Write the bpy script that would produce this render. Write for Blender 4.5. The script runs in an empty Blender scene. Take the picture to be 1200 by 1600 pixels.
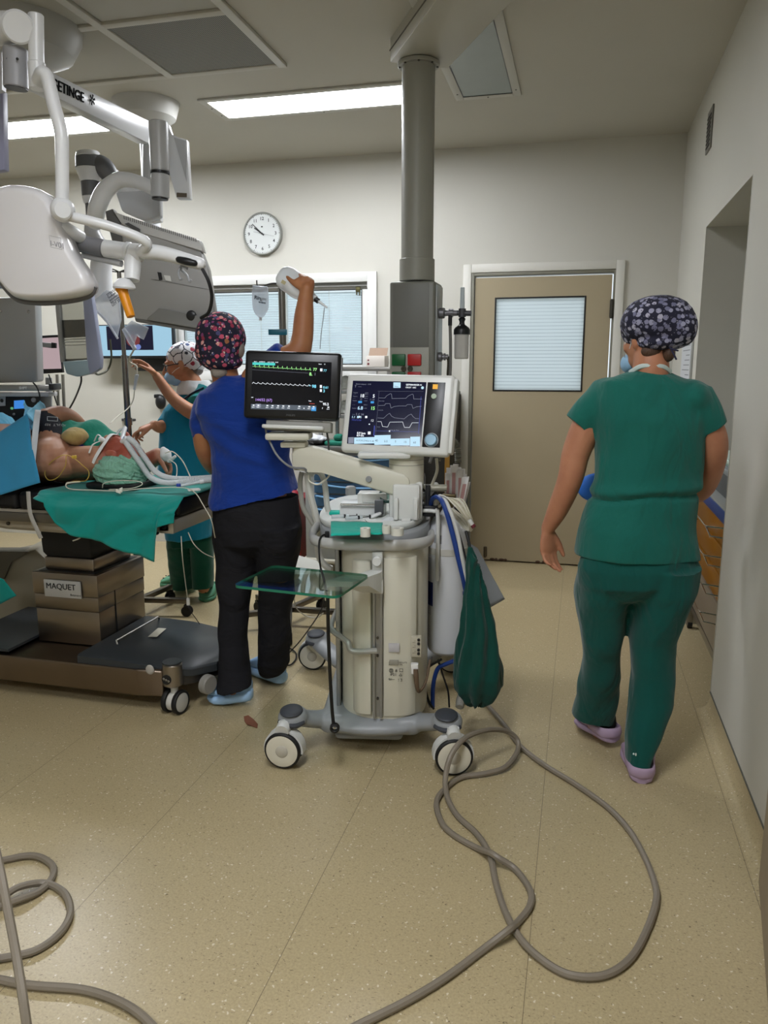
import bpy, bmesh, math, random
from mathutils import Vector, Matrix, noise
V = Vector
random.seed(7)
SC = bpy.context.scene
COL = SC.collection
# ------------------------------------------------------------ camera
F = 1212.0
TH, PT, CAMZ = math.radians(14.11), math.radians(10.65), 1.46
FW = V((-math.sin(TH)*math.cos(PT), math.cos(TH)*math.cos(PT), -math.sin(PT)))
RT = V((math.cos(TH), math.sin(TH), 0.0))
UP = RT.cross(FW)
CL = V((0, 0, CAMZ))
cd = bpy.data.cameras.new('camera'); cam = bpy.data.objects.new('camera', cd); COL.objects.link(cam)
cd.sensor_fit = 'HORIZONTAL'; cd.sensor_width = 36.0; cd.lens = 36.0*F/1200.0; cd.clip_start = 0.02
cam.matrix_world = Matrix(((RT.x, UP.x, -FW.x, CL.x), (RT.y, UP.y, -FW.y, CL.y), (RT.z, UP.z, -FW.z, CL.z), (0, 0, 0, 1)))
SC.camera = cam
# ------------------------------------------------------------ world, exposure
w = bpy.data.worlds.new('world'); SC.world = w; w.use_nodes = True
bg = w.node_tree.nodes['Background']; bg.inputs[0].default_value = (0.86, 0.94, 1.0, 1); bg.inputs[1].default_value = 1.15
vs = SC.view_settings; vs.view_transform = 'Standard'; vs.look = 'None'; vs.gamma = 1; vs.exposure = 0.0
vs.use_curve_mapping = False
PANEL_E = 50.0      # brightness of the lit ceiling panels

def ray(px, py): return FW + RT*((px-600)/F) - UP*((py-800)/F)
def W(px, py, Y):
    d = ray(px, py); return CL + d*(Y/d.y)
def WX(px, py, X):
    d = ray(px, py); return CL + d*(X/d.x)
def WZ(px, py, z=0.0):
    d = ray(px, py); return CL + d*((z-CAMZ)/d.z)
def mpp(Y):  # metres per pixel at depth Y near frame centre
    return Y/(F*0.955)

# ------------------------------------------------------------ materials
def srgb(h):
    if isinstance(h, str):
        h = h.lstrip('#'); c = [int(h[i:i+2], 16)/255 for i in (0, 2, 4)]
    else: c = [x/255 for x in h]
    return tuple([(x/12.92 if x <= .04045 else ((x+.055)/1.055)**2.4) for x in c]+[1.0])
MATS = {}
def nmat(name):
    m = bpy.data.materials.new(name); m.use_nodes = True
    nt = m.node_tree; b = nt.nodes['Principled BSDF']
    return m, nt, b
def N(nt, t, **kw):
    n = nt.nodes.new(t)
    for k, v in kw.items():
        if k.startswith('i_'): n.inputs[k[2:].replace('_', ' ')].default_value = v
        else: setattr(n, k, v)
    return n
def mat(name, col, rough=0.5, metal=0.0, var=0.0, vscale=8.0, bump=0.0, bscale=60.0, emis=None, es=0.0, trans=0.0, alpha=1.0, ior=1.45, spec=0.5, sheen=0.0, sss=0.0, stretch=None, coat=0.0):
    if name in MATS: return MATS[name]
    m, nt, b = nmat(name); L = nt.links.new
    c = srgb(col)
    b.inputs['Base Color'].default_value = c; b.inputs['Roughness'].default_value = rough; b.inputs['Metallic'].default_value = metal
    b.inputs['IOR'].default_value = ior; b.inputs['Specular IOR Level'].default_value = spec
    b.inputs['Transmission Weight'].default_value = trans; b.inputs['Alpha'].default_value = alpha
    b.inputs['Sheen Weight'].default_value = sheen; b.inputs['Coat Weight'].default_value = coat
    if sss: b.inputs['Subsurface Weight'].default_value = sss; b.inputs['Subsurface Radius'].default_value = (0.01, 0.004, 0.002)
    tc = N(nt, 'ShaderNodeTexCoord'); src = tc.outputs['Object']
    if stretch:
        mp = N(nt, 'ShaderNodeMapping'); mp.inputs['Scale'].default_value = stretch; L(src, mp.inputs[0]); src = mp.outputs[0]
    if var > 0:
        n = N(nt, 'ShaderNodeTexNoise'); n.inputs['Scale'].default_value = vscale; n.inputs['Detail'].default_value = 4
        L(src, n.inputs['Vector'])
        r = N(nt, 'ShaderNodeMapRange'); r.inputs['From Min'].default_value = .3; r.inputs['From Max'].default_value = .7
        r.inputs['To Min'].default_value = 1-var; r.inputs['To Max'].default_value = 1+var
        L(n.outputs['Fac'], r.inputs['Value'])
        mx = N(nt, 'ShaderNodeVectorMath', operation='SCALE'); mx.inputs[0].default_value = c[:3]
        L(r.outputs[0], mx.inputs['Scale']); L(mx.outputs[0], b.inputs['Base Color'])
    if bump > 0:
        n2 = N(nt, 'ShaderNodeTexNoise'); n2.inputs['Scale'].default_value = bscale; n2.inputs['Detail'].default_value = 3
        L(src, n2.inputs['Vector'])
        bp = N(nt, 'ShaderNodeBump'); bp.inputs['Strength'].default_value = bump; bp.inputs['Distance'].default_value = 0.01
        L(n2.outputs['Fac'], bp.inputs['Height']); L(bp.outputs[0], b.inputs['Normal'])
    if emis is not None:
        b.inputs['Emission Color'].default_value = srgb(emis); b.inputs['Emission Strength'].default_value = es
    MATS[name] = m
    return m

# ------------------------------------------------------------ mesh builder
def frame_from(z, hint=V((0, 0, 1))):
    z = z.normalized()
    if abs(z.dot(hint)) > .98: hint = V((1, 0, 0))
    x = hint.cross(z).normalized(); y = z.cross(x)
    return x, y, z
def cr(pts, n=8, closed=False):
    P = [V(p) for p in pts]; out = []
    m = len(P)
    if m < 3 and not closed:
        return [P[0].lerp(P[1], i/n) for i in range(n+1)]
    rng = range(m if closed else m-1)
    for i in rng:
        g = (lambda k: P[k % m]) if closed else (lambda k: P[max(0, min(m-1, k))])
        a, b, c, d = g(i-1), g(i), g(i+1), g(i+2)
        if not closed:
            if i == 0: a = b*2-c
            if i == m-2: d = c*2-b
        for j in range(n):
            t = j/n
            out.append(0.5*((2*b)+(c-a)*t+(2*a-5*b+4*c-d)*t*t+(3*b-a-3*c+d)*t**3))
    if not closed: out.append(P[-1].copy())
    return out
def crs(vals, n=8):
    return [v.x for v in cr([V((a, 0, 0)) for a in vals], n)]
class MB:
    def __init__(s, M=None): s.v = []; s.f = []; s.m = []; s.s = []; s.M = M
    def add(s, vs, fs, mi=0, smooth=True, M=None):
        o = len(s.v)
        T = s.M if M is None else (s.M @ M if s.M else M)
        s.v += [(T @ V(p)) if T else V(p) for p in vs]
        for f in fs: s.f.append([i+o for i in f]); s.m.append(mi); s.s.append(smooth)
        return s
    def box(s, a, b, bev=0.0, seg=2, mi=0, M=None, smooth=True):
        a = V(a); b = V(b)
        lo = V([min(a[i], b[i]) for i in range(3)]); hi = V([max(a[i], b[i]) for i in range(3)])
        bm = bmesh.new(); bmesh.ops.create_cube(bm, size=1)
        for vv in bm.verts:
            vv.co = V([lo[i] + (vv.co[i]+.5)*(hi[i]-lo[i]) for i in range(3)])
        if bev > 0:
            bev = min(bev, .49*min((hi-lo)[:]))
            bmesh.ops.bevel(bm, geom=bm.edges[:], offset=bev, segments=seg, affect='EDGES', profile=.5, clamp_overlap=True)
        s.bm(bm, mi, bev > 0 and smooth, M); return s
    def bm(s, bm, mi=0, smooth=True, M=None):
        bm.verts.index_update()
        s.add([v.co.copy() for v in bm.verts], [[v.index for v in f.verts] for f in bm.faces], mi, smooth, M); bm.free()
    def obox(s, c, ax, ay, az, sx, sy, sz, bev=0.0, seg=2, mi=0):
        M = Matrix.Translation(V(c)) @ Matrix((ax, ay, az)).transposed().to_4x4()
        return s.box((-sx/2, -sy/2, -sz/2), (sx/2, sy/2, sz/2), bev, seg, mi, M)
    def loft(s, rings, cap=True, mi=0, smooth=True, closed=True, loop=False):
        n = len(rings[0]); o = []
        vs = [p for r in rings for p in r]; fs = []
        R = len(rings)
        for i in range(R if loop else R-1):
            i2 = (i+1) % R
            for j in range(n if closed else n-1):
                k = (j+1) % n
                fs.append([i*n+j, i*n+k, i2*n+k, i2*n+j])
        if cap and not loop and closed:
            fs.append(list(range(n))[::-1]); fs.append([(R-1)*n+j for j in range(n)])
        return s.add(vs, fs, mi, smooth)
    def tube(s, pts, r, n=12, res=6, mi=0, cap=True, smooth_path=True, closed=False, flat=1.0, hint=None, roundcap=False):
        if isinstance(r, (int, float)): rr = None
        else: rr = list(r)
        if smooth_path:
            P = cr(pts, res, closed); R = [r]*len(P) if rr is None else crs(rr, res)
        else: P = [V(p) for p in pts]; R = [r]*len(P) if rr is None else rr
        rings = []; x = None; m = len(P)
        for i, p in enumerate(P):
            if closed: t = (P[(i+1) % m]-P[i-1])
            else: t = P[min(i+1, m-1)]-P[max(i-1, 0)]
            if t.length < 1e-9: t = V((0, 0, 1))
            t.normalize()
            if x is None:
                x, y, _ = frame_from(t, hint or V((0, 0, 1)))
            else:
                x = (x - t*x.dot(t))
                if x.length < 1e-6: x = frame_from(t)[0]
                x.normalize(); y = t.cross(x)
            rings.append([p + x*math.cos(2*math.pi*k/n)*R[i] + y*math.sin(2*math.pi*k/n)*R[i]*flat for k in range(n)])
        if roundcap and not closed:
            def dome(ring, p, q, rad):
                d = (p-q).normalized(); out = []
                for a in (30, 60, 82):
                    a = math.radians(a)
                    out.append([p + d*rad*math.sin(a) + (v-p)*math.cos(a) for v in ring])
                return out
            rings = dome(rings[0], P[0], P[1], R[0])[::-1] + rings + dome(rings[-1], P[-1], P[-2], R[-1])
        return s.loft(rings, cap=cap and not closed, mi=mi, loop=closed)
    def cyl(s, a, b, r, r2=None, n=24, mi=0, bev=0.0, smooth=True):
        a = V(a); b = V(b); r2 = r if r2 is None else r2
        d = b-a; x, y, z = frame_from(d); L = d.length
        prof = [(0, 0), (r-bev, 0), (r, bev), (r2, L-bev), (r2-bev, L), (0, L)] if bev > 0 else [(0, 0), (r, 0), (r2, L), (0, L)]
        return s.lathe(prof, a, x, y, z, n, mi, smooth)
    def lathe(s, prof, o=(0, 0, 0), x=V((1, 0, 0)), y=V((0, 1, 0)), z=V((0, 0, 1)), n=24, mi=0, smooth=True, sharp=True):
        o = V(o); vs = []; fs = []; rows = []
        for i, (r, h) in enumerate(prof):
            if r < 1e-6: rows.append([len(vs)]); vs.append(o+z*h)
            else:
                rows.append(list(range(len(vs), len(vs)+n)))
                vs += [o + x*math.cos(2*math.pi*k/n)*r + y*math.sin(2*math.pi*k/n)*r + z*h for k in range(n)]
        for a, b in zip(rows[:-1], rows[1:]):
            if len(a) == 1 and len(b) == 1: continue
            for k in range(n):
                k2 = (k+1) % n
                if len(a) == 1: fs.append([a[0], b[k2], b[k]][::-1])
                elif len(b) == 1: fs.append([a[k], a[k2], b[0]])
                else: fs.append([a[k], a[k2], b[k2], b[k]])
        return s.add(vs, fs, mi, smooth)
    def ell(s, c, r, axes=None, n=20, m=12, mi=0):
        c = V(c); ax = axes or (V((1, 0, 0)), V((0, 1, 0)), V((0, 0, 1)))
        rx, ry, rz = (r, r, r) if isinstance(r, (int, float)) else r
        prof = [(math.sin(math.pi*i/m), -math.cos(math.pi*i/m)) for i in range(m+1)]
        return s.lathe(prof, c, V(ax[0])*rx, V(ax[1])*ry, V(ax[2])*rz, n, mi)
    def prism(s, poly, d, mi=0, smooth=False, bev=0.0):
        """poly: 3D points of a planar outline, d: extrusion vector"""
        poly = [V(p) for p in poly]; d = V(d)
        if bev > 0:
            bm = bmesh.new()
            a = [bm.verts.new(p) for p in poly]; b = [bm.verts.new(p+d) for p in poly]; n = len(poly)
            bm.faces.new(a[::-1]); bm.faces.new(b)
            for i in range(n): bm.faces.new([a[i], a[(i+1) % n], b[(i+1) % n], b[i]])
            bmesh.ops.bevel(bm, geom=bm.edges[:], offset=bev, segments=2, affect='EDGES', profile=.5, clamp_overlap=True)
            s.bm(bm, mi, True); return s
        n = len(poly)
        fs = [list(range(n))[::-1], list(range(n, 2*n))] + [[i, (i+1) % n, (i+1) % n+n, i+n] for i in range(n)]
        return s.add(poly+[p+d for p in poly], fs, mi, smooth)
    def quad(s, a, b, c, d, mi=0): return s.add([a, b, c, d], [[0, 1, 2, 3]], mi, False)
    def sheet(s, grid, th=0.002, mi=0):
        """grid of points (rows), thickened"""
        R = len(grid); C = len(grid[0]); nr = []
        for i in range(R):
            row = []
            for j in range(C):
                a = V(grid[min(i+1, R-1)][j])-V(grid[max(i-1, 0)][j]); b = V(grid[i][min(j+1, C-1)])-V(grid[i][max(j-1, 0)])
                nn = a.cross(b); row.append(nn.normalized() if nn.length > 1e-9 else V((0, 0, 1)))
            nr.append(row)
        top = [V(p) for r in grid for p in r]; bot = [V(grid[i][j])-nr[i][j]*th for i in range(R) for j in range(C)]
        o = R*C; fs = []
        for i in range(R-1):
            for j in range(C-1):
                q = [i*C+j, i*C+j+1, (i+1)*C+j+1, (i+1)*C+j]
                fs.append(q[::-1]); fs.append([k+o for k in q])
        def edge(a, b): fs.append([a, b, b+o, a+o])
        for j in range(C-1): edge(j, j+1); edge((R-1)*C+j+1, (R-1)*C+j)
        for i in range(R-1): edge((i+1)*C, i*C); edge(i*C+C-1, (i+1)*C+C-1)
        return s.add(top+bot, fs, mi, True)
    def text(s, txt, o, ax, ay, size, depth=0.0006, mi=0, align='LEFT', bold=0.0):
        cu = bpy.data.curves.new('t', 'FONT'); cu.body = txt; cu.size = size; cu.extrude = depth; cu.align_x = align; cu.resolution_u = 3
        cu.offset = bold
        ob = bpy.data.objects.new('t', cu); COL.objects.link(ob)
        me = ob.evaluated_get(bpy.context.evaluated_depsgraph_get()).to_mesh()
        vs = [v.co.copy() for v in me.vertices]; fs = [list(p.vertices) for p in me.polygons]
        ob.to_mesh_clear() if hasattr(ob, 'to_mesh_clear') else None
        bpy.data.objects.remove(ob); bpy.data.curves.remove(cu)
        ax = V(ax).normalized(); ay = V(ay).normalized(); az = ax.cross(ay)
        s.add([V(o)+ax*p.x+ay*p.y+az*p.z for p in vs], fs, mi, False); return s
    def mesh(s, name, mats):
        me = bpy.data.meshes.new(name)
        me.from_pydata([tuple(v) for v in s.v], [], s.f)
        for m in (mats if isinstance(mats, (list, tuple)) else [mats]): me.materials.append(m)
        me.polygons.foreach_set('material_index', s.m); me.polygons.foreach_set('use_smooth', s.s)
        me.update(); return me
    def build(s, name, mats, parent=None, sharp=35, recalc=True, **tags):
        off = V((0, 0, 0))
        if parent is not None:
            q = parent
            while q is not None: off += q.location; q = q.parent
        if off.length > 0: s.v = [p-off for p in s.v]
        me = s.mesh(name, mats)
        if recalc:
            bm = bmesh.new(); bm.from_mesh(me); bmesh.ops.recalc_face_normals(bm, faces=bm.faces[:]); bm.to_mesh(me); bm.free()
        if sharp: me.set_sharp_from_angle(angle=math.radians(sharp))
        ob = bpy.data.objects.new(name, me); COL.objects.link(ob)
        if parent is not None: ob.parent = parent
        tag(ob, **tags); return ob
def tag(o, label=None, cat=None, group=None, kind=None):
    if label: o['label'] = label
    if cat: o['category'] = cat
    if group: o['group'] = group
    if kind: o['kind'] = kind
    return o
def thing(name, label, cat, loc=(0, 0, 0), group=None):
    o = bpy.data.objects.new(name, None); COL.objects.link(o); o.location = V(loc); o.empty_display_size = .1
    return tag(o, label, cat, group)
def struct(mb, name, mats, parent=None, **k):
    return mb.build(name, mats, parent, kind='structure' if parent is None else None, **k)
def remesh(mb, voxel=0.006, smooth=4, fac=0.5, fn=None, M=None):
    """union of the shapes in mb as one continuous surface; fn(co, normal) -> new co"""
    me = mb.mesh('tmp', []) ; ob = bpy.data.objects.new('tmp', me); COL.objects.link(ob)
    r = ob.modifiers.new('r', 'REMESH'); r.mode = 'VOXEL'; r.voxel_size = voxel; r.adaptivity = 0
    if smooth:
        k = ob.modifiers.new('s', 'SMOOTH'); k.iterations = smooth; k.factor = fac
    ev = ob.evaluated_get(bpy.context.evaluated_depsgraph_get()); m2 = ev.to_mesh()
    out = MB()
    vs = [v.co.copy() for v in m2.vertices]
    if fn:
        ns = [v.normal.copy() for v in m2.vertices]; vs = [fn(a, b) for a, b in zip(vs, ns)]
    out.v = vs; out.f = [list(p.vertices) for p in m2.polygons]; out.m = [0]*len(out.f); out.s = [True]*len(out.f)
    ev.to_mesh_clear(); bpy.data.objects.remove(ob); bpy.data.meshes.remove(me)
    return out
def copy_tree(o, parent=None):
    c = o.copy(); COL.objects.link(c); c.parent = parent
    for ch in list(o.children): copy_tree(ch, c)
    return c
X3, Y3, Z3 = V((1, 0, 0)), V((0, 1, 0)), V((0, 0, 1))
def rotz(a):
    a = math.radians(a); return V((math.cos(a), math.sin(a), 0)), V((-math.sin(a), math.cos(a), 0))
# shared materials
white_metal = mat('white_enamel', 'd9dadb', .28, spec=.5)
cream = mat('cream_plastic', 'cfccbf', .4)
grey_plastic = mat('grey_plastic', '8a8c8d', .42)
dark_plastic = mat('dark_plastic', '17181a', .4)
black_rub = mat('black_rubber', '101010', .6)
steel = mat('brushed_steel', '9a948c', .3, 1.0, var=.08, vscale=3, stretch=(1, 1, 30))
chrome = mat('chrome', 'c8c8c8', .15, 1.0)
paper = mat('white_paper', 'd8d9d6', .7)
# ------------------------------------------------------------ room shell
YB, XR, ZC = 5.763, 0.60, 2.96
XL, YR = -5.2, -2.6
wallm = mat('painted_wall', 'c3c1b7', .55, var=.02, vscale=1.5, bump=.05, bscale=180)
ceilm = mat('painted_ceiling', 'b8b5aa', .7, var=.03, vscale=1.2)
# floor: vinyl with flecks and seams
m, nt, b = nmat('terrazzo_vinyl'); L = nt.links.new; MATS['floor'] = m
tc = N(nt, 'ShaderNodeTexCoord')
v1 = N(nt, 'ShaderNodeTexVoronoi'); v1.inputs['Scale'].default_value = 95; v1.inputs['Randomness'].default_value = 1
dn = N(nt, 'ShaderNodeTexNoise'); dn.inputs['Scale'].default_value = 70
ad = N(nt, 'ShaderNodeVectorMath', operation='ADD'); sc_ = N(nt, 'ShaderNodeVectorMath', operation='SCALE'); sc_.inputs['Scale'].default_value = .02
L(tc.outputs['Object'], dn.inputs['Vector']); L(dn.outputs['Color'], sc_.inputs[0]); L(sc_.outputs[0], ad.inputs[0]); L(tc.outputs['Object'], ad.inputs[1])
L(ad.outputs[0], v1.inputs['Vector'])
def lt(nt, src, thr, soft=.02, inv=False):
    r = N(nt, 'ShaderNodeMapRange'); r.inputs['From Min'].default_value = thr-soft; r.inputs['From Max'].default_value = thr+soft
    r.inputs['To Min'].default_value = 0 if inv else 1; r.inputs['To Max'].default_value = 1 if inv else 0
    nt.links.new(src, r.inputs['Value']); return r.outputs[0]
def mixc(nt, fac, a, bcol):
    x = N(nt, 'ShaderNodeMix', data_type='RGBA')
    if isinstance(fac, (int, float)): x.inputs[0].default_value = fac
    else: nt.links.new(fac, x.inputs[0])
    for i, c in ((6, a), (7, bcol)):
        if isinstance(c, tuple): x.inputs[i].default_value = c
        else: nt.links.new(c, x.inputs[i])
    return x.outputs[2]
def mul(nt, a, bb):
    x = N(nt, 'ShaderNodeMath', operation='MULTIPLY')
    for i, c in ((0, a), (1, bb)):
        if isinstance(c, (int, float)): x.inputs[i].default_value = c
        else: nt.links.new(c, x.inputs[i])
    return x.outputs[0]
big = N(nt, 'ShaderNodeTexNoise'); big.inputs['Scale'].default_value = 1.3; big.inputs['Detail'].default_value = 5; L(tc.outputs['Object'], big.inputs['Vector'])
fine = N(nt, 'ShaderNodeTexNoise'); fine.inputs['Scale'].default_value = 160; fine.inputs['Detail'].default_value = 3; L(tc.outputs['Object'], fine.inputs['Vector'])
base = mixc(nt, big.outputs['Fac'], srgb('ad9c76'), srgb('b9aa86'))
finer = N(nt, 'ShaderNodeMapRange'); finer.inputs['From Min'].default_value = .35; finer.inputs['From Max'].default_value = .7; L(fine.outputs['Fac'], finer.inputs['Value'])
base = mixc(nt, finer.outputs[0], base, srgb('a39472'))
# pale chips
sep = N(nt, 'ShaderNodeSeparateColor'); L(v1.outputs['Color'], sep.inputs[0])
chip = mul(nt, lt(nt, v1.outputs['Distance'], .28, .04), lt(nt, sep.outputs[0], .12, .01))
base = mixc(nt, mul(nt, chip, .75), base, srgb('d9d2bc'))
# dark slivers
mp = N(nt, 'ShaderNodeMapping'); mp.inputs['Scale'].default_value = (1, 3.4, 1); mp.inputs['Rotation'].default_value = (0, 0, .9)
L(ad.outputs[0], mp.inputs[0]); v2 = N(nt, 'ShaderNodeTexVoronoi'); v2.inputs['Scale'].default_value = 66; L(mp.outputs[0], v2.inputs['Vector'])
s2 = N(nt, 'ShaderNodeSeparateColor'); L(v2.outputs['Color'], s2.inputs[0])
dk = mul(nt, lt(nt, v2.outputs['Distance'], .2, .05), lt(nt, s2.outputs[1], .42, .01))
base = mixc(nt, mul(nt, dk, .8), base, srgb('5f5238'))
mp3 = N(nt, 'ShaderNodeMapping'); mp3.inputs['Scale'].default_value = (3.6, 1, 1); mp3.inputs['Rotation'].default_value = (0, 0, .35)
L(ad.outputs[0], mp3.inputs[0]); v3 = N(nt, 'ShaderNodeTexVoronoi'); v3.inputs['Scale'].default_value = 88; L(mp3.outputs[0], v3.inputs['Vector'])
s3 = N(nt, 'ShaderNodeSeparateColor'); L(v3.outputs['Color'], s3.inputs[0])
dk3 = mul(nt, lt(nt, v3.outputs['Distance'], .2, .05), lt(nt, s3.outputs[2], .42, .01))
base = mixc(nt, mul(nt, dk3, .7), base, srgb('6a5c42'))
# welded seams every 0.605 m along the room, staggered across
sx = N(nt, 'ShaderNodeSeparateXYZ'); L(tc.outputs['Object'], sx.inputs[0])
def seam(src, off, pitch, wd):
    a = N(nt, 'ShaderNodeMath', operation='ADD'); L(src, a.inputs[0]); a.inputs[1].default_value = off+50*pitch
    md = N(nt, 'ShaderNodeMath', operation='MODULO'); L(a.outputs[0], md.inputs[0]); md.inputs[1].default_value = pitch
    return lt(nt, md.outputs[0], wd, wd*.4)
sm = seam(sx.outputs['X'], .066, .6045, .0016)
sm2 = seam(sx.outputs['Y'], .17, 1.22, .0014)
base = mixc(nt, mul(nt, sm, .8), base, srgb('453b29')); base = mixc(nt, mul(nt, sm2, .28), base, srgb('c9bfa2'))
L(base, b.inputs['Base Color']); b.inputs['Roughness'].default_value = .33
bp = N(nt, 'ShaderNodeBump'); bp.inputs['Strength'].default_value = .12; bp.inputs['Distance'].default_value = .004
big2 = N(nt, 'ShaderNodeTexNoise'); big2.inputs['Scale'].default_value = 9; L(tc.outputs['Object'], big2.inputs['Vector']); L(big2.outputs['Fac'], bp.inputs['Height']); L(bp.outputs[0], b.inputs['Normal'])
rr = N(nt, 'ShaderNodeMapRange'); rr.inputs['To Min'].default_value = .24; rr.inputs['To Max'].default_value = .42; L(big.outputs['Fac'], rr.inputs['Value']); L(rr.outputs[0], b.inputs['Roughness'])
floorm = m
struct(MB().box((XL-.1, YR-.1, -.08), (1.5, YB+.1, 0)), 'floor', floorm)
struct(MB().box((XL-.1, YR-.1, ZC), (1.5, YB+.1, ZC+.1)), 'ceiling', ceilm)
# back wall with window and door openings
WX0, WX1, WZ0, WZ1 = -3.18, -1.56, 1.40, 2.10
DX0, DX1, DZ1 = -0.80, 0.195, 2.115
mb = MB()
mb.box((XL-.1, YB, 0), (WX0, YB+.14, ZC)); mb.box((WX0, YB, 0), (WX1, YB+.14, WZ0)); mb.box((WX0, YB, WZ1), (WX1, YB+.14, ZC))
mb.box((WX1, YB, 0), (DX0, YB+.14, ZC)); mb.box((DX0, YB, DZ1), (DX1, YB+.14, ZC)); mb.box((DX1, YB, 0), (XR+.9, YB+.14, ZC))
struct(mb, 'wall_back', wallm)
# right wall with the equipment niche
NY0, NY1, NZ1, NXD = 3.40, 4.58, 2.18, 1.42
mb = MB()
mb.box((XR, YR, 0.045), (XR+.9, NY0, ZC)); mb.box((XR, NY1, 0.045), (XR+.9, YB, ZC)); mb.box((XR, NY0, NZ1), (XR+.9, NY1, ZC)); mb.box((NXD, NY0, .0), (XR+.9, NY1, NZ1))
mb.box((XR+.012, YR, 0), (XR+.9, NY0, .045)); mb.box((XR+.012, NY1, 0), (XR+.9, YB, .045))
struct(mb, 'wall_right', wallm)
struct(MB().box((XL-.1, YR, 0), (XL, YB, ZC)), 'wall_left', wallm)
struct(MB().box((XL-.1, YR-.1, 0), (XR+.9, YR, ZC)), 'wall_rear', wallm)
# vinyl skirting coved up the right wall
def cove(y0, y1):
    prof = [(XR-.055, 0.0005), (XR-.03, .006), (XR-.012, .02), (XR-.004, .045), (XR-.003, .075), (XR+.01, .077), (XR+.01, 0.0005)]
    return MB().loft([[V((x, y0, z)) for x, z in prof], [V((x, y1, z)) for x, z in prof]])
o = cove(YR, NY0-.01).build('baseboard_right', floorm, kind='structure'); cove(NY1+.01, YB-.005).build('baseboard_right_far', floorm, kind='structure')
sealm = mat('grey_sealant', '5b5a52', .7)
struct(MB().box((XR-.0035, YR, .075), (XR+.002, NY0-.002, .081)), 'trim_1', sealm)
# brown laminate door leaf standing ajar at the near right
pierm = mat('brown_laminate', '8a7c67', .5, var=.08, vscale=6, bump=.15, bscale=40)
pd = V((-.157, -1.0, 0)).normalized(); pn = V((pd.y, -pd.x, 0))
p0 = V((.556, 2.19, .008))
d2 = MB().prism([p0, p0+pd*.9, p0+pd*.9-pn*.04, p0-pn*.04], (0, 0, 2.07)).build('door_2', pierm, kind='structure')
struct(MB().box((XR-.002, NY0-.006, .0), (XR+.004, NY0-.0005, NZ1), .001), 'trim_3', mat('corner_bead', 'c4c2b8', .4))
# ------------------------------------------------------------ window
wh = mat('window_white', 'd6d6d2', .45)
fr = MB()
def rect_frame(mb, x0, x1, z0, z1, t, y0, y1, mi=0, bev=.003):
    mb.box((x0, y0, z0), (x0+t, y1, z1), bev, mi=mi); mb.box((x1-t, y0, z0), (x1, y1, z1), bev, mi=mi)
    mb.box((x0+t, y0, z0), (x1-t, y1, z0+t), bev, mi=mi); mb.box((x0+t, y0, z1-t), (x1-t, y1, z1), bev, mi=mi); return mb
rect_frame(fr, WX0-.05, WX1+.06, WZ0-.05, WZ1+.045, .07, YB-.028, YB-.0005)
win = fr.build('window_1', wh, kind='structure')
s = MB(); rect_frame(s, WX0+.02, WX1-.012, WZ0+.02, WZ1-.02, .055, YB+.03, YB+.075)
s.box((-2.29, YB+.03, WZ0+.03), (-2.235, YB+.075, WZ1-.03), .003)
s.build('window_sash', wh, win)
s = MB(); rect_frame(s, WX0+.073, WX1-.065, WZ0+.073, WZ1-.073, .006, YB+.026, YB+.031); s.build('gasket', black_rub, win)
s = MB().box((WX0+.02, YB+.001, WZ1-.055), (WX1-.012, YB+.027, WZ1-.002), .004); s.build('blind_box', mat('blind_box_grey', '8d8d89', .5), win)
slat = mat('blind_slat', 'cfdbe2', .45, emis='c9d9e4', es=0.0)
def translucent(name, col, t=.5, rough=.5):
    m, nt, b = nmat(name); L = nt.links.new
    b.inputs['Base Color'].default_value = srgb(col); b.inputs['Roughness'].default_value = rough
    tr = N(nt, 'ShaderNodeBsdfTranslucent'); tr.inputs[0].default_value = srgb(col)
    mx = N(nt, 'ShaderNodeMixShader'); mx.inputs[0].default_value = t
    L(b.outputs[0], mx.inputs[1]); L(tr.outputs[0], mx.inputs[2]); L(mx.outputs[0], nt.nodes['Material Output'].inputs[0]); MATS[name] = m; return m
slatm = translucent('blind_slats', 'dbe3e8', .35)
s = MB(); z = WZ0+.085
while z < WZ1-.08:
    for (xa, xb) in ((WX0+.08, -2.295), (-2.23, WX1-.07)):
        y = YB+.052; c, sn = math.cos(math.radians(58)), math.sin(math.radians(58)); h = .0085
        s.add([(xa, y-c*h, z-sn*h), (xb, y-c*h, z-sn*h), (xb, y, z+.0012), (xa, y, z+.0012), (xa, y+c*h, z+sn*h), (xb, y+c*h, z+sn*h)], [[0, 1, 2, 3], [3, 2, 5, 4]])
    z += .0185
s.build('blind', slatm, win, recalc=False)
s = MB()
for x in (WX0+.25, -2.45, -2.08, WX1-.33): s.box((x-.0015, YB+.042, WZ0+.08), (x+.0015, YB+.044, WZ1-.08))
s.build('blind_cord', wh, win)
clear = mat('clear_glass', 'e8f0f0', .02, trans=1.0, ior=1.45)
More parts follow.
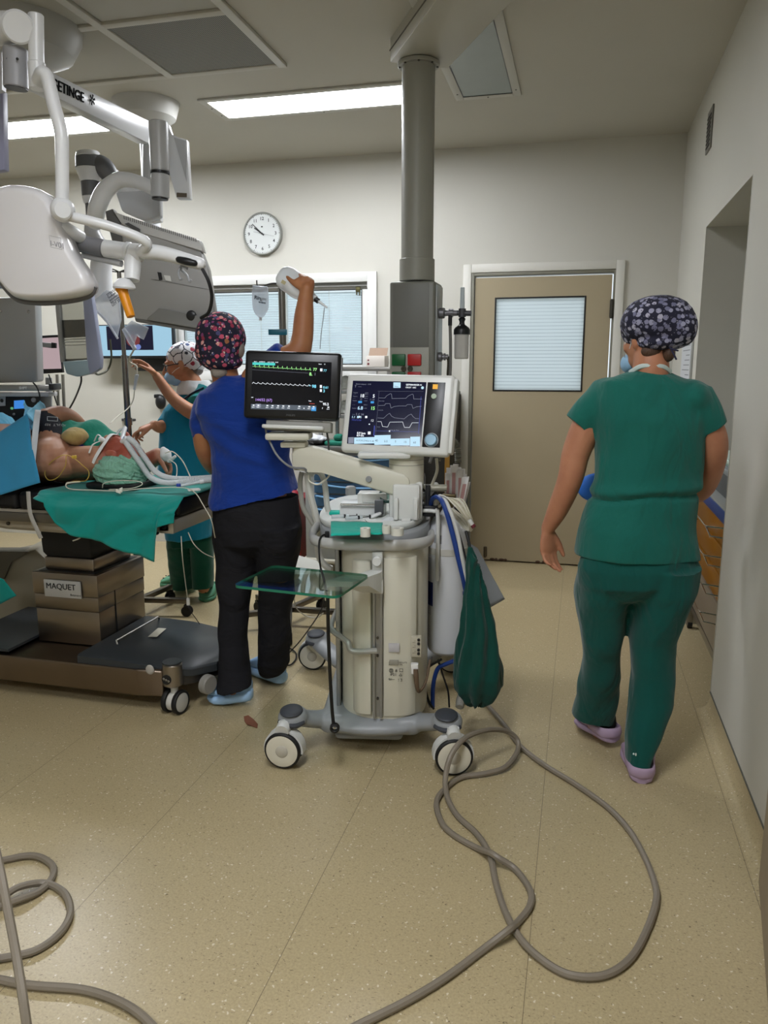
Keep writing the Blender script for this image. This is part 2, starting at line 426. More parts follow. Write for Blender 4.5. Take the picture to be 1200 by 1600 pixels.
def glassy(name, tint, f=.08, rough=.03):
    """thin clear sheet: mostly transparent with a mirror-like reflection"""
    m, nt, b = nmat(name); L = nt.links.new
    t = N(nt, 'ShaderNodeBsdfTransparent'); t.inputs[0].default_value = srgb(tint)
    g = N(nt, 'ShaderNodeBsdfGlossy'); g.inputs['Roughness'].default_value = rough
    fr_ = N(nt, 'ShaderNodeLayerWeight'); fr_.inputs[0].default_value = .25
    r = N(nt, 'ShaderNodeMapRange'); r.inputs['To Min'].default_value = f; r.inputs['To Max'].default_value = min(1, f+.6); L(fr_.outputs['Facing'], r.inputs['Value'])
    mx = N(nt, 'ShaderNodeMixShader'); L(r.outputs[0], mx.inputs[0]); L(t.outputs[0], mx.inputs[1]); L(g.outputs[0], mx.inputs[2])
    L(mx.outputs[0], nt.nodes['Material Output'].inputs[0]); MATS[name] = m; return m
glass_thin = glassy('window_glass', 'f4f8f8', .03)
MB().box((WX0+.07, YB+.034, WZ0+.07), (WX1-.07, YB+.036, WZ1-.07)).build('pane', glass_thin, win)
h = MB(); h.box((-1.672, YB+.012, 2.005), (-1.635, YB+.028, 2.045), .004); h.cyl((-1.665, YB+.02, 1.985), (-1.665, YB+.02, 2.005), .005); h.cyl((-1.642, YB+.02, 1.98), (-1.642, YB+.02, 2.005), .005)
h.build('blind_control', mat('brass_dark', '5e5a3c', .4, .7), win)
# ------------------------------------------------------------ door
dfm = mat('door_frame_white', 'cfcdc4', .45); ddm = mat('door_beige', 'a3967a', .5, var=.02, vscale=2)
d = MB(); t = .058
for (a, c) in (((DX0-t, YB-.02, 0), (DX0, YB-.0005, DZ1+t)), ((DX1, YB-.02, 0), (DX1+t, YB-.0005, DZ1+t)), ((DX0, YB-.02, DZ1), (DX1, YB-.0005, DZ1+t))): d.box(a, c, .004)
door = d.build('door_1', dfm, kind='structure')
jm = mat('door_jamb_grey', '7b796b', .5)
j = MB(); j.box((DX0, YB-.012, 0), (DX0+.022, YB+.1, DZ1), .002); j.box((DX1-.012, YB-.012, 0), (DX1, YB+.1, DZ1), .002); j.box((DX0+.022, YB-.012, DZ1-.022), (DX1-.012, YB+.1, DZ1), .002)
j.build('door_jamb', jm, door)
GX0, GX1, GZ0, GZ1 = -.622, -.003, 1.288, 1.935
lf = MB(); y0, y1 = YB+.004, YB+.048; lx0, lx1 = DX0+.027, DX1-.021; lz1 = DZ1-.034
lf.box((lx0, y0, .012), (GX0, y1, lz1)); lf.box((GX1, y0, .012), (lx1, y1, lz1)); lf.box((GX0, y0, .012), (GX1, y1, GZ0)); lf.box((GX0, y0, GZ1), (GX1, y1, lz1))
leaf = lf.build('door_leaf', ddm, door)
g = rect_frame(MB(), GX0-.008, GX1+.008, GZ0-.008, GZ1+.008, .011, y0-.004, y0+.006); g.build('glazing_gasket', black_rub, leaf)
m, nt, b = nmat('frosted_lined_glass'); L = nt.links.new; MATS['frost'] = m
tc = N(nt, 'ShaderNodeTexCoord'); sp = N(nt, 'ShaderNodeSeparateXYZ'); L(tc.outputs['Object'], sp.inputs[0])
wv = N(nt, 'ShaderNodeMath', operation='MODULO'); L(sp.outputs['Z'], wv.inputs[0]); wv.inputs[1].default_value = .0245
ln = lt(nt, wv.outputs[0], .004, .002)
nz = N(nt, 'ShaderNodeTexNoise'); nz.inputs['Scale'].default_value = 3; L(tc.outputs['Object'], nz.inputs['Vector'])
cc = mixc(nt, mul(nt, ln, nz.outputs['Fac']), srgb('e9eff0'), srgb('93a0a6'))
tr = N(nt, 'ShaderNodeBsdfTranslucent'); L(cc, tr.inputs[0]); L(cc, b.inputs['Base Color']); b.inputs['Roughness'].default_value = .2
mx = N(nt, 'ShaderNodeMixShader'); mx.inputs[0].default_value = .75; L(b.outputs[0], mx.inputs[1]); L(tr.outputs[0], mx.inputs[2]); L(mx.outputs[0], nt.nodes['Material Output'].inputs[0])
MB().box((GX0+.001, YB+.02, GZ0+.001), (GX1-.001, YB+.026, GZ1-.001)).build('glass_pane', m, leaf)
h = MB(); h.cyl((DX1-.016, YB-.016, 1.785), (DX1-.016, YB-.016, 1.915), .011, n=14, bev=.002); h.box((DX1-.03, YB-.013, 1.79), (DX1-.004, YB-.004, 1.91), .002)
h.build('hinge', mat('dark_hinge', '3c3a33', .4, .6), door)
h = MB()
for x, r in ((-.6, .02), (-.57, .012), (-.53, .024), (-.5, .012), (-.26, .018), (-.22, .01)): h.ell((x, y0-.0005, .016), (r, .001, .010), n=12, m=6)
h.build('chipped_paint', mat('chipped_wood', '4a3526', .8), leaf)
bl = MB(); bl.cyl((-.655, YB-.01, .03), (-.655, YB-.01, .115), .009, bev=.003); bl.box((-.668, YB-.003, .035), (-.642, YB+.004, .11), .002); bl.build('floor_bolt', mat('bolt_metal', '6e6658', .35, .9), door)
# ------------------------------------------------------------ ceiling grid of the laminar airflow field
lam = mat('ceiling_panel', 'a6a397', .6); lamf = mat('ceiling_frame', 'b4b1a6', .5)
cells = []
x1 = -1.535
gridp = MB(); panels = MB()
XS = [x1-.62*i for i in range(5)]; YS = [3.995-.62*i for i in range(6)]
for i, xa in enumerate(XS):
    for k, ya in enumerate(YS):
        q = (xa-.59, ya-.59, xa-.03, ya-.03)
        if i == 0 and k == 0: continue
        panels.box((q[0], q[1], ZC-.008), (q[2], q[3], ZC-.0005), .002)
for i in range(6):
    x = x1+.0-.62*i; gridp.box((x-.022, YS[-1]-.62, ZC-.018), (x+.022, YS[0]+.022, ZC-.0004), .003)
for k in range(7):
    y = YS[0]-.62*k; gridp.box((XS[-1]-.62, y-.022, ZC-.0175), (x1, y+.022, ZC-.0004), .003)
struct(gridp, 'trim_4', lamf); struct(panels, 'trim_5', lam)
# perforated air grille
m, nt, b = nmat('perforated_grille'); L = nt.links.new; MATS['grille'] = m
tc = N(nt, 'ShaderNodeTexCoord'); sp = N(nt, 'ShaderNodeSeparateXYZ'); L(tc.outputs['Object'], sp.inputs[0])
def stripe(src, pitch, thr):
    a = N(nt, 'ShaderNodeMath', operation='ADD'); L(src, a.inputs[0]); a.inputs[1].default_value = 10
    md = N(nt, 'ShaderNodeMath', operation='MODULO'); L(a.outputs[0], md.inputs[0]); md.inputs[1].default_value = pitch
    return lt(nt, md.outputs[0], thr, pitch*.08)
hole = mul(nt, stripe(sp.outputs['X'], .009, .0045), stripe(sp.outputs['Y'], .009, .0068))
L(mixc(nt, hole, srgb('86847b'), srgb('2e2e2b')), b.inputs['Base Color']); b.inputs['Roughness'].default_value = .6
gr = thing('air_grille', 'square perforated grey air grille in a white ceiling frame', 'air vent', (XS[0]-.31, YS[0]-.31, ZC))
MB().box((XS[0]-.595, YS[0]-.595, ZC-.0125), (XS[0]-.025, YS[0]-.025, ZC-.001)).build('perforated_panel', m, gr)
# ------------------------------------------------------------ ceiling light panels
litm = mat('lit_diffuser', 'ffffff', .5, emis='f6f9ff', es=PANEL_E)
offm = mat('unlit_diffuser', '7d8783', .18, var=.02)
rimm = mat('light_rim', 'b9b7ae', .45); screwm = mat('screw_dark', '4e4b45', .4, .8)
def panel(x0, x1, y0, y1, lit, label, name='ceiling_light', grp=None):
    t = thing(name, label, 'ceiling light', ((x0+x1)/2, (y0+y1)/2, ZC), grp)
    f = MB(); w_ = .045
    zb = ZC-.012
    f.box((x0-w_, y0-w_, zb), (x0, y1+w_, ZC-.0005), .003); f.box((x1, y0-w_, zb), (x1+w_, y1+w_, ZC-.0005), .003)
    f.box((x0, y0-w_, zb), (x1, y0, ZC-.0005), .003); f.box((x0, y1, zb), (x1, y1+w_, ZC-.0005), .003)
    fo = f.build('light_frame', rimm, t)
    for (sx_, sy_) in [(x0-w_/2, y0+.1), (x0-w_/2, y1-.06), (x1+w_/2, y0+.1), (x1+w_/2, y1-.06), ((x0+x1)/2, y0-w_/2), ((x0+x1)/2, y1+w_/2)]: MB().cyl((sx_, sy_, zb-.002), (sx_, sy_, zb+.001), .005, n=8).build('screw', screwm, fo)
    MB().box((x0, y0, ZC-.008), (x1, y1, ZC-.001)).build('diffuser', litm if lit else offm, t)
    if not lit:
        q = MB(); q.box((x0, y0, ZC-.0105), (x0+.004, y1, ZC-.001)); q.box((x0, y1-.004, ZC-.0105), (x1, y1, ZC-.001)); q.box((x1-.004, y0, ZC-.0105), (x1, y1, ZC-.001)); q.build('seal', dark_plastic, t)
    return t
panel(-2.16, -.96, 4.43, 4.72, True, 'lit white ceiling light panel above the wall clock')
panel(-4.22, -3.02, 4.47, 4.77, True, 'lit white ceiling light panel at the left, behind the lamp arms')
panel(-.722, -.444, 3.5, 4.70, False, 'unlit blue-grey ceiling light panel right of the pendant column')
panel(-2.1, -.9, -1.2, -.9, True, 'lit white ceiling light panel over the near floor')
panel(-.722, -.444, .3, 1.5, True, 'added unseen light panel over the near right, brightening the right wall')  # extra lamp out of view, added to lighten right wall and walking person
struct(MB().box((DX0, YB+.05, 0), (DX1, YB+.12, .03)), 'door_light_stop', jm)  # block added behind the door to stop light leaking under the leaf
# ------------------------------------------------------------ vent in right wall
t = thing('wall_vent', 'narrow grey slotted vent high on the right wall', 'vent', (XR, 4.68, 2.68))
v = MB(); v.box((XR-.008, 4.60, 2.58), (XR-.0005, 4.77, 2.79), .002); v.build('vent_frame', mat('vent_grey', '6e6c64', .5), t)
v = MB()
for i in range(8): v.box((XR-.012, 4.625, 2.6+i*.021), (XR-.009, 4.745, 2.608+i*.021))
v.build('slat', mat('vent_slat', '3f3e3a', .5), t)
# ------------------------------------------------------------ anaesthesia machine
MO = V((-.80, 2.93, 0)); mx_, my_ = rotz(11)
MM = Matrix.Translation(MO) @ Matrix((mx_, my_, Z3)).transposed().to_4x4()
def ml(x, y, z): return MO + mx_*x + my_*y + Z3*z
mgrey = mat('machine_grey', '8d9092', .38); mcream = mat('machine_cream', 'c9c6b6', .35); mwhite = mat('machine_white', 'cfd0cc', .35)
silver = mat('anodised_rail', '9a9b9a', .32, .7); padm = mat('dark_pad', '3b3e44', .55)
am = thing('anesthesia_machine', 'cream and grey anaesthesia machine on large white casters, with a glass shelf and two screens', 'medical machine', MO)
# base
b_ = MB(MM)
def arm(x0, y0, x1, y1):
    b_.tube([(x0*.3, y0*.35, .115), (x0*.65, y0*.62, .115), (x0*.88, y0*.84, .135), (x1, y1, .165)], [.085, .07, .055, .05], n=14, flat=.55, hint=Z3)
b_.box((-.17, -.30, .075), (.22, .30, .15), .03)
b_.ell((.03, -.22, .11), (.22, .115, .042))
for (x, y) in ((-.262, -.33), (.315, -.335), (-.29, .52), (.335, .52)):
    sx_ = -1 if x < .02 else 1
    b_.tube([(.02+sx_*.10, y*.55, .112), (.02+sx_*.185, y*.72, .115), (x*.9, y*.92, .15), (x, y, .172)], [.062, .052, .05, .048], n=16, flat=.62, hint=Z3)
    b_.ell((x, y, .166), (.058, .066, .040))
remesh(b_, .006, 6).build('base', mgrey, am)
MB(MM).box((-.12, -.255, .035), (.15, .2, .08), .03).build('skirt', grey_plastic, am)
for (x, y) in ((-.262, -.33), (.315, -.335), (-.29, .52), (.335, .52)):
    MB(MM).ell((x-.004, y-.012, .196), (.043, .056, .012)).build('foot_pad', padm, am)
    MB(MM).tube([(x-.046, y-.035, .162), (x-.02, y-.06, .16), (x+.02, y-.062, .16), (x+.045, y-.036, .162)], .009, n=8).build('bumper', padm, am)
discm = mat('caster_disc', 'cfcab9', .4); hubm = mat('caster_hub', 'b4afa2', .4)
def big_caster(x, y, yaw):
    c = ml(x, y, .072); a = math.radians(yaw); ax = V((math.sin(a), -math.cos(a), 0))   # axis towards viewer
    sd, fw_ = ax.cross(Z3), Z3
    st = MB(); st.cyl(c+V((0, 0, .02)), c+V((0, 0, .10)), .022, n=16); st.tube([c+ax*.03+Z3*.075, c+Z3*.082, c-ax*.03+Z3*.075], .026, n=12)
    # mudguard arc between the discs
    rings = []
    for i in range(13):
        t_ = math.radians(-10+i*200/12); r0, r1 = .052, .0755
        d_ = sd*math.cos(t_)+Z3*math.sin(t_)
        rings.append([c+d_*r0-ax*.021, c+d_*r1-ax*.021, c+d_*r1+ax*.021, c+d_*r0+ax*.021])
    st.loft(rings, smooth=False)
    cs = st.build('caster', mwhite, am)
    for s_ in (1, -1):
        p = c+ax*(.030*s_); q = ax*s_
        t = MB(); t.lathe([(.045, -.012), (.062, -.012), (.069, -.007), (.069, .003), (.0645, .0085), (.045, .0085)], p, *frame_from(q), n=40); t.build('tyre', black_rub, cs)
        t = MB(); t.lathe([(0, .008), (.03, .0085), (.058, .0095), (.0635, .007), (.064, .003), (.058, -.011), (0, -.011)], p, *frame_from(q), n=40); t.build('wheel_disc', discm, cs)
        t = MB(); t.lathe([(0, .0125), (.02, .0118), (.0235, .0095), (.0235, .007)], p, *frame_from(q), n=28); t.build('hub', hubm, cs)
big_caster(-.285, -.385, 2); big_caster(.335, -.40, 18); big_caster(-.315, .56, 8); big_caster(.36, .56, 8)
# body column
def outline(cx, cy, hx, hy, n=40, e=3.2):
    o = []
    for i in range(n):
        t = 2*math.pi*i/n; c, s_ = math.cos(t), math.sin(t)
        o.append((cx+hx*math.copysign(abs(c)**(2/e), c), cy+hy*math.copysign(abs(s_)**(2/e), s_)))
    return o
def pillar(mb, ol, zs, sc=None, cx=0, cy=0):
    mb.loft([[V((cx+(x-cx)*k, cy+(y-cy)*k, z)) for x, y in ol] for z, k in zs])
body = MB(MM); ol = outline(.068, 0, .172, .285, 48, 3.0)
pillar(body, ol, [(.13, 1), (.14, 1.0), (.795, 1.0), (.80, .99)], cx=.06)
bo = body.build('body', mcream, am, sharp=50)
# raised front cover (left of the slot), right cover
cv = MB(MM); cv.prism([V((x, y, .165)) for x, y in ((-.045, -.262), (-.02, -.297), (.03, -.305), (.036, -.27), (-.03, -.24))], (0, 0, .60), bev=.01); cv.build('front_cover', mat('cream_cover', 'd2cfc0', .33), am)
cv = MB(MM); cv.prism([V((x, y, .155)) for x, y in ((.072, -.27), (.074, -.294), (.13, -.29), (.175, -.275), (.20, -.255), (.19, -.22))], (0, 0, .62), bev=.008); rc = cv.build('side_cover', mcream, am)
sl = MB(MM); sl.box((.036, -.304, .155), (.046, -.27, .79), .002); sl.box((.062, -.304, .155), (.072, -.27, .79), .002); sl.box((.036, -.29, .155), (.072, -.27, .79)); sl.build('mounting_rail', silver, am)
for z in (.40, .47, .23): MB(MM).cyl((.054, -.297, z), (.054, -.289, z), .005, n=10).build('rail_bolt', screwm, am)
ls = MB(MM); ls.box((-.115, -.19, .14), (-.098, -.12, .79), .006); ls.build('side_rail', silver, am)
# panel with sockets, sticker and inlet on the right cover
tx = MB(MM); 
def mtx(t, x, z, s, dx=0): tx.text(t, (x, -.2935+dx, z), X3, Z3, s, .0004)
s_ = MB(MM); s_.box((.178, -.287, .395), (.216, -.268, .475), .002); s_.build('breaker_panel', mat('panel_tan', 'b0ab9a', .5), am)
for z in (.463, .448, .424, .409): MB(MM).cyl((.206, -.291, z), (.206, -.285, z), .0055, n=12).build('breaker', dark_plastic, am)
for z in (.455, .436, .414): mtx('..:', .183, z-.003, .018, .004)
mtx('CAUTION ISOLATE', .095, .372, .008); mtx('230V 50Hz 10A', .095, .364, .008); mtx('@ \u00b1 \u25a1', .095, .338, .018); mtx('IP21  \u25b3', .1, .322, .014); mtx('Edi\u2014', .095, .305, .01); mtx('! 3', .13, .3, .016)
tx.build('panel_marking', dark_plastic, am)
MB(MM).box((.098, -.296, .365), (.132, -.2925, .385), .001).build('rating_plate', mat('plate_grey', '8f8c80', .5), am)
MB(MM).box((.095, -.296, .415), (.135, -.2925, .45), .001).build('sticker', mat('sticker_pale', 'b4b2b4', .6), am)
pl_ = MB(MM); pl_.box((.178, -.31, .335), (.206, -.285, .375), .004); pl_.build('mains_inlet', mat('inlet_white', 'd5d5d0', .4), am)
pc = MB(MM); pc.tube([(.196, -.313, .358), (.198, -.318, .33), (.203, -.315, .285), (.212, -.30, .265), (.235, -.26, .29), (.25, -.2, .35)], [.009, .010, .008, .005, .005, .005], n=10); pc.build('power_plug', mat('plug_brown', '5e4c3a', .5), am)
# curved silver handle on the left side
hd = MB(MM); hd.tube([(-.13, .02, .475), (-.135, -.14, .475), (-.125, -.22, .472), (-.085, -.285, .468), (-.055, -.315, .458), (-.045, -.325, .435), (-.02, -.328, .428), (.052, -.318, .428)], .011, n=10, hint=Z3); hd.build('handle_bar', mat('handle_grey', 'a2a29c', .35, .3), am)
# glass shelf and bracket
gm = nmat('shelf_glass')
m, nt, b = gm; b.inputs['Base Color'].default_value = (.80, .93, .88, 1); b.inputs['Roughness'].default_value = .02; b.inputs['Transmission Weight'].default_value = 1; b.inputs['IOR'].default_value = 1.5
ga, gb = rotz(-17); gc = V((-.19, -.485, .743))
gp = []
for (cx, cy, a0) in ((.165, .115, 0), (-.165, .115, 90), (-.165, -.115, 180), (.165, -.115, 270)):
    for k in range(6):
        t = math.radians(a0+k*18); gp.append(V((cx+.026*math.cos(t), cy+.026*math.sin(t), 0)))
gp = [gc + ga*p.x + gb*p.y for p in gp]
g_ = MB(MM); g_.prism(gp, (0, 0, -.009), bev=.0015)
gm_ = m
gem = glassy('glass_face', 'e2f0ea', .08, .02)
ged = mat('glass_edge', '1f6e55', .12, emis=None)
gl = MB(MM); n_ = len(gp)
gl.add(gp, [list(range(n_))], 0, False); gl.add([p-Z3*.009 for p in gp], [list(range(n_))[::-1]], 0, False)
for i in range(n_):
    j = (i+1) % n_; gl.quad(gp[i]-Z3*.009, gp[j]-Z3*.009, gp[j], gp[i], 1)
gl.build('glass_shelf', [gem, ged], am, recalc=False)
br = MB(MM)
br.prism([V((.054-.0, y, z)) for y, z in ((-.305, .735), (-.305, .655), (-.335, .65), (-.375, .675), (-.46, .715), (-.46, .733), (-.40, .733))], (0, 0, 0)) if 0 else None
br.loft([[V((x, y, z)) for x, z in q] for y, q in ((-.305, ((.034, .735), (.034, .655), (.074, .655), (.074, .735))), (-.35, ((.0, .733), (.0, .66), (.068, .66), (.068, .735))), (-.40, ((-.07, .733), (-.07, .70), (.03, .70), (.03, .733))), (-.47, ((-.12, .733), (-.12, .715), (-.02, .715), (-.02, .733))))])
br.box((.034, -.33, .65), (.076, -.30, .70), .004)
br.build('shelf_bracket', mwhite, am)
c_ = MB(MM); c_.box((.036, -.318, .70), (.074, -.30, .80), .003); c_.cyl((.054, -.318, .772), (.054, -.34, .772), .018, n=24, bev=.003); c_.build('bracket_knob', mwhite, am)
# worktop with grey rim
rm = MB(MM); ol2 = outline(.025, .12, .222, .375, 56, 2.8)
pillar(rm, ol2, [(.795, .94), (.80, .99), (.812, 1.0), (.845, 1.0), (.85, .985)], cx=.02, cy=.12)
rm.build('worktop_rim', mgrey, am, sharp=50)
r2 = MB(MM); pts = [V((.025-.235, .06, .822)), V((.025-.235, -.1, .822)), V((-.18, -.235, .822)), V((-.09, -.285, .822)), V((.04, -.298, .822)), V((.17, -.28, .822)), V((.24, -.21, .822)), V((.25, -.1, .822))]
r2.tube(pts, .014, n=12, flat=1.5, hint=Z3); r2.build('grab_rail', mat('rail_light', 'b8b8b5', .3, .2), am)
tp = MB(MM); pillar(tp, outline(.01, .16, .215, .36, 56, 2.8), [(.85, .97), (.862, 1.0), (.872, 1.0), (.876, .985)], cx=.02, cy=.12); tp.build('worktop', mat('worktop_white', 'cdd0cc', .35), am, sharp=50)
# screen post block
pk = MB(MM); pk.box((.085, -.07, .872), (.215, .06, 1.02), .012); pk.box((.10, -.10, .876), (.205, -.06, 1.015), .01)
pk.box((.105, -.118, .88), (.122, -.09, .965), .004); pk.box((.18, -.118, .88), (.197, -.09, .965), .004); pk.box((.135, -.12, .874), (.17, -.08, .885), .002)
pk.build('post_block', mwhite, am)
pst = MB(MM); pst.cyl((.15, -.01, 1.0), (.15, -.01, 1.135), .068, n=32, bev=.006); pst.build('screen_post', mcream, am)
for z in (1.085, 1.105): MB(MM).lathe([(.0665, -.0015), (.0692, -.0015), (.0692, .0015), (.0665, .0015)], (.15, -.01, z), n=32).build('post_ring', mat('ring_taupe', '9c998d', .5), am)  # thin rings in a tone darker than the post
st_ = MB(MM); st_.box((-.035, -.10, 1.112), (.17, .03, 1.138), .012); st_.box((.06, -.02, 1.135), (.09, .02, 1.20), .004); st_.box((.15, -.05, 1.135), (.22, .03, 1.19), .01); st_.build('screen_mount', mwhite, am)
# arm to the left carrying the patient monitor
ap = [W(px, py, 2.87) for px, py in ((455, 708), (468, 700), (484, 698), (500, 702), (632, 741), (640, 750), (640, 778), (622, 777), (500, 738), (484, 735), (457, 735))]
ab = MB(); ab.prism(ap, my_*.07, bev=.008); ab.build('monitor_arm', mcream, am)
k_ = MB(); p = W(576, 749, 2.86); k_.cyl(p, p+my_*.02, .012, n=16, bev=.002); k_.build('arm_bolt', grey_plastic, am)
q = W(469, 712, 2.905); mp_ = MB(); mp_.cyl(q-Z3*.04, q+Z3*.06, .031, n=24, bev=.004)
q2 = W(455, 687, 2.88)
mp_.obox(W(460, 694, 2.9), mx_, my_, Z3, .10, .08, .022, .006); mp_.obox(W(452, 681, 2.88), mx_, my_, Z3, .175, .11, .028, .01)
mp_.build('monitor_post', mcream, am)
MB().obox(W(461, 670.5, 2.88), mx_, my_, Z3, .08, .06, .016, .003).build('tilt_joint', mat('joint_steel', '6b6b68', .35, .8), am)
# ---- screens
def scr_frame(c, yaw, tilt, roll=0):
    a, t, ro = map(math.radians, (yaw, tilt, roll))
    ax = V((math.cos(a), math.sin(a), 0)); n = V((math.sin(a), -math.cos(a), 0))
    up = Z3*math.cos(t)-n*math.sin(t)
    ax2 = ax*math.cos(ro)-up*math.sin(ro); up2 = up*math.cos(ro)+ax*math.sin(ro); nn = ax2.cross(up2)
    return Matrix.Translation(V(c)) @ Matrix((ax2, up2, nn)).transposed().to_4x4()
class Gfx:
    """lettering and traces on a screen; crop pixel coords mapped onto a rect w x h (frame origin at its centre)"""
    def __init__(s, M, quad, w, h, z): s.M = M; s.q = quad; s.w = w; s.h = h; s.z = z; s.mbs = {}; s.rects = []
    def uv(s, x, y):
        (tlx, tly), (trx, try_), (brx, bry), (blx, bly) = s.q; u, v = .5, .5
        for _ in range(6):
            xl = blx+(tlx-blx)*v; xr = brx+(trx-brx)*v; u = (x-xl)/(xr-xl)
            yt = tly+(try_-tly)*u; yb = bly+(bry-bly)*u; v = (yb-y)/(yb-yt)
        return V(((u-.5)*s.w, (v-.5)*s.h, s.z))
    def mb(s, m):
        if m not in s.mbs: s.mbs[m] = MB(s.M)
        return s.mbs[m]
    def line(s, m, pts, t=.0012):
        P = [s.uv(*p) for p in pts]
        for a, b in zip(P[:-1], P[1:]):
            d = (b-a); 
            if d.length < 1e-6: continue
            d.normalize(); n = V((-d.y, d.x, 0))*t/2; e = d*t*.3
            s.mb(m).quad(a-e-n, b+e-n, b+e+n, a-e+n)
    def rect(s, m, x0, y0, x1, y1, dz=0):
        z = V((0, 0, dz)); mb = MB(s.M); s.rects.append((m, mb)); mb.quad(s.uv(x0, y1)+z, s.uv(x1, y1)+z, s.uv(x1, y0)+z, s.uv(x0, y0)+z)
    def text(s, m, t, x, y, size, bold=0.0, dz=.0002):
        """x, y: crop px of the left baseline, size in crop px cap height"""
        k = (s.uv(x, y)-s.uv(x, y+size)).length/.72
        o = s.uv(x, y)+V((0, 0, dz)); s.mb(m).text(t, o, X3, Y3, k, .00005, bold=bold*k)
    def done(s, names, parent):
        for m, mb in s.rects: mb.build({'g_pale': 'softkey', 'g_blue': 'value_box', 'g_teal': 'alarm_banner', 'g_grey': 'softkey_bar'}.get(m, 'status_box'), MATS[m], parent, recalc=False, sharp=None)
        for m, mb in s.mbs.items(): mb.build(names.get(m, 'readout'), MATS[m], parent, recalc=False, sharp=None)
def glow(name, col, e=1.0):
    m = mat(name, '000000', .5, emis=col, es=e); return name
for n_, c_, e_ in (('g_green', '9be58a', 1.3), ('g_cyan', '7fdcf2', 1.2), ('g_white', 'e6ecf2', 1.2), ('g_teal', '3fc8c0', 1.1), ('g_violet', 'b08ae0', 1.0), ('g_grey', '5a6470', .8), ('g_blue', '2f8fd0', 1.1), ('g_pale', 'b8dcf0', 1.1), ('g_dim', '9aa0b4', .7), ('g_indigo', '4b5cc8', 1.0), ('g_orange', 'f0b23a', 1.0), ('g_ink', '33465a', .6), ('g_red', 'a83c30', .8)): glow(n_, c_, e_)
# ventilator screen
SV = scr_frame((-.680, 2.90, 1.282), -3, 15.5, .8); w_, h_ = .428, .310
hs = MB(SV); hs.box((-w_/2, -h_/2, -.045), (w_/2, h_/2, 0), .014, 3); hs.box((-w_/2+.05, -h_/2+.03, -.085), (w_/2-.05, h_/2-.03, -.04), .02)
hs.box((w_/2-.004, -h_/2+.012, -.05), (w_/2+.012, h_/2-.012, -.006), .006)
vsn = hs.build('ventilator_screen', mat('screen_housing', 'd2d3cf', .35), am)
sw, sh = .295, .248; sx0 = -w_/2+.026
gq = MB(SV); gq.box((sx0, -h_/2+.031, .0005), (sx0+sw, h_/2-.031, .0015)); 
scm = mat('screen_face', '05060d', .12, emis='12163a', es=.55)
gq.build('display', scm, vsn)
# upper half of the display mirrors the room: the face is glossy
kp = MB(SV).box((sx0+sw+.005, -h_/2+.031, .0005), (w_/2-.033, h_/2-.031, .0022), .001); kp.build('keypad', mat('keypad_black', '121214', .35), vsn)
kx = (sx0+sw+.005+w_/2-.033)/2
kn = MB(SV); kn.lathe([(.024, .002), (.024, .012), (.020, .016), (0, .0165)], (kx, -h_/2+.058, 0), n=28); kn.build('control_knob', mat('knob_blue', '6f8d9e', .3, .3), vsn)
kn = MB(SV); kn.lathe([(.0245, .002), (.027, .002), (.027, .005), (.0245, .005)], (kx, -h_/2+.058, 0), n=28); kn.build('knob_ring', mat('ring_grey', '8f9498', .4, .4), vsn)
kn = MB(SV).cyl((kx-.005, h_/2-.085, .002), (kx-.005, h_/2-.085, .006), .010, n=20); kn.build('mute_button', mat('button_sage', 'a9b8a4', .5), vsn)
kn = MB(SV).box((kx-.013, h_/2-.057, .002), (kx+.006, h_/2-.039, .0035)); kn.build('alarm_key', mat('key_amber', 'e0a530', .5, emis='e0a530', es=.4), vsn)
G = Gfx(SV @ Matrix.Translation(V((sx0+sw/2, 0, 0))), ((135, 90), (928, 105), (880, 790), (83, 735)), sw, h_-.062, .0019)
G.line('g_dim', [(425, 270), (490, 272), (505, 250), (548, 225), (560, 232), (566, 278), (715, 276), (740, 250), (783, 232), (793, 240), (798, 284), (885, 285)])
G.line('g_dim', [(420, 350), (488, 348), (498, 330), (545, 331), (558, 378), (590, 362), (640, 356), (718, 357), (730, 342), (778, 342), (792, 384), (830, 366), (880, 362)])
G.line('g_dim', [(415, 478), (480, 482), (520, 445), (545, 432), (565, 462), (600, 480), (700, 492), (745, 455), (775, 443), (795, 470), (820, 490), (855, 492)])
G.line('g_white', [(415, 516), (455, 518), (470, 568), (525, 575), (548, 524), (685, 524), (705, 582), (760, 584), (785, 535), (852, 535)])
G.line('g_indigo', [(390, 612), (545, 618), (850, 632)], .0006); G.line('g_dim', [(410, 200), (900, 205)], .0004); G.line('g_dim', [(425, 205), (395, 660)], .0005); G.line('g_indigo', [(875, 260), (855, 650)], .001)
G.line('g_indigo', [(383, 560), (378, 660)], .0025)
G.rect('g_pale', 578, 108, 655, 166); G.text('g_ink', 'Menu', 590, 158, 14)
G.text('g_white', 'SJEFRMARKER N', 712, 140, 17, .02); G.text('g_white', 'OR/DT  AEC', 708, 168, 15, .02)
G.mb('g_pale').cyl(G.uv(888, 165), G.uv(888, 165)+V((0, 0, .0003)), .0055, n=16)
G.text('g_white', '18', 215, 262, 34, .02); G.text('g_white', '5', 355, 266, 34, .02); G.text('g_dim', '17', 215, 292, 18); G.text('g_dim', '1 1.8', 325, 294, 18)
G.rect('g_blue', 200, 300, 240, 322); G.rect('g_blue', 335, 304, 372, 326); G.text('g_pale', '6.8', 192, 388, 34, .02); G.text('g_green', '15', 335, 392, 34, .02)
G.text('g_dim', '\u2014 5 C 34', 135, 445, 22); G.text('g_pale', '5.3  \u25a0 0', 130, 474, 22); G.rect('g_white', 278, 456, 302, 478); G.rect('g_white', 200, 456, 225, 472); G.text('g_indigo', '7.0 6.7.2 5.6', 130, 500, 15); G.text('g_white', '12', 338, 515, 24)
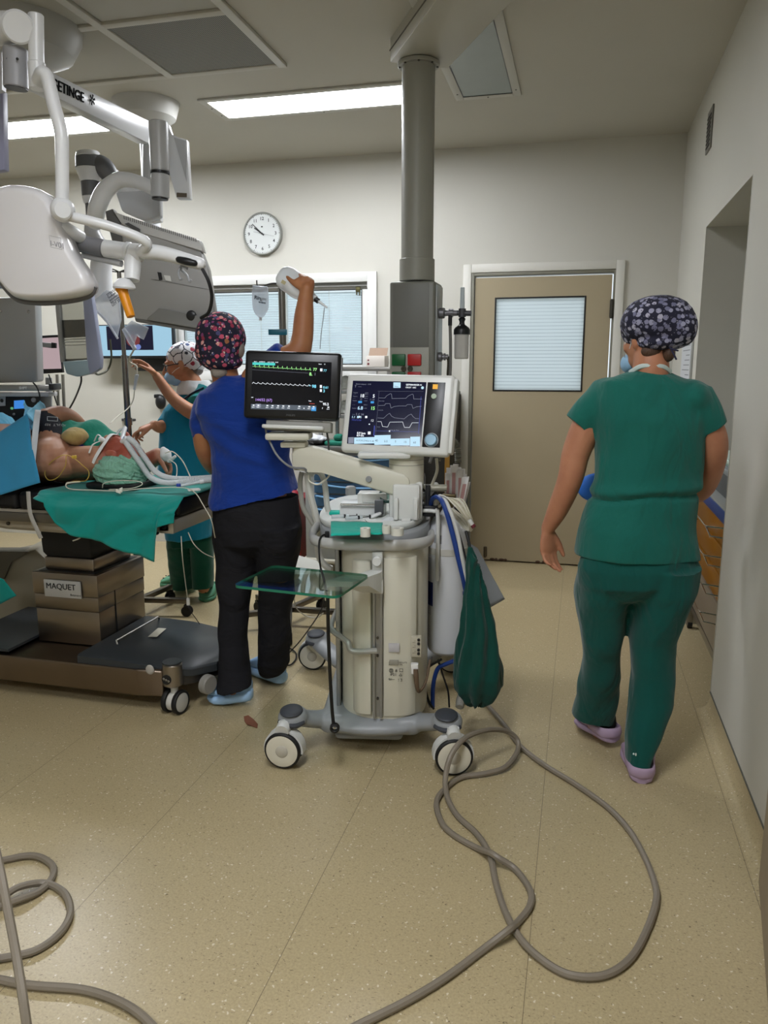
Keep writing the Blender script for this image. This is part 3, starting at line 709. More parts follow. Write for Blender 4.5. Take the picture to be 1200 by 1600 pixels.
G.text('g_white', '8.9 lpm', 192, 640, 22, .03); G.text('g_white', '8.9 l/m', 190, 664, 20, .03); G.rect('g_white', 312, 618, 342, 648); G.rect('g_white', 320, 536, 332, 548); G.text('g_dim', 'Insp gas flow', 555, 612, 13); G.rect('g_white', 540, 610, 553, 626)
for i, y in enumerate((218, 232, 255, 275, 300, 342, 378)): G.text('g_dim', '\u2014 \u2014' if i % 2 else 'Freq/min', 145-2*i, y, 9); G.text('g_dim', 'PEEP cm' if i % 2 else 'cmH2O', 270-2*i, y+2, 8)
G.text('g_dim', 'Patient category   12:40', 170, 130, 12); G.text('g_dim', 'T  \u2014', 155, 160, 24)
for x0, x1 in ((163, 385), (560, 765)): G.rect('g_pale', x0, 676 if x0 < 200 else 698, x1, 742 if x0 < 200 else 770)
G.rect('g_pale', 385, 658, 560, 758, -.0001); G.rect('g_pale', 770, 682, 872, 782); G.rect('g_dim', 98, 672, 158, 735)
G.text('g_ink', 'AUTOFLOW', 185, 712, 15); G.text('g_ink', 'O2 % 40', 300, 722, 16); G.text('g_ink', '40', 392, 722, 22); G.text('g_ink', '5.5', 490, 732, 22); G.text('g_ink', '5', 605, 738, 22); G.text('g_ink', '15', 700, 744, 22); G.text('g_ink', '60', 800, 752, 22)
G.text('g_dim', 'Flow l/min', 425, 306, 10); G.text('g_dim', 'CO2 kPa', 420, 402, 10); G.text('g_dim', 'Vol ml', 410, 575, 9)
G.done({'g_white': 'pressure_trace', 'g_dim': 'flow_trace', 'g_pale': 'softkey_bar', 'g_indigo': 'scale_line', 'g_blue': 'value_box', 'g_green': 'green_value', 'g_ink': 'softkey_text'}, vsn)
# patient monitor
SP = scr_frame((-1.083, 2.85, 1.387), 10.2, 8.1, 1.9); w_, h_ = .374, .262
hs = MB(SP); hs.box((-w_/2, -h_/2, -.045), (w_/2, h_/2, 0), .014, 3)
pmn = hs.build('patient_monitor', mat('monitor_black', '0b0b0d', .3), am)
bz = MB(SP); bz.box((w_/2-.002, -h_/2+.015, -.045), (w_/2+.002, h_/2-.015, -.012)); bz.build('side_edge', grey_plastic, pmn)
qd = ((110, 180), (1042, 183), (1025, 775), (112, 765)); mw, mh = .308, .188
gq = MB(SP); gq.box((-mw/2-.0025, -mh/2-.0005, .0004), (mw/2-.0025, mh/2-.0005, .0012)); gq.build('display', mat('monitor_face', '030308', .1, emis='05060f', es=.4), pmn)
G = Gfx(SP @ Matrix.Translation(V((-.0025, -.0005, 0))), qd, mw, mh, .0016)
G.rect('g_grey', 112, 710, 870, 770, -.0001); G.rect('g_dim', 165, 706, 228, 752, 0); G.rect('g_blue', 812, 728, 868, 775, .0001)
P = []; x = 115
base = lambda x: 262+(x-115)*.03
while x < 770:
    P += [(x, base(x)), (x+22, base(x)), (x+28, base(x)-24), (x+33, base(x)+8), (x+40, base(x))]; x += 54
G.line('g_green', P); G.line('g_dim', [(115, 300), (770, 322)], .0006)
P = []; x = 118
while x < 770:
    yb = 460+(x-115)*.018; P += [(x, yb+6), (x+14, yb-12), (x+22, yb-4), (x+38, yb+4)]; x += 54
G.line('g_white', P, .0014)
G.text('g_white', 'Bed 3      ALFRESCO       16:12  2.3.24    Profil', 130, 208, 11, .03); G.text('g_white', 'Stand.       \u25a1', 890, 215, 11, .03)
G.rect('g_teal', 112, 212, 380, 242)
G.text('g_green', '77', 825, 292, 34, .02); G.text('g_green', '8.', 782, 350, 38, .03); G.text('g_dim', '1', 838, 348, 34); G.text('g_green', 't', 785, 278, 24)
G.text('g_cyan', '98', 815, 496, 38, .02); G.text('g_cyan', 'P', 782, 482, 22); G.rect('g_white', 908, 262, 935, 296); G.text('g_cyan', '77', 945, 300, 30)
G.rect('g_white', 908, 460, 932, 495); G.text('g_cyan', '0.61', 945, 500, 28, .02); G.rect('g_white', 908, 510, 932, 543); G.text('g_cyan', '3', 945, 546, 34, .02)
G.text('g_violet', '144/52 (67)', 158, 672, 32, .02); G.text('g_white', 'NBP', 112, 636, 10, .03); G.text('g_white', '95.2', 945, 702, 30, .03); G.text('g_white', 'Temp', 905, 664, 12, .03); G.text('g_white', 'Resp', 780, 660, 12, .03); G.rect('g_red', 790, 682, 850, 692)
for x in (125, 180, 285, 345, 410, 470, 535, 655, 770, 820, 990): G.rect('g_white', x+8, 718, x+30, 732, .0002); G.text('g_white', 'abcd', x, 752, 12, .03)
G.rect('g_white', 722, 740, 734, 752); G.text('g_white', 'F', 935, 748, 18, .02)
G.done({'g_green': 'heart_trace', 'g_white': 'pulse_trace', 'g_teal': 'alarm_banner', 'g_violet': 'pressure_value', 'g_grey': 'softkey_bar', 'g_cyan': 'oxygen_value'}, pmn)
t_ = MB(SP); t_.text('PHILIPS', (-.0, -h_/2+.013, .0004), X3, Y3, .011, .0002, align='CENTER'); t_.build('maker_lettering', mat('letter_grey', '4a4a4c', .4), pmn)
md = MB(SP); md.box((-.10, -h_/2-.042, -.09), (.155, -h_/2-.002, -.02), .004); md.build('measuring_module', mat('module_grey', '8e8d86', .45), am)
md = MB(SP); md.box((-.11, -h_/2-.037, -.08), (.13, -h_/2-.022, .01), .005); md.build('module_plate', mwhite, am)
# side gas rail right of the post with fittings
rl = MB(MM); rl.tube([(.19, .02, .985), (.31, .02, .985)], .014, n=14, smooth_path=False); rl.build('hose_rail', mat('rail_tan', 'a8a596', .35, .3), am)
rb = MB(MM); rb.tube([(.205, -.02, .90), (.26, -.03, .90), (.275, -.035, .88), (.275, -.035, .62)], .008, n=10); rb.build('bottle_bracket', mwhite, am)
sc = MB(MM); sc.box((.215, -.02, .875), (.28, .1, .92), .008); sc.cyl((.235, 0, .9), (.235, 0, 1.0), .01); sc.cyl((.262, .05, .9), (.262, .05, .97), .013); sc.build('gas_block', mat('block_dark', '26272a', .45), am)
# ------------------------------------------------------------ people
RH = V((RT.x, RT.y, 0)).normalized(); FH = V((-RH.y, RH.x, 0))
def ring(py, xl, xr, Y, d, e=2.3, n=28, ang=0.0, pyr=None, dz=0.0):
    """horizontal (or slightly tilted) body section seen from px xl to xr at depth Y, half-depth d"""
    pyr = py if pyr is None else pyr
    a = W(xl, py, Y); b_ = W(xr, pyr, Y); c = (a+b_)/2
    hw = ((b_-a).dot(RH))/2; tilt = (b_.z-a.z)/2
    o = []
    for i in range(n):
        t = 2*math.pi*i/n; co, si = math.cos(t), math.sin(t)
        u = math.copysign(abs(co)**(2/e), co); v = math.copysign(abs(si)**(2/e), si)
        o.append(c+RH*(hw*u)+FH*(d*v)+Z3*(tilt*u+dz))
    return o
def skin_mat(name, col, red='9a5a44'):
    m, nt, b = nmat(name); L = nt.links.new
    tc = N(nt, 'ShaderNodeTexCoord'); n = N(nt, 'ShaderNodeTexNoise'); n.inputs['Scale'].default_value = 14; n.inputs['Detail'].default_value = 5; L(tc.outputs['Object'], n.inputs['Vector'])
    r = N(nt, 'ShaderNodeMapRange'); r.inputs['From Min'].default_value = .4; r.inputs['From Max'].default_value = .75; L(n.outputs['Fac'], r.inputs['Value'])
    L(mixc(nt, mul(nt, r.outputs[0], .45), srgb(col), srgb(red)), b.inputs['Base Color'])
    b.inputs['Roughness'].default_value = .5; b.inputs['Subsurface Weight'].default_value = .08; b.inputs['Subsurface Radius'].default_value = (.012, .005, .003); b.inputs['Specular IOR Level'].default_value = .35
    n2 = N(nt, 'ShaderNodeTexNoise'); n2.inputs['Scale'].default_value = 300; L(tc.outputs['Object'], n2.inputs['Vector'])
    bp = N(nt, 'ShaderNodeBump'); bp.inputs['Strength'].default_value = .15; bp.inputs['Distance'].default_value = .002; L(n2.outputs['Fac'], bp.inputs['Height']); L(bp.outputs[0], b.inputs['Normal'])
    MATS[name] = m; return m
def cloth(name, col, col2=None, fold=.5, rough=.85, scale=9, stretch=(1, 1, .45), weave=.08, sheen=.15):
    m, nt, b = nmat(name); L = nt.links.new
    tc = N(nt, 'ShaderNodeTexCoord'); mp = N(nt, 'ShaderNodeMapping'); mp.inputs['Scale'].default_value = stretch; L(tc.outputs['Object'], mp.inputs[0])
    n = N(nt, 'ShaderNodeTexNoise'); n.inputs['Scale'].default_value = scale; n.inputs['Detail'].default_value = 3; n.inputs['Distortion'].default_value = .6; L(mp.outputs[0], n.inputs['Vector'])
    n2 = N(nt, 'ShaderNodeTexNoise'); n2.inputs['Scale'].default_value = 420; L(tc.outputs['Object'], n2.inputs['Vector'])
    L(mixc(nt, n2.outputs['Fac'], srgb(col), srgb(col2 or col)), b.inputs['Base Color'])
    bp = N(nt, 'ShaderNodeBump'); bp.inputs['Strength'].default_value = fold; bp.inputs['Distance'].default_value = .03; L(n.outputs['Fac'], bp.inputs['Height'])
    bp2 = N(nt, 'ShaderNodeBump'); bp2.inputs['Strength'].default_value = weave; bp2.inputs['Distance'].default_value = .002; L(n2.outputs['Fac'], bp2.inputs['Height']); L(bp.outputs[0], bp2.inputs['Normal'])
    L(bp2.outputs[0], b.inputs['Normal']); b.inputs['Roughness'].default_value = rough; b.inputs['Sheen Weight'].default_value = sheen; b.inputs['Specular IOR Level'].default_value = .2
    MATS[name] = m; return m
def ridged(p, f, sx=1, sy=1, sz=1, off=0.0):
    v = noise.noise(V((p.x*f*sx+off, p.y*f*sy, p.z*f*sz)))
    return (1-abs(v)*2.2)
def folds(amp, f=7, sx=1, sy=1, sz=.6, skew=0.0, amp2=.4):
    def fn(co, n):
        p = V((co.x+skew*co.z, co.y, co.z))
        w1 = noise.noise(V((p.x*2.1+3, p.y*2.1, p.z*2.1)))
        d = ridged(p, f, sx, sy, sz)*amp*(.55+.6*w1) + noise.noise(V((p.x*f*2.3, p.y*f*2.3, p.z*f*2.0+7)))*amp*amp2
        return co+n*(d-amp*.5)
    return fn
def tops(mb, o, x, y, z, k=1.0):
    """head parts around origin o: x right of face, y out of face, z to crown; k scale"""
    P = lambda a, b_, c: o+x*(a*k)+y*(b_*k)+z*(c*k)
    ax = (x, y, z)
    E_ = lambda c, r, n=20: mb.ell(P(*c), (r[0]*k, r[1]*k, r[2]*k), ax, n, 12)
    E_((0, -.015, .035), (.076, .096, .080)); E_((0, .028, -.02), (.066, .066, .078)); E_((0, .035, -.070), (.052, .050, .042)); E_((0, .070, -.098), (.022, .018, .017))
    mb.tube([P(0, .088, .018), P(0, .103, -.008), P(0, .113, -.030), P(0, .100, -.042)], [.007*k, .009*k, .013*k, .008*k], n=10, res=4, roundcap=True)
    for s in (-1, 1):
        E_((s*.012, .097, -.036), (.008, .009, .007), 10); E_((s*.028, .080, .026), (.024, .012, .008), 12); E_((s*.040, .058, -.028), (.024, .026, .028), 14)
        E_((s*.029, .083, .004), (.014, .008, .0085), 12)      # closed lid / eyeball bulge
        E_((s*.078, -.006, -.008), (.009, .018, .031), 14); E_((s*.084, -.012, .006), (.006, .012, .016), 10)
    E_((0, .090, -.061), (.023, .011, .0055), 14); E_((0, .089, -.071), (.020, .011, .0065), 14)
    return P
def hand(mb, wr, d, pn, th, curls=(20, 25, 20), k=1.0, spread=.12, thumb=(.5, .6, .3), thcurl=10, fan=None):
    """wr wrist, d finger direction, pn direction the palm faces, th towards the thumb side; curls per joint (deg)"""
    d = V(d).normalized(); pn = V(pn); pn = (pn-d*pn.dot(d)).normalized(); th = V(th); th = (th-d*th.dot(d)-pn*th.dot(pn)).normalized()
    rings = []
    for t, w_, h in ((-.02, .026, .021), (.0, .027, .019), (.02, .033, .017), (.045, .039, .0155), (.07, .041, .014), (.088, .039, .011)):
        c = wr+d*(t*k); rings.append([c+th*(w_*k*math.cos(a))+pn*(h*k*math.sin(a)) for a in [2*math.pi*i/16 for i in range(16)]])
    mb.loft(rings)
    fl = [(.029, .040, .026, .020, .0085), (.010, .044, .029, .022, .0088), (-.010, .041, .027, .021, .0084), (-.028, .033, .021, .018, .0075)]
    for i, (off, a, b_, c, r) in enumerate(fl):
        p = wr+d*(.080*k)+th*(off*k); dd = (d+th*(spread*(1.5-i)*.5)).normalized(); pts = [p-d*.02*k, p]
        cu = curls if not fan else fan[i]
        ang = 0
        for L_, cc in zip((a, b_, c), cu):
            ang += math.radians(cc); q = (dd*math.cos(ang)+pn*math.sin(ang)); p = p+q*(L_*k); pts.append(p)
        mb.tube(pts, [r*1.05*k, r*1.05*k, r*k, r*.93*k, r*.78*k], n=10, res=4, roundcap=True)
    t0, t1, t2 = thumb
    p = wr+d*(.018*k)+th*(.022*k); dd = (d*t0+th*t1+pn*t2).normalized(); pts = [p]
    c1 = (dd*1.0).normalized(); p = p+c1*(.040*k); pts.append(p); c2 = (c1+d*.35+pn*math.radians(thcurl)).normalized(); p = p+c2*(.031*k); pts.append(p); c3 = (c2+d*.3+pn*math.radians(thcurl)).normalized(); p = p+c3*(.026*k); pts.append(p)
    mb.tube(pts, [.0145*k, .0125*k, .0105*k, .0085*k], n=12, res=4, roundcap=True)
def limb(mb, pts, rad, **k): mb.tube(pts, rad, n=18, res=6, roundcap=True, **k)
hairm = mat('hair_brown', '4a3426', .6, bump=.4, bscale=200, stretch=(1, 1, .2)); hair_grey = mat('hair_greyish', '8a8178', .6, bump=.4, bscale=200)
maskm = mat('mask_blue', '8fb3cf', .8, bump=.1, bscale=120); strapm = mat('ear_loop', 'd9dcda', .7)
green_top = cloth('green_scrub_top', '11594e', '15645a', fold=.8); green_tr = cloth('green_scrub_trousers', '074741', '095048', fold=.8)
# spotted cap materials
def cap_mat(name, bgc, kinds, scale, thr, ring=None):
    m, nt, b = nmat(name); L = nt.links.new
    tc = N(nt, 'ShaderNodeTexCoord'); vo = N(nt, 'ShaderNodeTexVoronoi'); vo.inputs['Scale'].default_value = scale; vo.inputs['Randomness'].default_value = .75
    dn = N(nt, 'ShaderNodeTexNoise'); dn.inputs['Scale'].default_value = scale*1.6
    s_ = N(nt, 'ShaderNodeVectorMath', operation='SCALE'); s_.inputs['Scale'].default_value = .35/scale; a_ = N(nt, 'ShaderNodeVectorMath', operation='ADD')
    L(tc.outputs['Object'], dn.inputs['Vector']); L(dn.outputs['Color'], s_.inputs[0]); L(s_.outputs[0], a_.inputs[0]); L(tc.outputs['Object'], a_.inputs[1]); L(a_.outputs[0], vo.inputs['Vector'])
    sp = N(nt, 'ShaderNodeSeparateColor'); L(vo.outputs['Color'], sp.inputs[0])
    rp = N(nt, 'ShaderNodeValToRGB'); rp.color_ramp.interpolation = 'CONSTANT'; els = rp.color_ramp.elements
    els[0].color = srgb(kinds[0]); els[0].position = 0
    for i, c in enumerate(kinds[1:]):
        e = els.new((i+1)/len(kinds)) if i < len(kinds)-2 or True else None; e.color = srgb(c)
    L(sp.outputs[0], rp.inputs[0])
    col = mixc(nt, lt(nt, vo.outputs['Distance'], thr, .03), srgb(bgc), rp.outputs[0])
    if ring:
        v2 = N(nt, 'ShaderNodeTexVoronoi'); v2.inputs['Scale'].default_value = scale*2.6; L(a_.outputs[0], v2.inputs['Vector'])
        s2_ = N(nt, 'ShaderNodeSeparateColor'); L(v2.outputs['Color'], s2_.inputs[0])
        f = mul(nt, lt(nt, v2.outputs['Distance'], .34, .04), lt(nt, s2_.outputs[0], .34, .01)); f = mul(nt, f, lt(nt, vo.outputs['Distance'], thr+.06, .02))
        col = mixc(nt, f, col, srgb(ring[0]))
        f2 = mul(nt, lt(nt, v2.outputs['Distance'], .15, .03), lt(nt, s2_.outputs[0], .28, .01)); col = mixc(nt, f2, col, srgb(ring[1]))
    if name == 'cap_white_print':
        v3_ = N(nt, 'ShaderNodeTexVoronoi', feature='DISTANCE_TO_EDGE'); v3_.inputs['Scale'].default_value = 15; L(a_.outputs[0], v3_.inputs['Vector'])
        col = mixc(nt, lt(nt, v3_.outputs['Distance'], .035, .012), col, srgb('2c2c36'))
    L(col, b.inputs['Base Color']); b.inputs['Roughness'].default_value = .85
    n = N(nt, 'ShaderNodeTexNoise'); n.inputs['Scale'].default_value = 22; L(tc.outputs['Object'], n.inputs['Vector'])
    bp = N(nt, 'ShaderNodeBump'); bp.inputs['Strength'].default_value = .4; bp.inputs['Distance'].default_value = .01; L(n.outputs['Fac'], bp.inputs['Height']); L(bp.outputs[0], b.inputs['Normal'])
    MATS[name] = m; return m
def clog(parent, heel, d, up_toe=0.0, m=None, L_=.27, holes=True, name='clog', heel_lift=0.0, w_=.05):
    """closed-toe clog: heel point on floor, d direction of toe; upper open at the heel"""
    d = V(d).normalized(); s = V((d.y, -d.x, 0)); h0 = V(heel)
    def sec(t, w0, zb, zt, e=2.6):
        lift = heel_lift*max(0, 1-t*1.5)+up_toe*max(0, t-.6)
        c = h0+d*(L_*t)+Z3*lift; o = []
        for i in range(18):
            a = 2*math.pi*i/18; co, si = math.cos(a), math.sin(a)
            o.append(c+s*(w0*math.copysign(abs(co)**(2/e), co))+Z3*(zb+(zt-zb)*(.5+.5*math.copysign(abs(si)**(2/e), si))))
        return o
    sole = MB(); sole.loft([sec(t, w0*w_/.05, .0, z) for t, w0, z in ((0, .018, .03), (.03, .03, .036), (.12, .036, .036), (.3, .035, .032), (.5, .043, .03), (.7, .05, .03), (.88, .045, .03), (.97, .028, .028), (1, .012, .022))])
    so = sole.build(name, m, parent, sharp=60)
    upm = MB(); upm.loft([sec(t, w0*w_/.05, .022, z) for t, w0, z in ((.42, .040, .085), (.5, .043, .088), (.62, .047, .080), (.78, .047, .064), (.9, .038, .05), (.98, .018, .036))])
    upm.tube([h0+d*(L_*t)+s*(x*w_/.05)+Z3*(z+heel_lift*max(0, 1-t*1.5)) for t, x, z in ((.46, .041, .060), (.25, .036, .044), (.06, .030, .040), (-.01, 0, .040), (.06, -.030, .040), (.25, -.036, .044), (.46, -.041, .060))], .0075, n=12, flat=2.7, hint=Z3)
    upm.build('clog_upper', m, so, sharp=60)
    if holes:
        for k in range(5):
            t = .62+.07*k; x = .030 if k % 2 else .0; c = h0+d*(L_*t)+s*x+Z3*(.078-.09*max(0, t-.62)+.002)
            MB().ell(c, (.006, .006, .003), n=10, m=6).build('vent_hole', black_rub, so)
    return so

# ---- A: woman in green scrubs walking away (right)
skinA = skin_mat('skin_light_brown', 'b27c5e', '8f5340')
A = thing('person', 'person in green scrubs and a dark flower-print cap, walking away towards the beige door', 'person', (.21, 2.82, 0))
YA = 2.82
b_ = MB()
hx = (RH*.86+FH*.30).normalized(); hy = (-RH*.42+FH*.9).normalized(); hx = hy.cross(Z3).normalized()
ho = W(1018, 528, YA+.01)
tops(b_, ho, hx, hy, Z3, .98)
limb(b_, [W(1018, 548, YA-.01), W(1017, 575, YA-.02), W(1015, 600, YA)], [.058, .060, .075])
b_.loft([ring(600, 960, 1075, YA, .09), ring(650, 945, 1095, YA, .12), ring(750, 945, 1080, YA, .11), ring(850, 930, 1070, YA, .10), ring(905, 940, 1050, YA, .07)])
limb(b_, [W(955, 900, YA+.02), W(940, 1010, YA+.05), W(932, 1120, YA+.18), W(937, 1140, YA+.19)], [.06, .05, .04, .038])
limb(b_, [W(1030, 900, YA), W(1022, 1020, YA), W(1005, 1150, YA-.04), W(1002, 1190, YA-.05)], [.06, .05, .04, .038])
limb(b_, [W(955, 640, YA), W(925, 655, YA), W(901, 705, YA), W(891, 748, YA), W(872, 795, YA+.03), W(856, 826, YA+.05)], [.050, .056, .050, .045, .038, .0255])
wr = W(856, 828, YA+.05)
hand(b_, wr, W(857, 880, YA+.05)-wr, RH*.5-FH*.85, RH*.85+FH*.5, curls=(16, 30, 22), k=.98, fan=[(8, 22, 18), (14, 30, 22), (20, 34, 22), (26, 36, 22)], thumb=(.88, .50, .2), thcurl=2)
limb(b_, [W(1072, 640, YA), W(1108, 672, YA-.0), W(1113, 715, YA+.04), W(1094, 765, YA+.16), W(1060, 775, YA+.33)], [.050, .050, .048, .042, .028])
wr2 = W(1060, 775, YA+.33); hand(b_, wr2, -RH*.8+FH*.3, -Z3, FH, curls=(35, 45, 30), k=.92)
remesh(b_, .0055, 3).build('body', skinA, A)
# scrub top
t_ = MB()
t_.loft([ring(573, 982, 1043, YA-.01, .055, 2), ring(583, 962, 1062, YA-.01, .08, 2.1), ring(598, 932, 1095, YA-.005, .105), ring(622, 922, 1112, YA, .125), ring(655, 921, 1118, YA, .14), ring(700, 922, 1108, YA, .145), ring(745, 921, 1103, YA, .14), ring(775, 911, 1096, YA, .14), ring(800, 904, 1096, YA, .15), ring(835, 900, 1097, YA, .16), ring(858, 897, 1100, YA, .165, pyr=868), ring(863, 897, 1101, YA, .165, pyr=876)])
def slv(p0, p1, r0, r1): t_.tube([p0, p0.lerp(p1, .5)+Z3*.008, p1], [r0, (r0+r1)/2, r1], n=20, res=5)
slv(W(950, 622, YA), W(903, 668, YA), .078, .068); slv(W(1080, 628, YA), W(1114, 674, YA), .088, .060)
def foldA(co, n):
    f1 = folds(.022, 3.6, 1, 1, .5, .6)(co, n)-co
    z = co.z; crease = -math.exp(-((z-1.02-.06*(co.x-.2)-.012*noise.noise(co*6))/.011)**2)*.012 + math.exp(-((z-1.045-.06*(co.x-.2))/.02)**2)*.006
    return co+f1*(1.0)+n*crease
t_.ell(W(1074, 622, YA), (.085, .10, .07), (RH, FH, Z3)); t_.ell(W(958, 618, YA), (.085, .10, .07), (RH, FH, Z3))
topA = remesh(t_, .0065, 12, fn=foldA).build('scrub_top', green_top, A)
cl = MB(); cl.tube([W(984, 582, YA-.045), W(1000, 573, YA-.068), W(1018, 571, YA-.073), W(1036, 573, YA-.066), W(1048, 581, YA-.035)], .005, n=8, flat=1.6, hint=Z3); cl.build('neck_binding', mat('pale_binding', 'b9c6c2', .8), topA)
# trousers
t_ = MB()
t_.loft([ring(840, 908, 1090, YA, .14), ring(880, 897, 1096, YA, .165), ring(905, 899, 1091, YA, .16), ring(925, 906, 1080, YA, .12), ring(938, 925, 1062, YA, .06)])
t_.loft([ring(880, 900, 990, YA, .15), ring(920, 899, 984, YA+.01, .145), ring(960, 901, 978, YA+.02, .12), ring(1000, 905, 973, YA+.03, .10), ring(1050, 906, 969, YA+.07, .09), ring(1085, 900, 967, YA+.12, .09), ring(1112, 891, 963, YA+.16, .09, pyr=1128), ring(1115, 891, 962, YA+.16, .09, pyr=1131)])
t_.loft([ring(880, 985, 1095, YA, .155), ring(920, 984, 1088, YA, .15), ring(960, 981, 1075, YA, .13), ring(1000, 982, 1062, YA, .105), ring(1050, 983, 1058, YA-.01, .09), ring(1100, 980, 1053, YA-.03, .085), ring(1150, 974, 1037, YA-.06, .075), ring(1185, 976, 1022, YA-.08, .07), ring(1197, 982, 1018, YA-.085, .065)])
remesh(t_, .0065, 4, fn=folds(.016, 4.5, 1, 1, .7, -.3)).build('trousers', green_tr, A)
sockm = mat('black_sock', '0c0b0d', .9); lilac = mat('lilac_foam', 'a791a8', .6)
mlm = mat('logo_white', 'd8e0de', .6)
q = MB(); p = W(990, 1178, YA-.158); q.ell(p, (.003, .002, .004), n=8, m=6); q.ell(p+RH*.008-Z3*.002, (.003, .002, .006), n=8, m=6); q.build('hem_mark', mlm, A)
fA1 = WZ(957, 1172, .0); fA2 = WZ(1003, 1225, 0); dA1 = (-RH*.22+FH*.9).normalized(); dA2 = (RH*.20+FH).normalized()
clog(A, fA1+Z3*.01, dA1, 0, lilac, .245, heel_lift=.02, w_=.060); clog(A, fA2, dA2, 0, lilac, .25, w_=.060)
for f_, d_, top in ((fA1, dA1, W(938, 1118, YA+.16)), (fA2, dA2, W(1002, 1180, YA-.07))):
    q = MB(); limb(q, [f_+d_*.16+Z3*.06, f_+d_*.08+Z3*.065, f_+d_*.062+Z3*.10, top], [.034, .038, .040, .040]); q.build('sock', sockm, A)
# cap
capA = cap_mat('cap_flowers', '14142a', ['8f8fa4', '7a7a92', 'a5a3b4', '6a6a84'], 52, .47, ring=('14142a', 'a5a3b4'))
c_ = MB(); cc = W(1028, 503, YA-.0)
c_.ell(cc, (.122, .125, .088), (RH, FH, Z3)); c_.ell(W(1055, 512, YA-.03), (.070, .085, .072), (RH, FH, Z3)); c_.ell(W(1010, 515, YA+.03), (.085, .09, .075), (RH, FH, Z3)); c_.ell(W(1030, 535, YA-.035), (.075, .07, .03), (RH, FH, Z3))
remesh(c_, .006, 5, fn=lambda co, n: co+n*(.003*noise.noise(co*28))).build('surgical_cap', capA, A)
q = MB(); q.tube([W(1046, 543, YA-.10), W(1052, 546, YA-.11), W(1060, 548, YA-.11)], .003, n=6); q.tube([W(1048, 544, YA-.10), W(1052, 552, YA-.11), W(1057, 562, YA-.11)], .003, n=6); q.build('cap_tie', mat('tie_dark', '20203a', .8), A)
q = MB(); q.ell(W(1044, 552, YA-.05), (.022, .03, .028), (RH, FH, Z3)); q.ell(W(1018, 549, YA-.058), (.035, .02, .022), (RH, FH, Z3)); q.build('hair', hairm, A)
q = MB(); q.ell(W(981, 568, YA+.08), (.022, .05, .032), (RH, FH, Z3)); q.build('face_mask', maskm, A)
q = MB(); q.tube([W(991, 518, YA-.04), W(984, 545, YA+.0), W(982, 560, YA+.04)], .0018, n=6); q.tube([W(979, 525, YA+.0), W(976, 545, YA+.03), W(976, 558, YA+.06)], .0018, n=6); q.build('ear_loop', strapm, A)
# blue object carried in front
q = MB(); q.ell(W(935, 762, YA+.30), (.085, .03, .06), (RH, FH, Z3)); q.ell(W(950, 766, YA+.30), (.08, .035, .05), (RH, FH, Z3))
tag(remesh(q, .007, 3).build('blue_cushion', mat('bright_blue', '2f74d8', .6)), 'rounded bright blue pad showing between the bare arm and green tunic of the walking person', 'pad')

# ---- B: middle person in royal blue top, arm raised with infusion bottle
skinB = skin_mat('skin_brown', 'a06c48', '84482f')
YBp = 3.02
B = thing('person', 'person in royal blue scrub top and charcoal trousers, arm raised with an infusion bottle', 'person', (-1.36, 3.02, 0))
b_ = MB()
ho = W(346, 545, YBp); hy = (-RH*.35+FH*.93).normalized(); hx = hy.cross(Z3).normalized(); tops(b_, ho, hx, hy, Z3, 1.0)
limb(b_, [W(348, 570, YBp), W(355, 600, YBp), W(365, 630, YBp)], [.056, .058, .08])
b_.loft([ring(620, 330, 420, YBp, .08), ring(700, 350, 435, YBp, .10), ring(800, 355, 450, YBp, .09), ring(845, 365, 440, YBp, .06)])
limb(b_, [W(378, 835, YBp), W(368, 960, YBp-.03), W(366, 1055, YBp-.06), W(367, 1080, YBp-.075)], [.055, .05, .038, .037])
limb(b_, [W(428, 835, YBp), W(430, 960, YBp+.05), W(427, 1030, YBp+.12), W(426, 1040, YBp+.14)], [.055, .05, .038, .037])
limb(b_, [W(340, 632, YBp), W(320, 660, YBp-.02), W(321, 700, YBp), W(332, 725, YBp+.08), W(345, 735, YBp+.2), W(350, 715, YBp+.27)], [.055, .05, .045, .04, .033, .026])
hand(b_, W(350, 715, YBp+.27), -RH*.5+FH*.5+Z3*.5, -FH, Z3, curls=(40, 40, 30), k=.9)
YE = 3.02
limb(b_, [W(400, 592, YBp), W(430, 570, YE), W(463, 552, YE), W(472, 530, YE+.01), W(475, 495, YE+.02), W(478, 462, YE+.02), W(480, 452, YE+.02)], [.062, .055, .050, .044, .040, .029, .027])
wr = W(479, 459, YE+.02)
for k_ in range(4): b_.ell(W(465+k_*7.5, 439-[0, 4, 3, -2][k_], YE+.03), (.0110, .016, .014), (RH, FH, Z3), 12, 8)
hand(b_, wr, Z3*.9+FH*.55-RH*.0, -RH*.55+FH*.8, -RH, k=.92, fan=[(55, 60, 35), (60, 62, 38), (65, 64, 40), (70, 66, 42)], thumb=(.62, .72, .55), thcurl=8)
remesh(b_, .0055, 3).build('body', skinB, B)
blue_top = cloth('royal_blue_scrub', '0b2d78', '0f3486', fold=.7, stretch=(.6, .6, 1.3))
t_ = MB()
t_.loft([ring(588, 345, 392, YBp, .055, 2), ring(598, 326, 408, YBp, .08, 2), ring(612, 312, 425, YBp, .105), ring(640, 312, 438, YBp, .125), ring(680, 325, 446, YBp, .13), ring(710, 333, 452, YBp, .13), ring(745, 330, 460, YBp, .135), ring(775, 329, 467, YBp, .145, pyr=765), ring(792, 330, 469, YBp, .15, pyr=767)])
t_.tube([W(335, 620, YBp), W(322, 650, YBp-.01), W(321, 682, YBp)], [.068, .064, .062], n=20, res=5)
t_.tube([W(395, 610, YBp), W(420, 580, YE), W(449, 556, YE)], [.085, .075, .062], n=20, res=5)
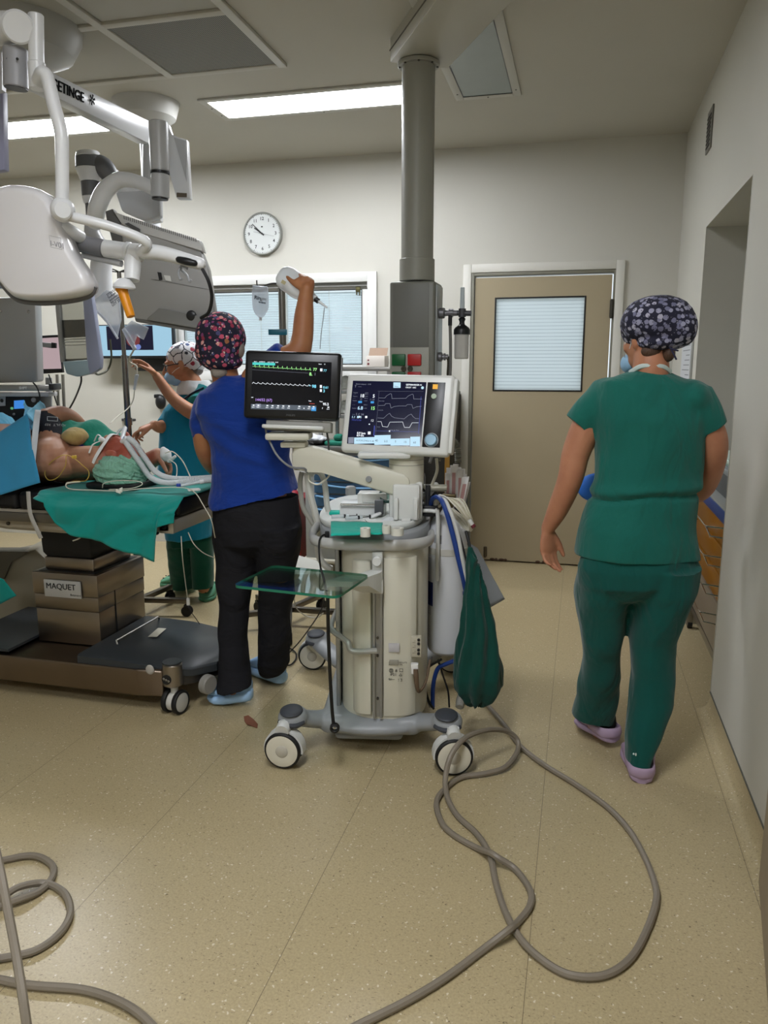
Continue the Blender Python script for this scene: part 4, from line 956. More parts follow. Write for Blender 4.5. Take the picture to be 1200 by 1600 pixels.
def foldB(co, n):
    return co + (folds(.018, 4.5, .8, .8, 1.3, .35)(co, n)-co) + n*(.006*math.sin((co.z+.35*(co.x+1.4)+.05*noise.noise(co*4))*62)*math.exp(-((co.z-1.13)/.09)**2))
remesh(t_, .0065, 4, fn=foldB).build('scrub_top', blue_top, B)
charc = cloth('charcoal_trousers', '18181c', '1c1c20', fold=.7, stretch=(.7, .7, 1.1), sheen=0)
t_ = MB()
t_.loft([ring(775, 335, 464, YBp, .13), ring(820, 335, 470, YBp, .145), ring(845, 336, 470, YBp, .13), ring(862, 345, 460, YBp, .08), ring(870, 365, 445, YBp, .04)])
t_.loft([ring(820, 337, 408, YBp, .135), ring(850, 336, 404, YBp, .125), ring(900, 340, 398, YBp-.01, .10), ring(950, 341, 389, YBp-.03, .085), ring(1000, 343, 386, YBp-.05, .078), ring(1045, 342, 390, YBp-.07, .08), ring(1073, 340, 393, YBp-.09, .085, pyr=1070), ring(1076, 340, 393, YBp-.09, .085, pyr=1072)])
t_.loft([ring(820, 398, 470, YBp, .135), ring(850, 402, 470, YBp, .125), ring(900, 404, 462, YBp+.02, .10), ring(950, 405, 457, YBp+.05, .085), ring(1000, 404, 455, YBp+.08, .078), ring(1035, 402, 452, YBp+.11, .078), ring(1050, 405, 447, YBp+.13, .07), ring(1055, 410, 442, YBp+.13, .06)])
remesh(t_, .0065, 4, fn=folds(.014, 5, .8, .8, 1.1, .2)).build('trousers', charc, B)
capB = cap_mat('cap_owls', '15132a', ['a03a58', 'c0506a', '7c3a6a', 'd0908a', '8a2c44', '46466e'], 46, .42, ring=('d8d2c4', '2a2038'))
c_ = MB()
c_.ell(W(345, 528, YBp), (.104, .115, .108), (RH, FH, Z3)); c_.ell(W(341, 548, YBp-.02), (.096, .10, .085), (RH, FH, Z3)); c_.ell(W(347, 565, YBp-.02), (.085, .085, .04), (RH, FH, Z3))
remesh(c_, .006, 5, fn=lambda co, n: co+n*(.003*noise.noise(co*26))).build('surgical_cap', capB, B)
q = MB(); q.ell(W(342, 581, YBp-.055), (.035, .02, .025), (RH, FH, Z3)); q.ell(W(374, 545, YBp+.0), (.022, .03, .04), (RH, FH, Z3)); remesh(q, .004, 2).build('hair', hair_grey, B)
shoeB = mat('pale_blue_shoe', '8fb4dc', .5); soleB = mat('shoe_sole', '9cbfe2', .5)
def shoe(parent, heel, d, L_=.27, lift=0.0, w_=.048):
    d = V(d).normalized(); s = V((d.y, -d.x, 0)); h0 = V(heel)
    def sec(t, w0, zb, zt, e=2.5):
        c = h0+d*(L_*t)+Z3*(lift*max(0, 1-t*1.45)); return [c+s*(w0*math.copysign(abs(math.cos(a))**(2/e), math.cos(a)))+Z3*1.4*(zb+(zt-zb)*(.5+.5*math.copysign(abs(math.sin(a))**(2/e), math.sin(a)))) for a in [2*math.pi*i/20 for i in range(20)]]
    m_ = MB(); m_.loft([sec(*q) for q in ((-.02, .014, .008, .036), (.02, .034, .002, .042), (.12, .040, 0, .042), (.35, .040, 0, .038), (.6, .047, 0, .036), (.82, .047, .002, .034), (.95, .034, .008, .032), (1.02, .014, .014, .026))])
    so = m_.build('shoe', soleB, parent, sharp=60)
    m_ = MB(); m_.loft([sec(*q) for q in ((.0, .022, .03, .062), (.06, .033, .03, .080), (.18, .037, .03, .082), (.34, .038, .03, .088), (.46, .041, .03, .094), (.58, .043, .03, .084), (.75, .043, .03, .066), (.9, .034, .03, .052), (.99, .016, .028, .040))])
    up = m_.build('shoe_upper', shoeB, so, sharp=60)
    for t in (.48, .55, .62):
        q = MB(); z = .094-.07*(t-.46)
        q.tube([h0+d*(L_*t)+s*.025+Z3*(z-.004+lift*max(0, 1-t*1.45)), h0+d*(L_*(t+.01))+Z3*(z+.004+lift*max(0, 1-t*1.45)), h0+d*(L_*t)-s*.025+Z3*(z-.004+lift*max(0, 1-t*1.45))], .0025, n=6); q.build('lace', mat('lace_dark', '30343c', .7), so)
    return so
shoe(B, WZ(391, 1109, 0)+FH*.05, -RH*.99+FH*.12, .195, .022, .052); shoe(B, WZ(441, 1075, 0)+FH*.03, -RH*.72+FH*.70, .25, .006, .05)
# infusion bottle held up: shape is its own thing
bc = W(462, 445, YE+.03)
bd = (W(497, 470, YE+.05)-W(436, 426, YE+.05)).normalized()
q = MB(); x_, y_, z_ = frame_from(bd, FH)
o_ = W(437, 427, YE+.06)
q.lathe([(0, 0), (.030, .002), (.045, .018), (.05, .04), (.05, .10), (.043, .13), (.026, .155), (.016, .168), (.014, .185), (0, .186)], o_, x_, y_*.7, z_, n=28)
bottm = mat('bottle_plastic', 'e6eaec', .25, alpha=1.0, trans=.35, ior=1.2)
bt = q.build('infusion_bottle', bottm); tag(bt, 'large pale infusion bottle held up in the raised hand', 'bottle')
q = MB(); q.cyl(o_+z_*.182, o_+z_*.20, .011, n=14); q.build('stopper', dark_plastic, bt)
q = MB(); q.cyl(o_+z_*.20, o_+z_*.245, .006, .004, n=12); q.build('spike', mat('spike_clear', 'dfe3e5', .3, alpha=.8), bt)
q = MB(); lc = W(443, 441, YE-.0); q.obox(lc, (RH*.85-Z3*.5).normalized(), (RH*.5+Z3*.85).normalized(), -FH, .018, .014, .002); q.build('bottle_label', mat('label_tan', 'a9a078', .6), bt)

# ---- C: far nurse in teal gown, facing left
skinC = skin_mat('skin_tan', 'b5805f', '96543c'); YC = 4.12
C_ = thing('person', 'person in teal gown, glasses and white patterned cap, reaching up to the hanging drip line', 'person', (-2.33, 4.3, 0))
b_ = MB()
hy = (-RH*.95-FH*.10-Z3*.22).normalized(); hx = hy.cross(Z3).normalized(); hz = hx.cross(hy).normalized()
ho = W(284, 569, YC)
PC = tops(b_, ho, hx, hy, hz, .98)
limb(b_, [W(296, 588, YC), W(303, 603, YC), W(308, 625, YC)], [.050, .052, .06])
b_.loft([ring(625, 288, 328, YC+.02, .07), ring(700, 276, 322, YC+.05, .10), ring(800, 276, 320, YC+.1, .08), ring(840, 282, 316, YC+.12, .05)])
limb(b_, [W(286, 840, YC+.15), W(286, 870, YC+.22), W(288, 900, YC+.32)], [.05, .045, .04]); limb(b_, [W(314, 840, YC+.14), W(318, 890, YC+.18), W(318, 918, YC+.2)], [.05, .045, .04])
limb(b_, [W(322, 630, YC-.02), W(312, 641, YC-.10), W(298, 643, YC-.16), W(270, 622, YC-.18), W(245, 588, YC-.2)], [.050, .048, .043, .035, .025])
wr = W(245, 588, YC-.2)
hand(b_, wr, W(214, 556, YC-.22)-wr, -Z3*.6-FH*.3-RH*.3, -Z3*.2-FH*.2+RH*.0-FH, k=.95, fan=[(18, 25, 15), (22, 28, 18), (28, 30, 20), (32, 32, 22)], thumb=(.75, .5, .4))
limb(b_, [W(275, 640, YC+.05), W(262, 662, YC), W(250, 667, YC-.1), W(240, 664, YC-.16)], [.05, .045, .036, .026])
wr = W(240, 664, YC-.16); hand(b_, wr, -RH*.8-Z3*.25-FH*.2, -Z3*.7-RH*.3, -FH-Z3*.2, k=.95, fan=[(15, 30, 20), (35, 45, 30), (45, 50, 35), (50, 50, 35)], thumb=(.9, .3, .4))
remesh(b_, .005, 3).build('body', skinC, C_)
gown = cloth('teal_gown', '0f7390', '128099', fold=.3, stretch=(1.2, 1.2, .4)); tealg = cloth('teal_sleeve', '1a7c80', '1f878a', fold=.3)
t_ = MB()
t_.loft([ring(607, 294, 330, YC+.02, .06), ring(617, 278, 338, YC+.02, .10), ring(640, 258, 338, YC+.03, .13), ring(680, 252, 335, YC+.04, .14), ring(730, 250, 334, YC+.06, .15), ring(780, 254, 333, YC+.08, .16), ring(832, 262, 333, YC+.1, .16), ring(838, 263, 333, YC+.1, .16)])
t_.tube([W(278, 640, YC+.02), W(264, 655, YC-.01), W(256, 665, YC-.05)], [.06, .055, .05], n=18, res=5)
remesh(t_, .007, 4, fn=folds(.008, 7, 1.2, 1.2, .35)).build('gown', gown, C_)
t_ = MB(); t_.tube([W(325, 612, YC+.0), W(318, 622, YC-.03), W(309, 634, YC-.10)], [.075, .07, .064], n=18, res=5); remesh(t_, .006, 3).build('sleeve', tealg, C_)
t_ = MB()
t_.loft([ring(825, 264, 332, YC+.12, .13), ring(850, 264, 332, YC+.14, .13)])
t_.loft([ring(835, 262, 304, YC+.14, .12), ring(870, 264, 304, YC+.20, .10), ring(900, 268, 306, YC+.30, .09), ring(918, 270, 306, YC+.34, .085)])
t_.loft([ring(840, 298, 333, YC+.13, .10), ring(880, 300, 333, YC+.17, .085), ring(912, 301, 333, YC+.2, .085), ring(917, 301, 333, YC+.2, .085)])
remesh(t_, .007, 3, fn=folds(.006, 8)).build('trousers', cloth('dark_green_trousers', '0b4a3c', '0d5243', fold=.25), C_)
greenc = mat('green_foam', '4f8a6c', .6)
clog(C_, WZ(319, 941, 0)+FH*.27, -FH*.98+RH*.02, 0, greenc, .27, w_=.055); clog(C_, WZ(248, 918, 0)+RH*.24+FH*.1, -RH*.93-FH*.25, 0, greenc, .25)
capC = cap_mat('cap_white_print', 'd6d6da', ['9a3040', '3a4a70', '5a6a8a', 'd6d6da', '2b2b33', 'd6d6da'], 26, .34, ring=('3a3a44', 'd6d6da'))
c_ = MB()
c_.ell(PC(0, -.03, .045), (.088, .105, .080), (hx, hy, hz)); c_.ell(PC(0, -.075, .0), (.075, .06, .06), (hx, hy, hz)); c_.ell(PC(0, -.09, -.035), (.05, .04, .03), (hx, hy, hz))
remesh(c_, .006, 4, fn=lambda co, n: co+n*(.003*noise.noise(co*30))).build('surgical_cap', capC, C_)
q = MB(); q.ell(PC(0, .075, -.062), (.056, .045, .040), (hx, hy, hz)); q.ell(PC(0, .05, -.085), (.052, .045, .03), (hx, hy, hz)); remesh(q, .005, 3).build('face_mask', maskm, C_)
for s in (-1, 1):
    q = MB(); q.tube([PC(s*.052, .07, -.045), PC(s*.078, .03, -.025), PC(s*.083, -.005, -.015)], .0016, n=6, smooth_path=True); q.build('ear_loop', strapm, C_)
    q = MB(); pts = [PC(s*.034+.026*math.cos(a), .098-.012*abs(math.cos(a)), .002+.020*math.sin(a)) for a in [2*math.pi*i/20 for i in range(20)]]; q.tube(pts, .0032, n=6, res=2, closed=True); q.tube([PC(s*.060, .088, .008), PC(s*.078, .03, .006), PC(s*.082, -.01, .004)], .003, n=6); q.build('glasses', dark_plastic, C_)
    q = MB(); q.ell(PC(s*.031, .081, .004), .0125*.98, (hx, hy, hz)); q.build('eye', mat('eye_white', 'cfc8c0', .2), C_)
    q = MB(); q.ell(PC(s*.032, .0915, .003), (.0055, .003, .0055), (hx, hy, hz), n=12, m=8); q.build('iris', mat('iris_dark', '241812', .2), C_)
q = MB(); q.ell(PC(0, -.075, -.06), (.05, .035, .025), (hx, hy, hz)); q.build('hair', mat('hair_salt', '6a625c', .6, bump=.4, bscale=200), C_)
q = MB(); q.loft([ring(594, 284, 326, YC+.02, .080, 2), ring(604, 279, 332, YC+.02, .10, 2), ring(616, 277, 334, YC+.02, .115, 2)]); remesh(q, .005, 3, fn=folds(.005, 12)).build('collar', cloth('white_collar', 'c2c6c6', 'cccfcf'), C_)
q = MB(); q.tube([W(287, 624, YC-.10), W(303, 613, YC-.10), W(318, 606, YC-.07)], .014, n=8, flat=.4); q.build('apron_strap', cloth('navy_strap', '0d1c38', '10203e'), C_)
# ------------------------------------------------------------ operating table
TBX, TBY = -2.24, 3.14
ot = thing('operating_table', 'stainless steel operating table with black mattress and a square steel column', 'operating table', (TBX, TBY, 0))
steelc = mat('column_steel', '8f857a', .28, 1.0, var=.12, vscale=2.2, stretch=(1, 1, 5)); steelb = mat('base_steel', '85776a', .33, 1.0, var=.05)
q = MB()
for i, (z0, z1, e) in enumerate(((.20, .36, 0), (.3605, .43, .002), (.4305, .535, .005))): q.box((-2.405-e, 2.955-e, z0), (-2.075+e, 3.335+e, z1), .004)
q.build('column_cover', steelc, ot, sharp=30)
MB().box((-2.39, 2.97, .45), (-2.09, 3.32, .5365), .003).build('column_inner', dark_plastic, ot)
q = MB(); q.box((-2.37, 2.99, .535), (-2.11, 3.30, .60), .012); q.build('column_head', steelc, ot)
q = MB(); q.loft([[V((x, y, z)) for x, y in ((-2.36-e, 3.0-e), (-2.13+e, 3.0-e), (-2.13+e, 3.28+e), (-2.36-e, 3.28+e))] for z, e in ((.60, 0), (.62, .01), (.66, .012), (.76, .012))], smooth=False); q.build('bellows', mat('bellows_black', '0d0d0e', .6), ot)
for (x, y) in ((-2.24, 3.335),): 
    q = MB(); q.box((-2.085, 3.08, .215), (-2.0705, 3.085, .53)); q.build('cover_seam', dark_plastic, ot)
pp = MB(); pp.box((-2.34, 2.938, .425), (-2.15, 2.9445, .505), .001); plate = pp.build('name_plate', mat('plate_silver', 'b5b5b2', .35, .4), ot)
q = MB(); q.text('MAQUET', (-2.329, 2.9365, .464), X3, Z3, .038, .0008); q.text('Betamaxx', (-2.205, 2.9375, .436), X3, Z3, .014, .0003); q.build('maker_lettering', dark_plastic, plate)
# base: low steel housing with black deck
dk = mat('deck_charcoal', '2f3336', .38, bump=.05, bscale=150)
q = MB(); ol_ = [(-2.76, 2.80), (-2.70, 2.765), (-1.78, 2.765), (-1.70, 2.80), (-1.56, 2.83), (-1.50, 2.90), (-1.47, 3.0), (-1.47, 3.18), (-1.52, 3.3), (-1.62, 3.33), (-2.3, 3.34), (-2.76, 3.34)]
q.prism([V((x, y, .075)) for x, y in ol_[:3]+[(-1.665, 2.775), (-1.665, 3.33)]+ol_[10:]], (0, 0, .118), bev=.01); bs = q.build('base', steelb, ot)
q = MB(); rows = []
top = MB(); top.loft([[V((x, y, z)) for x, y in ((-2.76, 2.80), (-2.70, 2.772), (-2.42, 2.772), (-2.42, 3.33), (-2.76, 3.33))] for z in (.21, .222)], smooth=False); top.build('rear_deck', dk, ot)
fr_ = []
for x, z in ((-2.07, .222), (-1.95, .222), (-1.8, .215), (-1.66, .195), (-1.56, .185), (-1.49, .182)):
    y0 = 2.772 if x < -1.75 else (2.80 if x < -1.6 else (2.84 if x < -1.5 else 2.93)); y1 = 3.33 if x < -1.6 else (3.30 if x < -1.5 else 3.2)
    fr_.append([V((x, y0, z)), V((x, y0+.012, z+.008)), V((x, y1-.012, z+.008)), V((x, y1, z)), V((x, y1, z-.03)), V((x, y0, z-.03))])
top = MB(); top.loft(fr_); dko = top.build('front_deck', dk, ot)
q = MB(); q.prism([V((-1.80, 2.785, .095)), V((-1.64, 2.81, .11)), V((-1.56, 2.85, .12)), V((-1.50, 2.95, .12)), V((-1.50, 3.2, .12)), V((-1.56, 3.3, .12)), V((-1.8, 3.32, .095))], (0, 0, .06)); q.build('side_skirt', mat('skirt_dark', '3a3733', .4, .5), ot)
q = MB(); c = WZ(214, 1003, .235); d_ = WZ(228, 985, .235); q.add([WZ(231, 995, .233), WZ(245, 995, .233), WZ(260, 982, .233), WZ(247, 981, .233)], [[0, 1, 2, 3]], 0, False); q.build('deck_label', mat('label_pale', 'b9b6a6', .6), dko, recalc=False)
q = MB(); q.tube([WZ(184, 1008, .225), WZ(182, 1001, .245), WZ(247, 964, .245), WZ(249, 968, .225)], .005, n=8, smooth_path=False); q.build('deck_handle', chrome, ot)
# front corner housing with castors
q = MB(); cc_ = V((-1.63, 2.80, 0)); q.cyl(cc_+Z3*.125, cc_+Z3*.225, .042, n=28, bev=.006); q.build('corner_post', mat('post_metal', '9b9184', .3, .9), ot)
q = MB(); q.cyl(cc_+Z3*.226, cc_+Z3*.232, .040, n=28); q.build('post_cap', dk, ot)
q = MB(); pc_ = cc_+V((-.005, -.042, .165)); q.cyl(pc_, pc_-Y3*.004, .021, n=20); bt_ = q.build('button_disc', dark_plastic, ot)
for k in (-1, 0, 1): MB().lathe([(.003, 0), (.005, .001), (.003, .002)], pc_-Y3*.0045+X3*.011*k-Z3*.004*k, X3, Z3, -Y3, n=12).build('button', chrome, bt_)
q = MB(); q.ell((-1.72, 2.772, .195), (.020, .008, .022)); q.build('side_lamp', mat('lamp_lens', 'a8a39a', .25), ot)
def twin(parent, c, ax, r=.052, sep=.022):
    ax = V(ax).normalized(); c = V(c)
    st = MB(); st.cyl(c-ax*.014+Z3*0, c+ax*.014, r*.80, n=28); st.cyl(c+Z3*r*.3, c+Z3*(r+.03), .016, n=14); s_ = st.build('castor', mat('castor_white', 'c9c7c0', .4), parent)
    for k in (1, -1):
        p = c+ax*(sep*k); q_ = ax*k
        t = MB(); t.lathe([(r*.78, -.010), (r*.95, -.010), (r, -.005), (r, .005), (r*.93, .010), (r*.78, .010)], p, *frame_from(q_), n=36); t.build('tyre', black_rub, s_)
        t = MB(); t.lathe([(0, .009), (r*.6, .011), (r*.80, .008), (r*.80, -.008), (0, -.009)], p, *frame_from(q_), n=32); t.build('wheel_disc', mat('castor_disc', 'b9b7b0', .35), s_)
twin(ot, (-1.625, 2.80, .0525), (.985, -.17, 0), .0525, .028); twin(ot, (-1.60, 3.22, .0525), (.95, -.3, 0)); twin(ot, (-2.70, 2.9, .0525), (.8, -.6, 0)); twin(ot, (-2.70, 3.25, .0525), (.8, -.6, 0))
q = MB(); q.cyl((-1.52, 2.87, .115), (-1.485, 2.858, .115), .042, n=28, bev=.006); q.build('pedal_disc', mat('pedal_grey', '8c8983', .4), ot)
# table frame (beige beam with curved underside)
beige = mat('table_beige', 'a59c8a', .4)
def sec_(x, zb): return [V((x, 2.86, zb+.015)), V((x, 2.845, zb+.03)), V((x, 2.845, .845)), V((x, 3.42, .845)), V((x, 3.42, zb+.03)), V((x, 3.40, zb+.015))]
q = MB(); q.loft([sec_(x, z) for x, z in ((-3.2, .80), (-2.75, .785), (-2.6, .755), (-2.45, .735), (-2.05, .73), (-1.95, .74), (-1.86, .765), (-1.80, .80), (-1.66, .81))], smooth=True); q.build('table_frame', beige, ot, sharp=25)
q = MB(); q.box((-3.2, 2.80, .80), (-1.63, 2.815, .84), .003); q.build('side_rail', mat('rail_steel', '6e6a62', .35, .8), ot)
for x in (-2.58, -2.5, -2.42, -2.28): MB().cyl((x, 2.838, .78), (x, 2.846, .78), .008, n=10).build('bolt', screwm, ot)
q = MB(); q.box((-1.86, 2.79, .79), (-1.60, 2.87, .845), .008); q.box((-1.66, 2.79, .785), (-1.585, 3.40, .845), .01); q.build('end_bracket', mat('bracket_alu', 'a59f92', .35, .4), ot)
q = MB(); q.box((-1.80, 2.785, .805), (-1.72, 2.79, .832), .002); q.build('bracket_plate', mat('plate_pale', 'b8b2a2', .4), ot)
q = MB(); q.cyl((-1.625, 2.786, .815), (-1.625, 2.792, .815), .012, n=14); q.build('bracket_hole', dark_plastic, ot)
q = MB(); q.cyl((-1.70, 2.83, .77), (-1.70, 2.83, .795), .022, n=16, bev=.004); q.build('clamp_knob', dark_plastic, ot)
padb = mat('mattress_black', '0d0d0f', .55, bump=.1, bscale=60)
q = MB(); q.box((-3.2, 2.83, .848), (-2.36, 3.43, .925), .02, 3); q.build('mattress', padb, ot)
q = MB(); q.box((-2.352, 2.83, .848), (-1.575, 3.43, .925), .02, 3); q.build('head_mattress', padb, ot)
# ------------------------------------------------------------ green sheet over the head end
TZ = .930
drapem = cloth('green_drape', '0c7d74', '10887e', fold=.5, stretch=(1, 1, 1), scale=5)
NU, NV = 60, 46
grid = []
def hem_px(u):   # lower hem of the hanging part, in metres of drop, along the table
    pts = [(0, .02), (.09, .035), (.17, .12), (.29, .16), (.48, .185), (.67, .22), (.88, .255), (.885, .11), (1, .09)]
    for (a, x), (b_, y) in zip(pts[:-1], pts[1:]):
        if u <= b_: return x+(y-x)*(u-a)/(b_-a)
    return .04
for j in range(NV+1):
    row = []
    for i in range(NU+1):
        u = i/NU; x = -2.24+.68*u; v = j/NV
        if v < .55:   # on top
            t = v/.55; y = 3.40+(2.832-3.40)*t; z = TZ+.002+.004*max(0, noise.noise(V((x*9, y*9, 0))))+.0025*(1+math.sin(x*40+y*25))*.5*t
            xx = x+.02*(1-t)
        else:
            t = (v-.55)/.45; drop = hem_px(u)
            a = min(1, t*8); z = TZ-drop*t; wv_ = .012*math.sin(x*26+4*t+2*noise.noise(V((x*3, t*2, 1))))*min(1, t*2.2)+.02*t*noise.noise(V((x*5, t*1.5, 4)))
            y = 2.832-.060*min(1, drop*t/.05)-abs(wv_)*1.0-.012*t; xx = x+.01*t-.015*t*u
        row.append(V((xx, min(y, 3.42), z)))
    grid.append(row)
q = MB(); q.sheet(grid, .003)
o = q.build('green_sheet', drapem, sharp=None); tag(o, 'bright green cloth spread over the head end of the operating table', 'drape')
# ------------------------------------------------------------ patient
skinP = skin_mat('skin_patient', 'a87c62', '7c4838'); YP = 3.04
P_ = thing('person', 'patient lying on the operating table in a pale green bouffant cap, with a breathing tube', 'person', (-2.35, 3.05, .93))
b_ = MB()
pz = (RH*.93-FH*.22-Z3*.22).normalized()      # towards the crown
py_ = (Z3*.86+FH*.42+RH*.12); py_ = (py_-pz*py_.dot(pz)).normalized()  # out of the face
px_ = py_.cross(pz).normalized()
ph = W(190, 718, YP)
PP = tops(b_, ph, px_, py_, pz, 1.04)
limb(b_, [PP(0, -.02, -.06), PP(0, -.04, -.13), W(118, 722, YP+.03), W(95, 720, YP+.05)], [.06, .066, .075, .10])
# chest / shoulder mass and torso under the sheets
b_.ell(W(82, 715, YP-.02), (.088, .13, .098), (RH, FH, Z3)); b_.ell(W(98, 725, YP), (.09, .12, .075), (RH, FH, Z3)); b_.ell(W(60, 715, YP+.02), (.12, .16, .105), (RH, FH, Z3))
limb(b_, [W(60, 715, YP+.03), W(10, 712, YP+.05), W(-80, 715, YP+.05), W(-160, 715, YP+.05)], [.12, .15, .15, .13])
limb(b_, [W(78, 705, YP+.0), W(74, 675, YP+.04), W(72, 655, YP+.08)], [.070, .062, .052])
limb(b_, [W(74, 655, YP+.07), W(92, 648, YP+.12), W(112, 654, YP+.17), W(130, 668, YP+.22)], [.050, .043, .038, .028])
wr = W(130, 668, YP+.22); hand(b_, wr, RH*.8-Z3*.5+FH*.2, -Z3, FH, curls=(20, 25, 15), k=.95)
limb(b_, [W(110, 735, YP+.10), W(160, 738, YP+.2), W(205, 738, YP+.2), W(222, 728, YP+.17), W(246, 712, YP+.14)], [.07, .055, .05, .046, .036])
wr = W(243, 714, YP+.14); hand(b_, wr, RH*.75-Z3*.55, -FH*.4-RH*.5-Z3*.3, -FH, curls=(50, 60, 40), k=.95, thumb=(.7, .4, .5))
nt_s = skinP.node_tree; bs_ = nt_s.nodes['Principled BSDF']; src_ = bs_.inputs['Base Color'].links[0].from_socket
tc_ = N(nt_s, 'ShaderNodeTexCoord'); dd_ = N(nt_s, 'ShaderNodeVectorMath', operation='DISTANCE'); nt_s.links.new(tc_.outputs['Object'], dd_.inputs[0])
dd_.inputs[1].default_value = (ph+pz*.02+py_*.03)-P_.location
nt_s.links.new(mixc(nt_s, lt(nt_s, dd_.outputs['Value'], .115, .02), src_, srgb('944a39')), bs_.inputs['Base Color'])
remesh(b_, .0045, 3).build('body', skinP, P_)
# bouffant cap
bouf = cloth('bouffant_cap', '6fa18c', '83b39c', fold=1.0, scale=26, stretch=(1, 1, 1), rough=.7)
q = MB(); q.ell(PP(-.01, -.062, .030), (.094*1.04, .084*1.04, .105*1.04), (px_, py_, pz)); q.ell(PP(-.005, -.035, .080), (.08, .070, .055), (px_, py_, pz)); q.ell(PP(-.01, -.078, -.015), (.085, .058, .070), (px_, py_, pz))
def pleat(co, n):
    l = co-PP(0, -.04, .03); a = math.atan2(l.dot(px_), l.dot(py_)); return co+n*(.0035*math.sin(a*22+6*noise.noise(co*9))+.003*noise.noise(co*30))
remesh(q, .0055, 3, fn=pleat).build('bouffant_cap', bouf, P_)
lidm = mat('lid_line', '6b3328', .6)
for s in (-1, 1):
    q = MB(); q.tube([PP(s*.018, .0885, .002), PP(s*.030, .0925, -.001), PP(s*.042, .085, .002)], .0016, n=6); q.build('eyelid_line', lidm, P_)
    q = MB(); q.tube([PP(s*.016, .091, .028), PP(s*.03, .095, .033), PP(s*.048, .083, .029)], .003, n=6, flat=.5); q.build('eyebrow', hair_grey, P_)
q = MB(); q.obox(PP(-.034, .090, -.004), (px_*.9-pz*.3).normalized(), (pz*.9+px_*.3).normalized(), (py_-px_*.25).normalized(), .034, .010, .003, .001); q.build('eye_tape', paper, P_)
# cuff
q = MB(); q.tube([W(76, 687, YP+.03), W(74, 675, YP+.045), W(72, 662, YP+.065), W(71, 652, YP+.08)], [.071, .070, .066, .058], n=28, res=4); cf = q.build('pressure_cuff', mat('cuff_navy', '12141f', .8, bump=.2, bscale=200), P_)
q = MB(); up_ = (W(72, 655, YP)-W(76, 685, YP)).normalized(); rt_ = (RH*.98-Z3*.12).normalized()
cp = W(60, 679, YP-.048); q.text('unimed', cp+rt_*.105, -rt_, -Z3, .030, .0006, bold=.0006); q.text('ADULT  REF', W(88, 666, YP-.045), -rt_, -Z3, .014, .0005); ca_ = W(73, 670, YP+.05)
q.v = [p-FH*((p-ca_).dot(FH)+math.sqrt(max(.0001, .0725**2-min(.070**2, (p-ca_).dot(RH)**2)))) for p in q.v]; q.build('cuff_lettering', mat('cuff_ink', 'c4c8cc', .7), cf)
q = MB(); q.tube([W(74, 657, YP-.030), W(90, 658, YP-.035), W(90, 652, YP-.025), W(74, 651, YP-.02), W(74, 657, YP-.030)], .0015, n=6, smooth_path=False); q.build('cuff_label', MATS['cuff_ink'], cf)
# dressing at the wrist
q = MB(); q.ell(W(259, 711, YP+.10), (.026, .024, .030), (RH, FH, Z3)); q.tube([W(252, 700, YP+.10), W(262, 712, YP+.09), W(268, 722, YP+.1)], .012, n=10); q.tube([W(262, 722, YP+.09), W(275, 712, YP+.09)], .008, n=8)
remesh(q, .005, 2, fn=lambda c, n: c+n*.004*noise.noise(c*50)).build('wrist_dressing', cloth('gauze', 'd6d8d6', 'c8cac8', fold=.4), P_)
# tube tie tape
tie = mat('tie_white', 'd8dad8', .7)
q = MB(); q.tube([PP(0, .100, -.062), PP(-.040, .082, -.068), PP(-.068, .03, -.064), PP(-.070, -.02, -.072), PP(-.055, -.06, -.085)], .0085, n=10, flat=.35, hint=py_); 
q.ell(PP(-.064, .045, -.082), (.020, .012, .014), (px_, py_, pz)); q.tube([PP(-.064, .04, -.085), PP(-.083, .01, -.10), PP(-.085, -.03, -.10)], .006, n=8, flat=.4); q.tube([PP(-.06, .05, -.08), PP(-.07, .06, -.105), PP(-.06, .03, -.115)], .006, n=8, flat=.4); q.build('tube_tie', tie, P_)
# breathing tube and hoses
hosem = mat('breathing_hose', 'c9ced0', .3, alpha=.92)
et = thing('breathing_circuit', 'clear twin corrugated breathing hoses running from the patient mouth to the table end', 'hose', PP(0, .1, -.06))
q = MB(); q.tube([PP(0, .088, -.066), PP(.0, .12, -.062), PP(.004, .14, -.045)], .006, n=10); q.build('airway_tube', mat('tube_clear', 'cfdbe0', .2, alpha=.7), et)
y1 = W(198, 684, YP-.02); q = MB(); q.tube([PP(.004, .14, -.045), W(190, 690, YP-.01), y1], .010, n=12); q.build('elbow_connector', mat('connector_white', 'd0d4d6', .3), et)
q = MB(); q.lathe([(.009, -.004), (.0135, -.004), (.0135, .004), (.009, .004)], W(194, 687, YP-.012), *frame_from(RH-Z3*.2), n=18); q.build('blue_ring', mat('ring_blue', '2a4fa8', .4), et)
def corr(mb, pts, r, pitch=.006, amp=.12, res=14, n=12):
    P0 = cr(pts, res); L_ = sum((b_-a).length for a, b_ in zip(P0[:-1], P0[1:])); m_ = max(8, int(L_/(pitch/2)))
    # resample evenly
    out = [P0[0]]; step = L_/m_; acc = 0; i = 0; cur = P0[0]
    for a, b_ in zip(P0[:-1], P0[1:]):
        seg = (b_-a).length
        while acc+seg >= step*(len(out)) and len(out) <= m_:
            out.append(a.lerp(b_, (step*len(out)-acc)/max(seg, 1e-9)))
        acc += seg
    rr_ = [r*(1+(amp if k % 2 else -amp)) for k in range(len(out))]
    mb.tube(out, rr_, n=n, smooth_path=False)
q = MB(); corr(q, [W(200, 684, YP-.02), W(212, 694, YP-.04), W(226, 715, YP-.05), W(243, 737, YP-.07), W(265, 747, YP-.09), W(300, 748, YP-.07), W(345, 745, YP+.02)], .0115); q.build('inspiratory_hose', hosem, et)
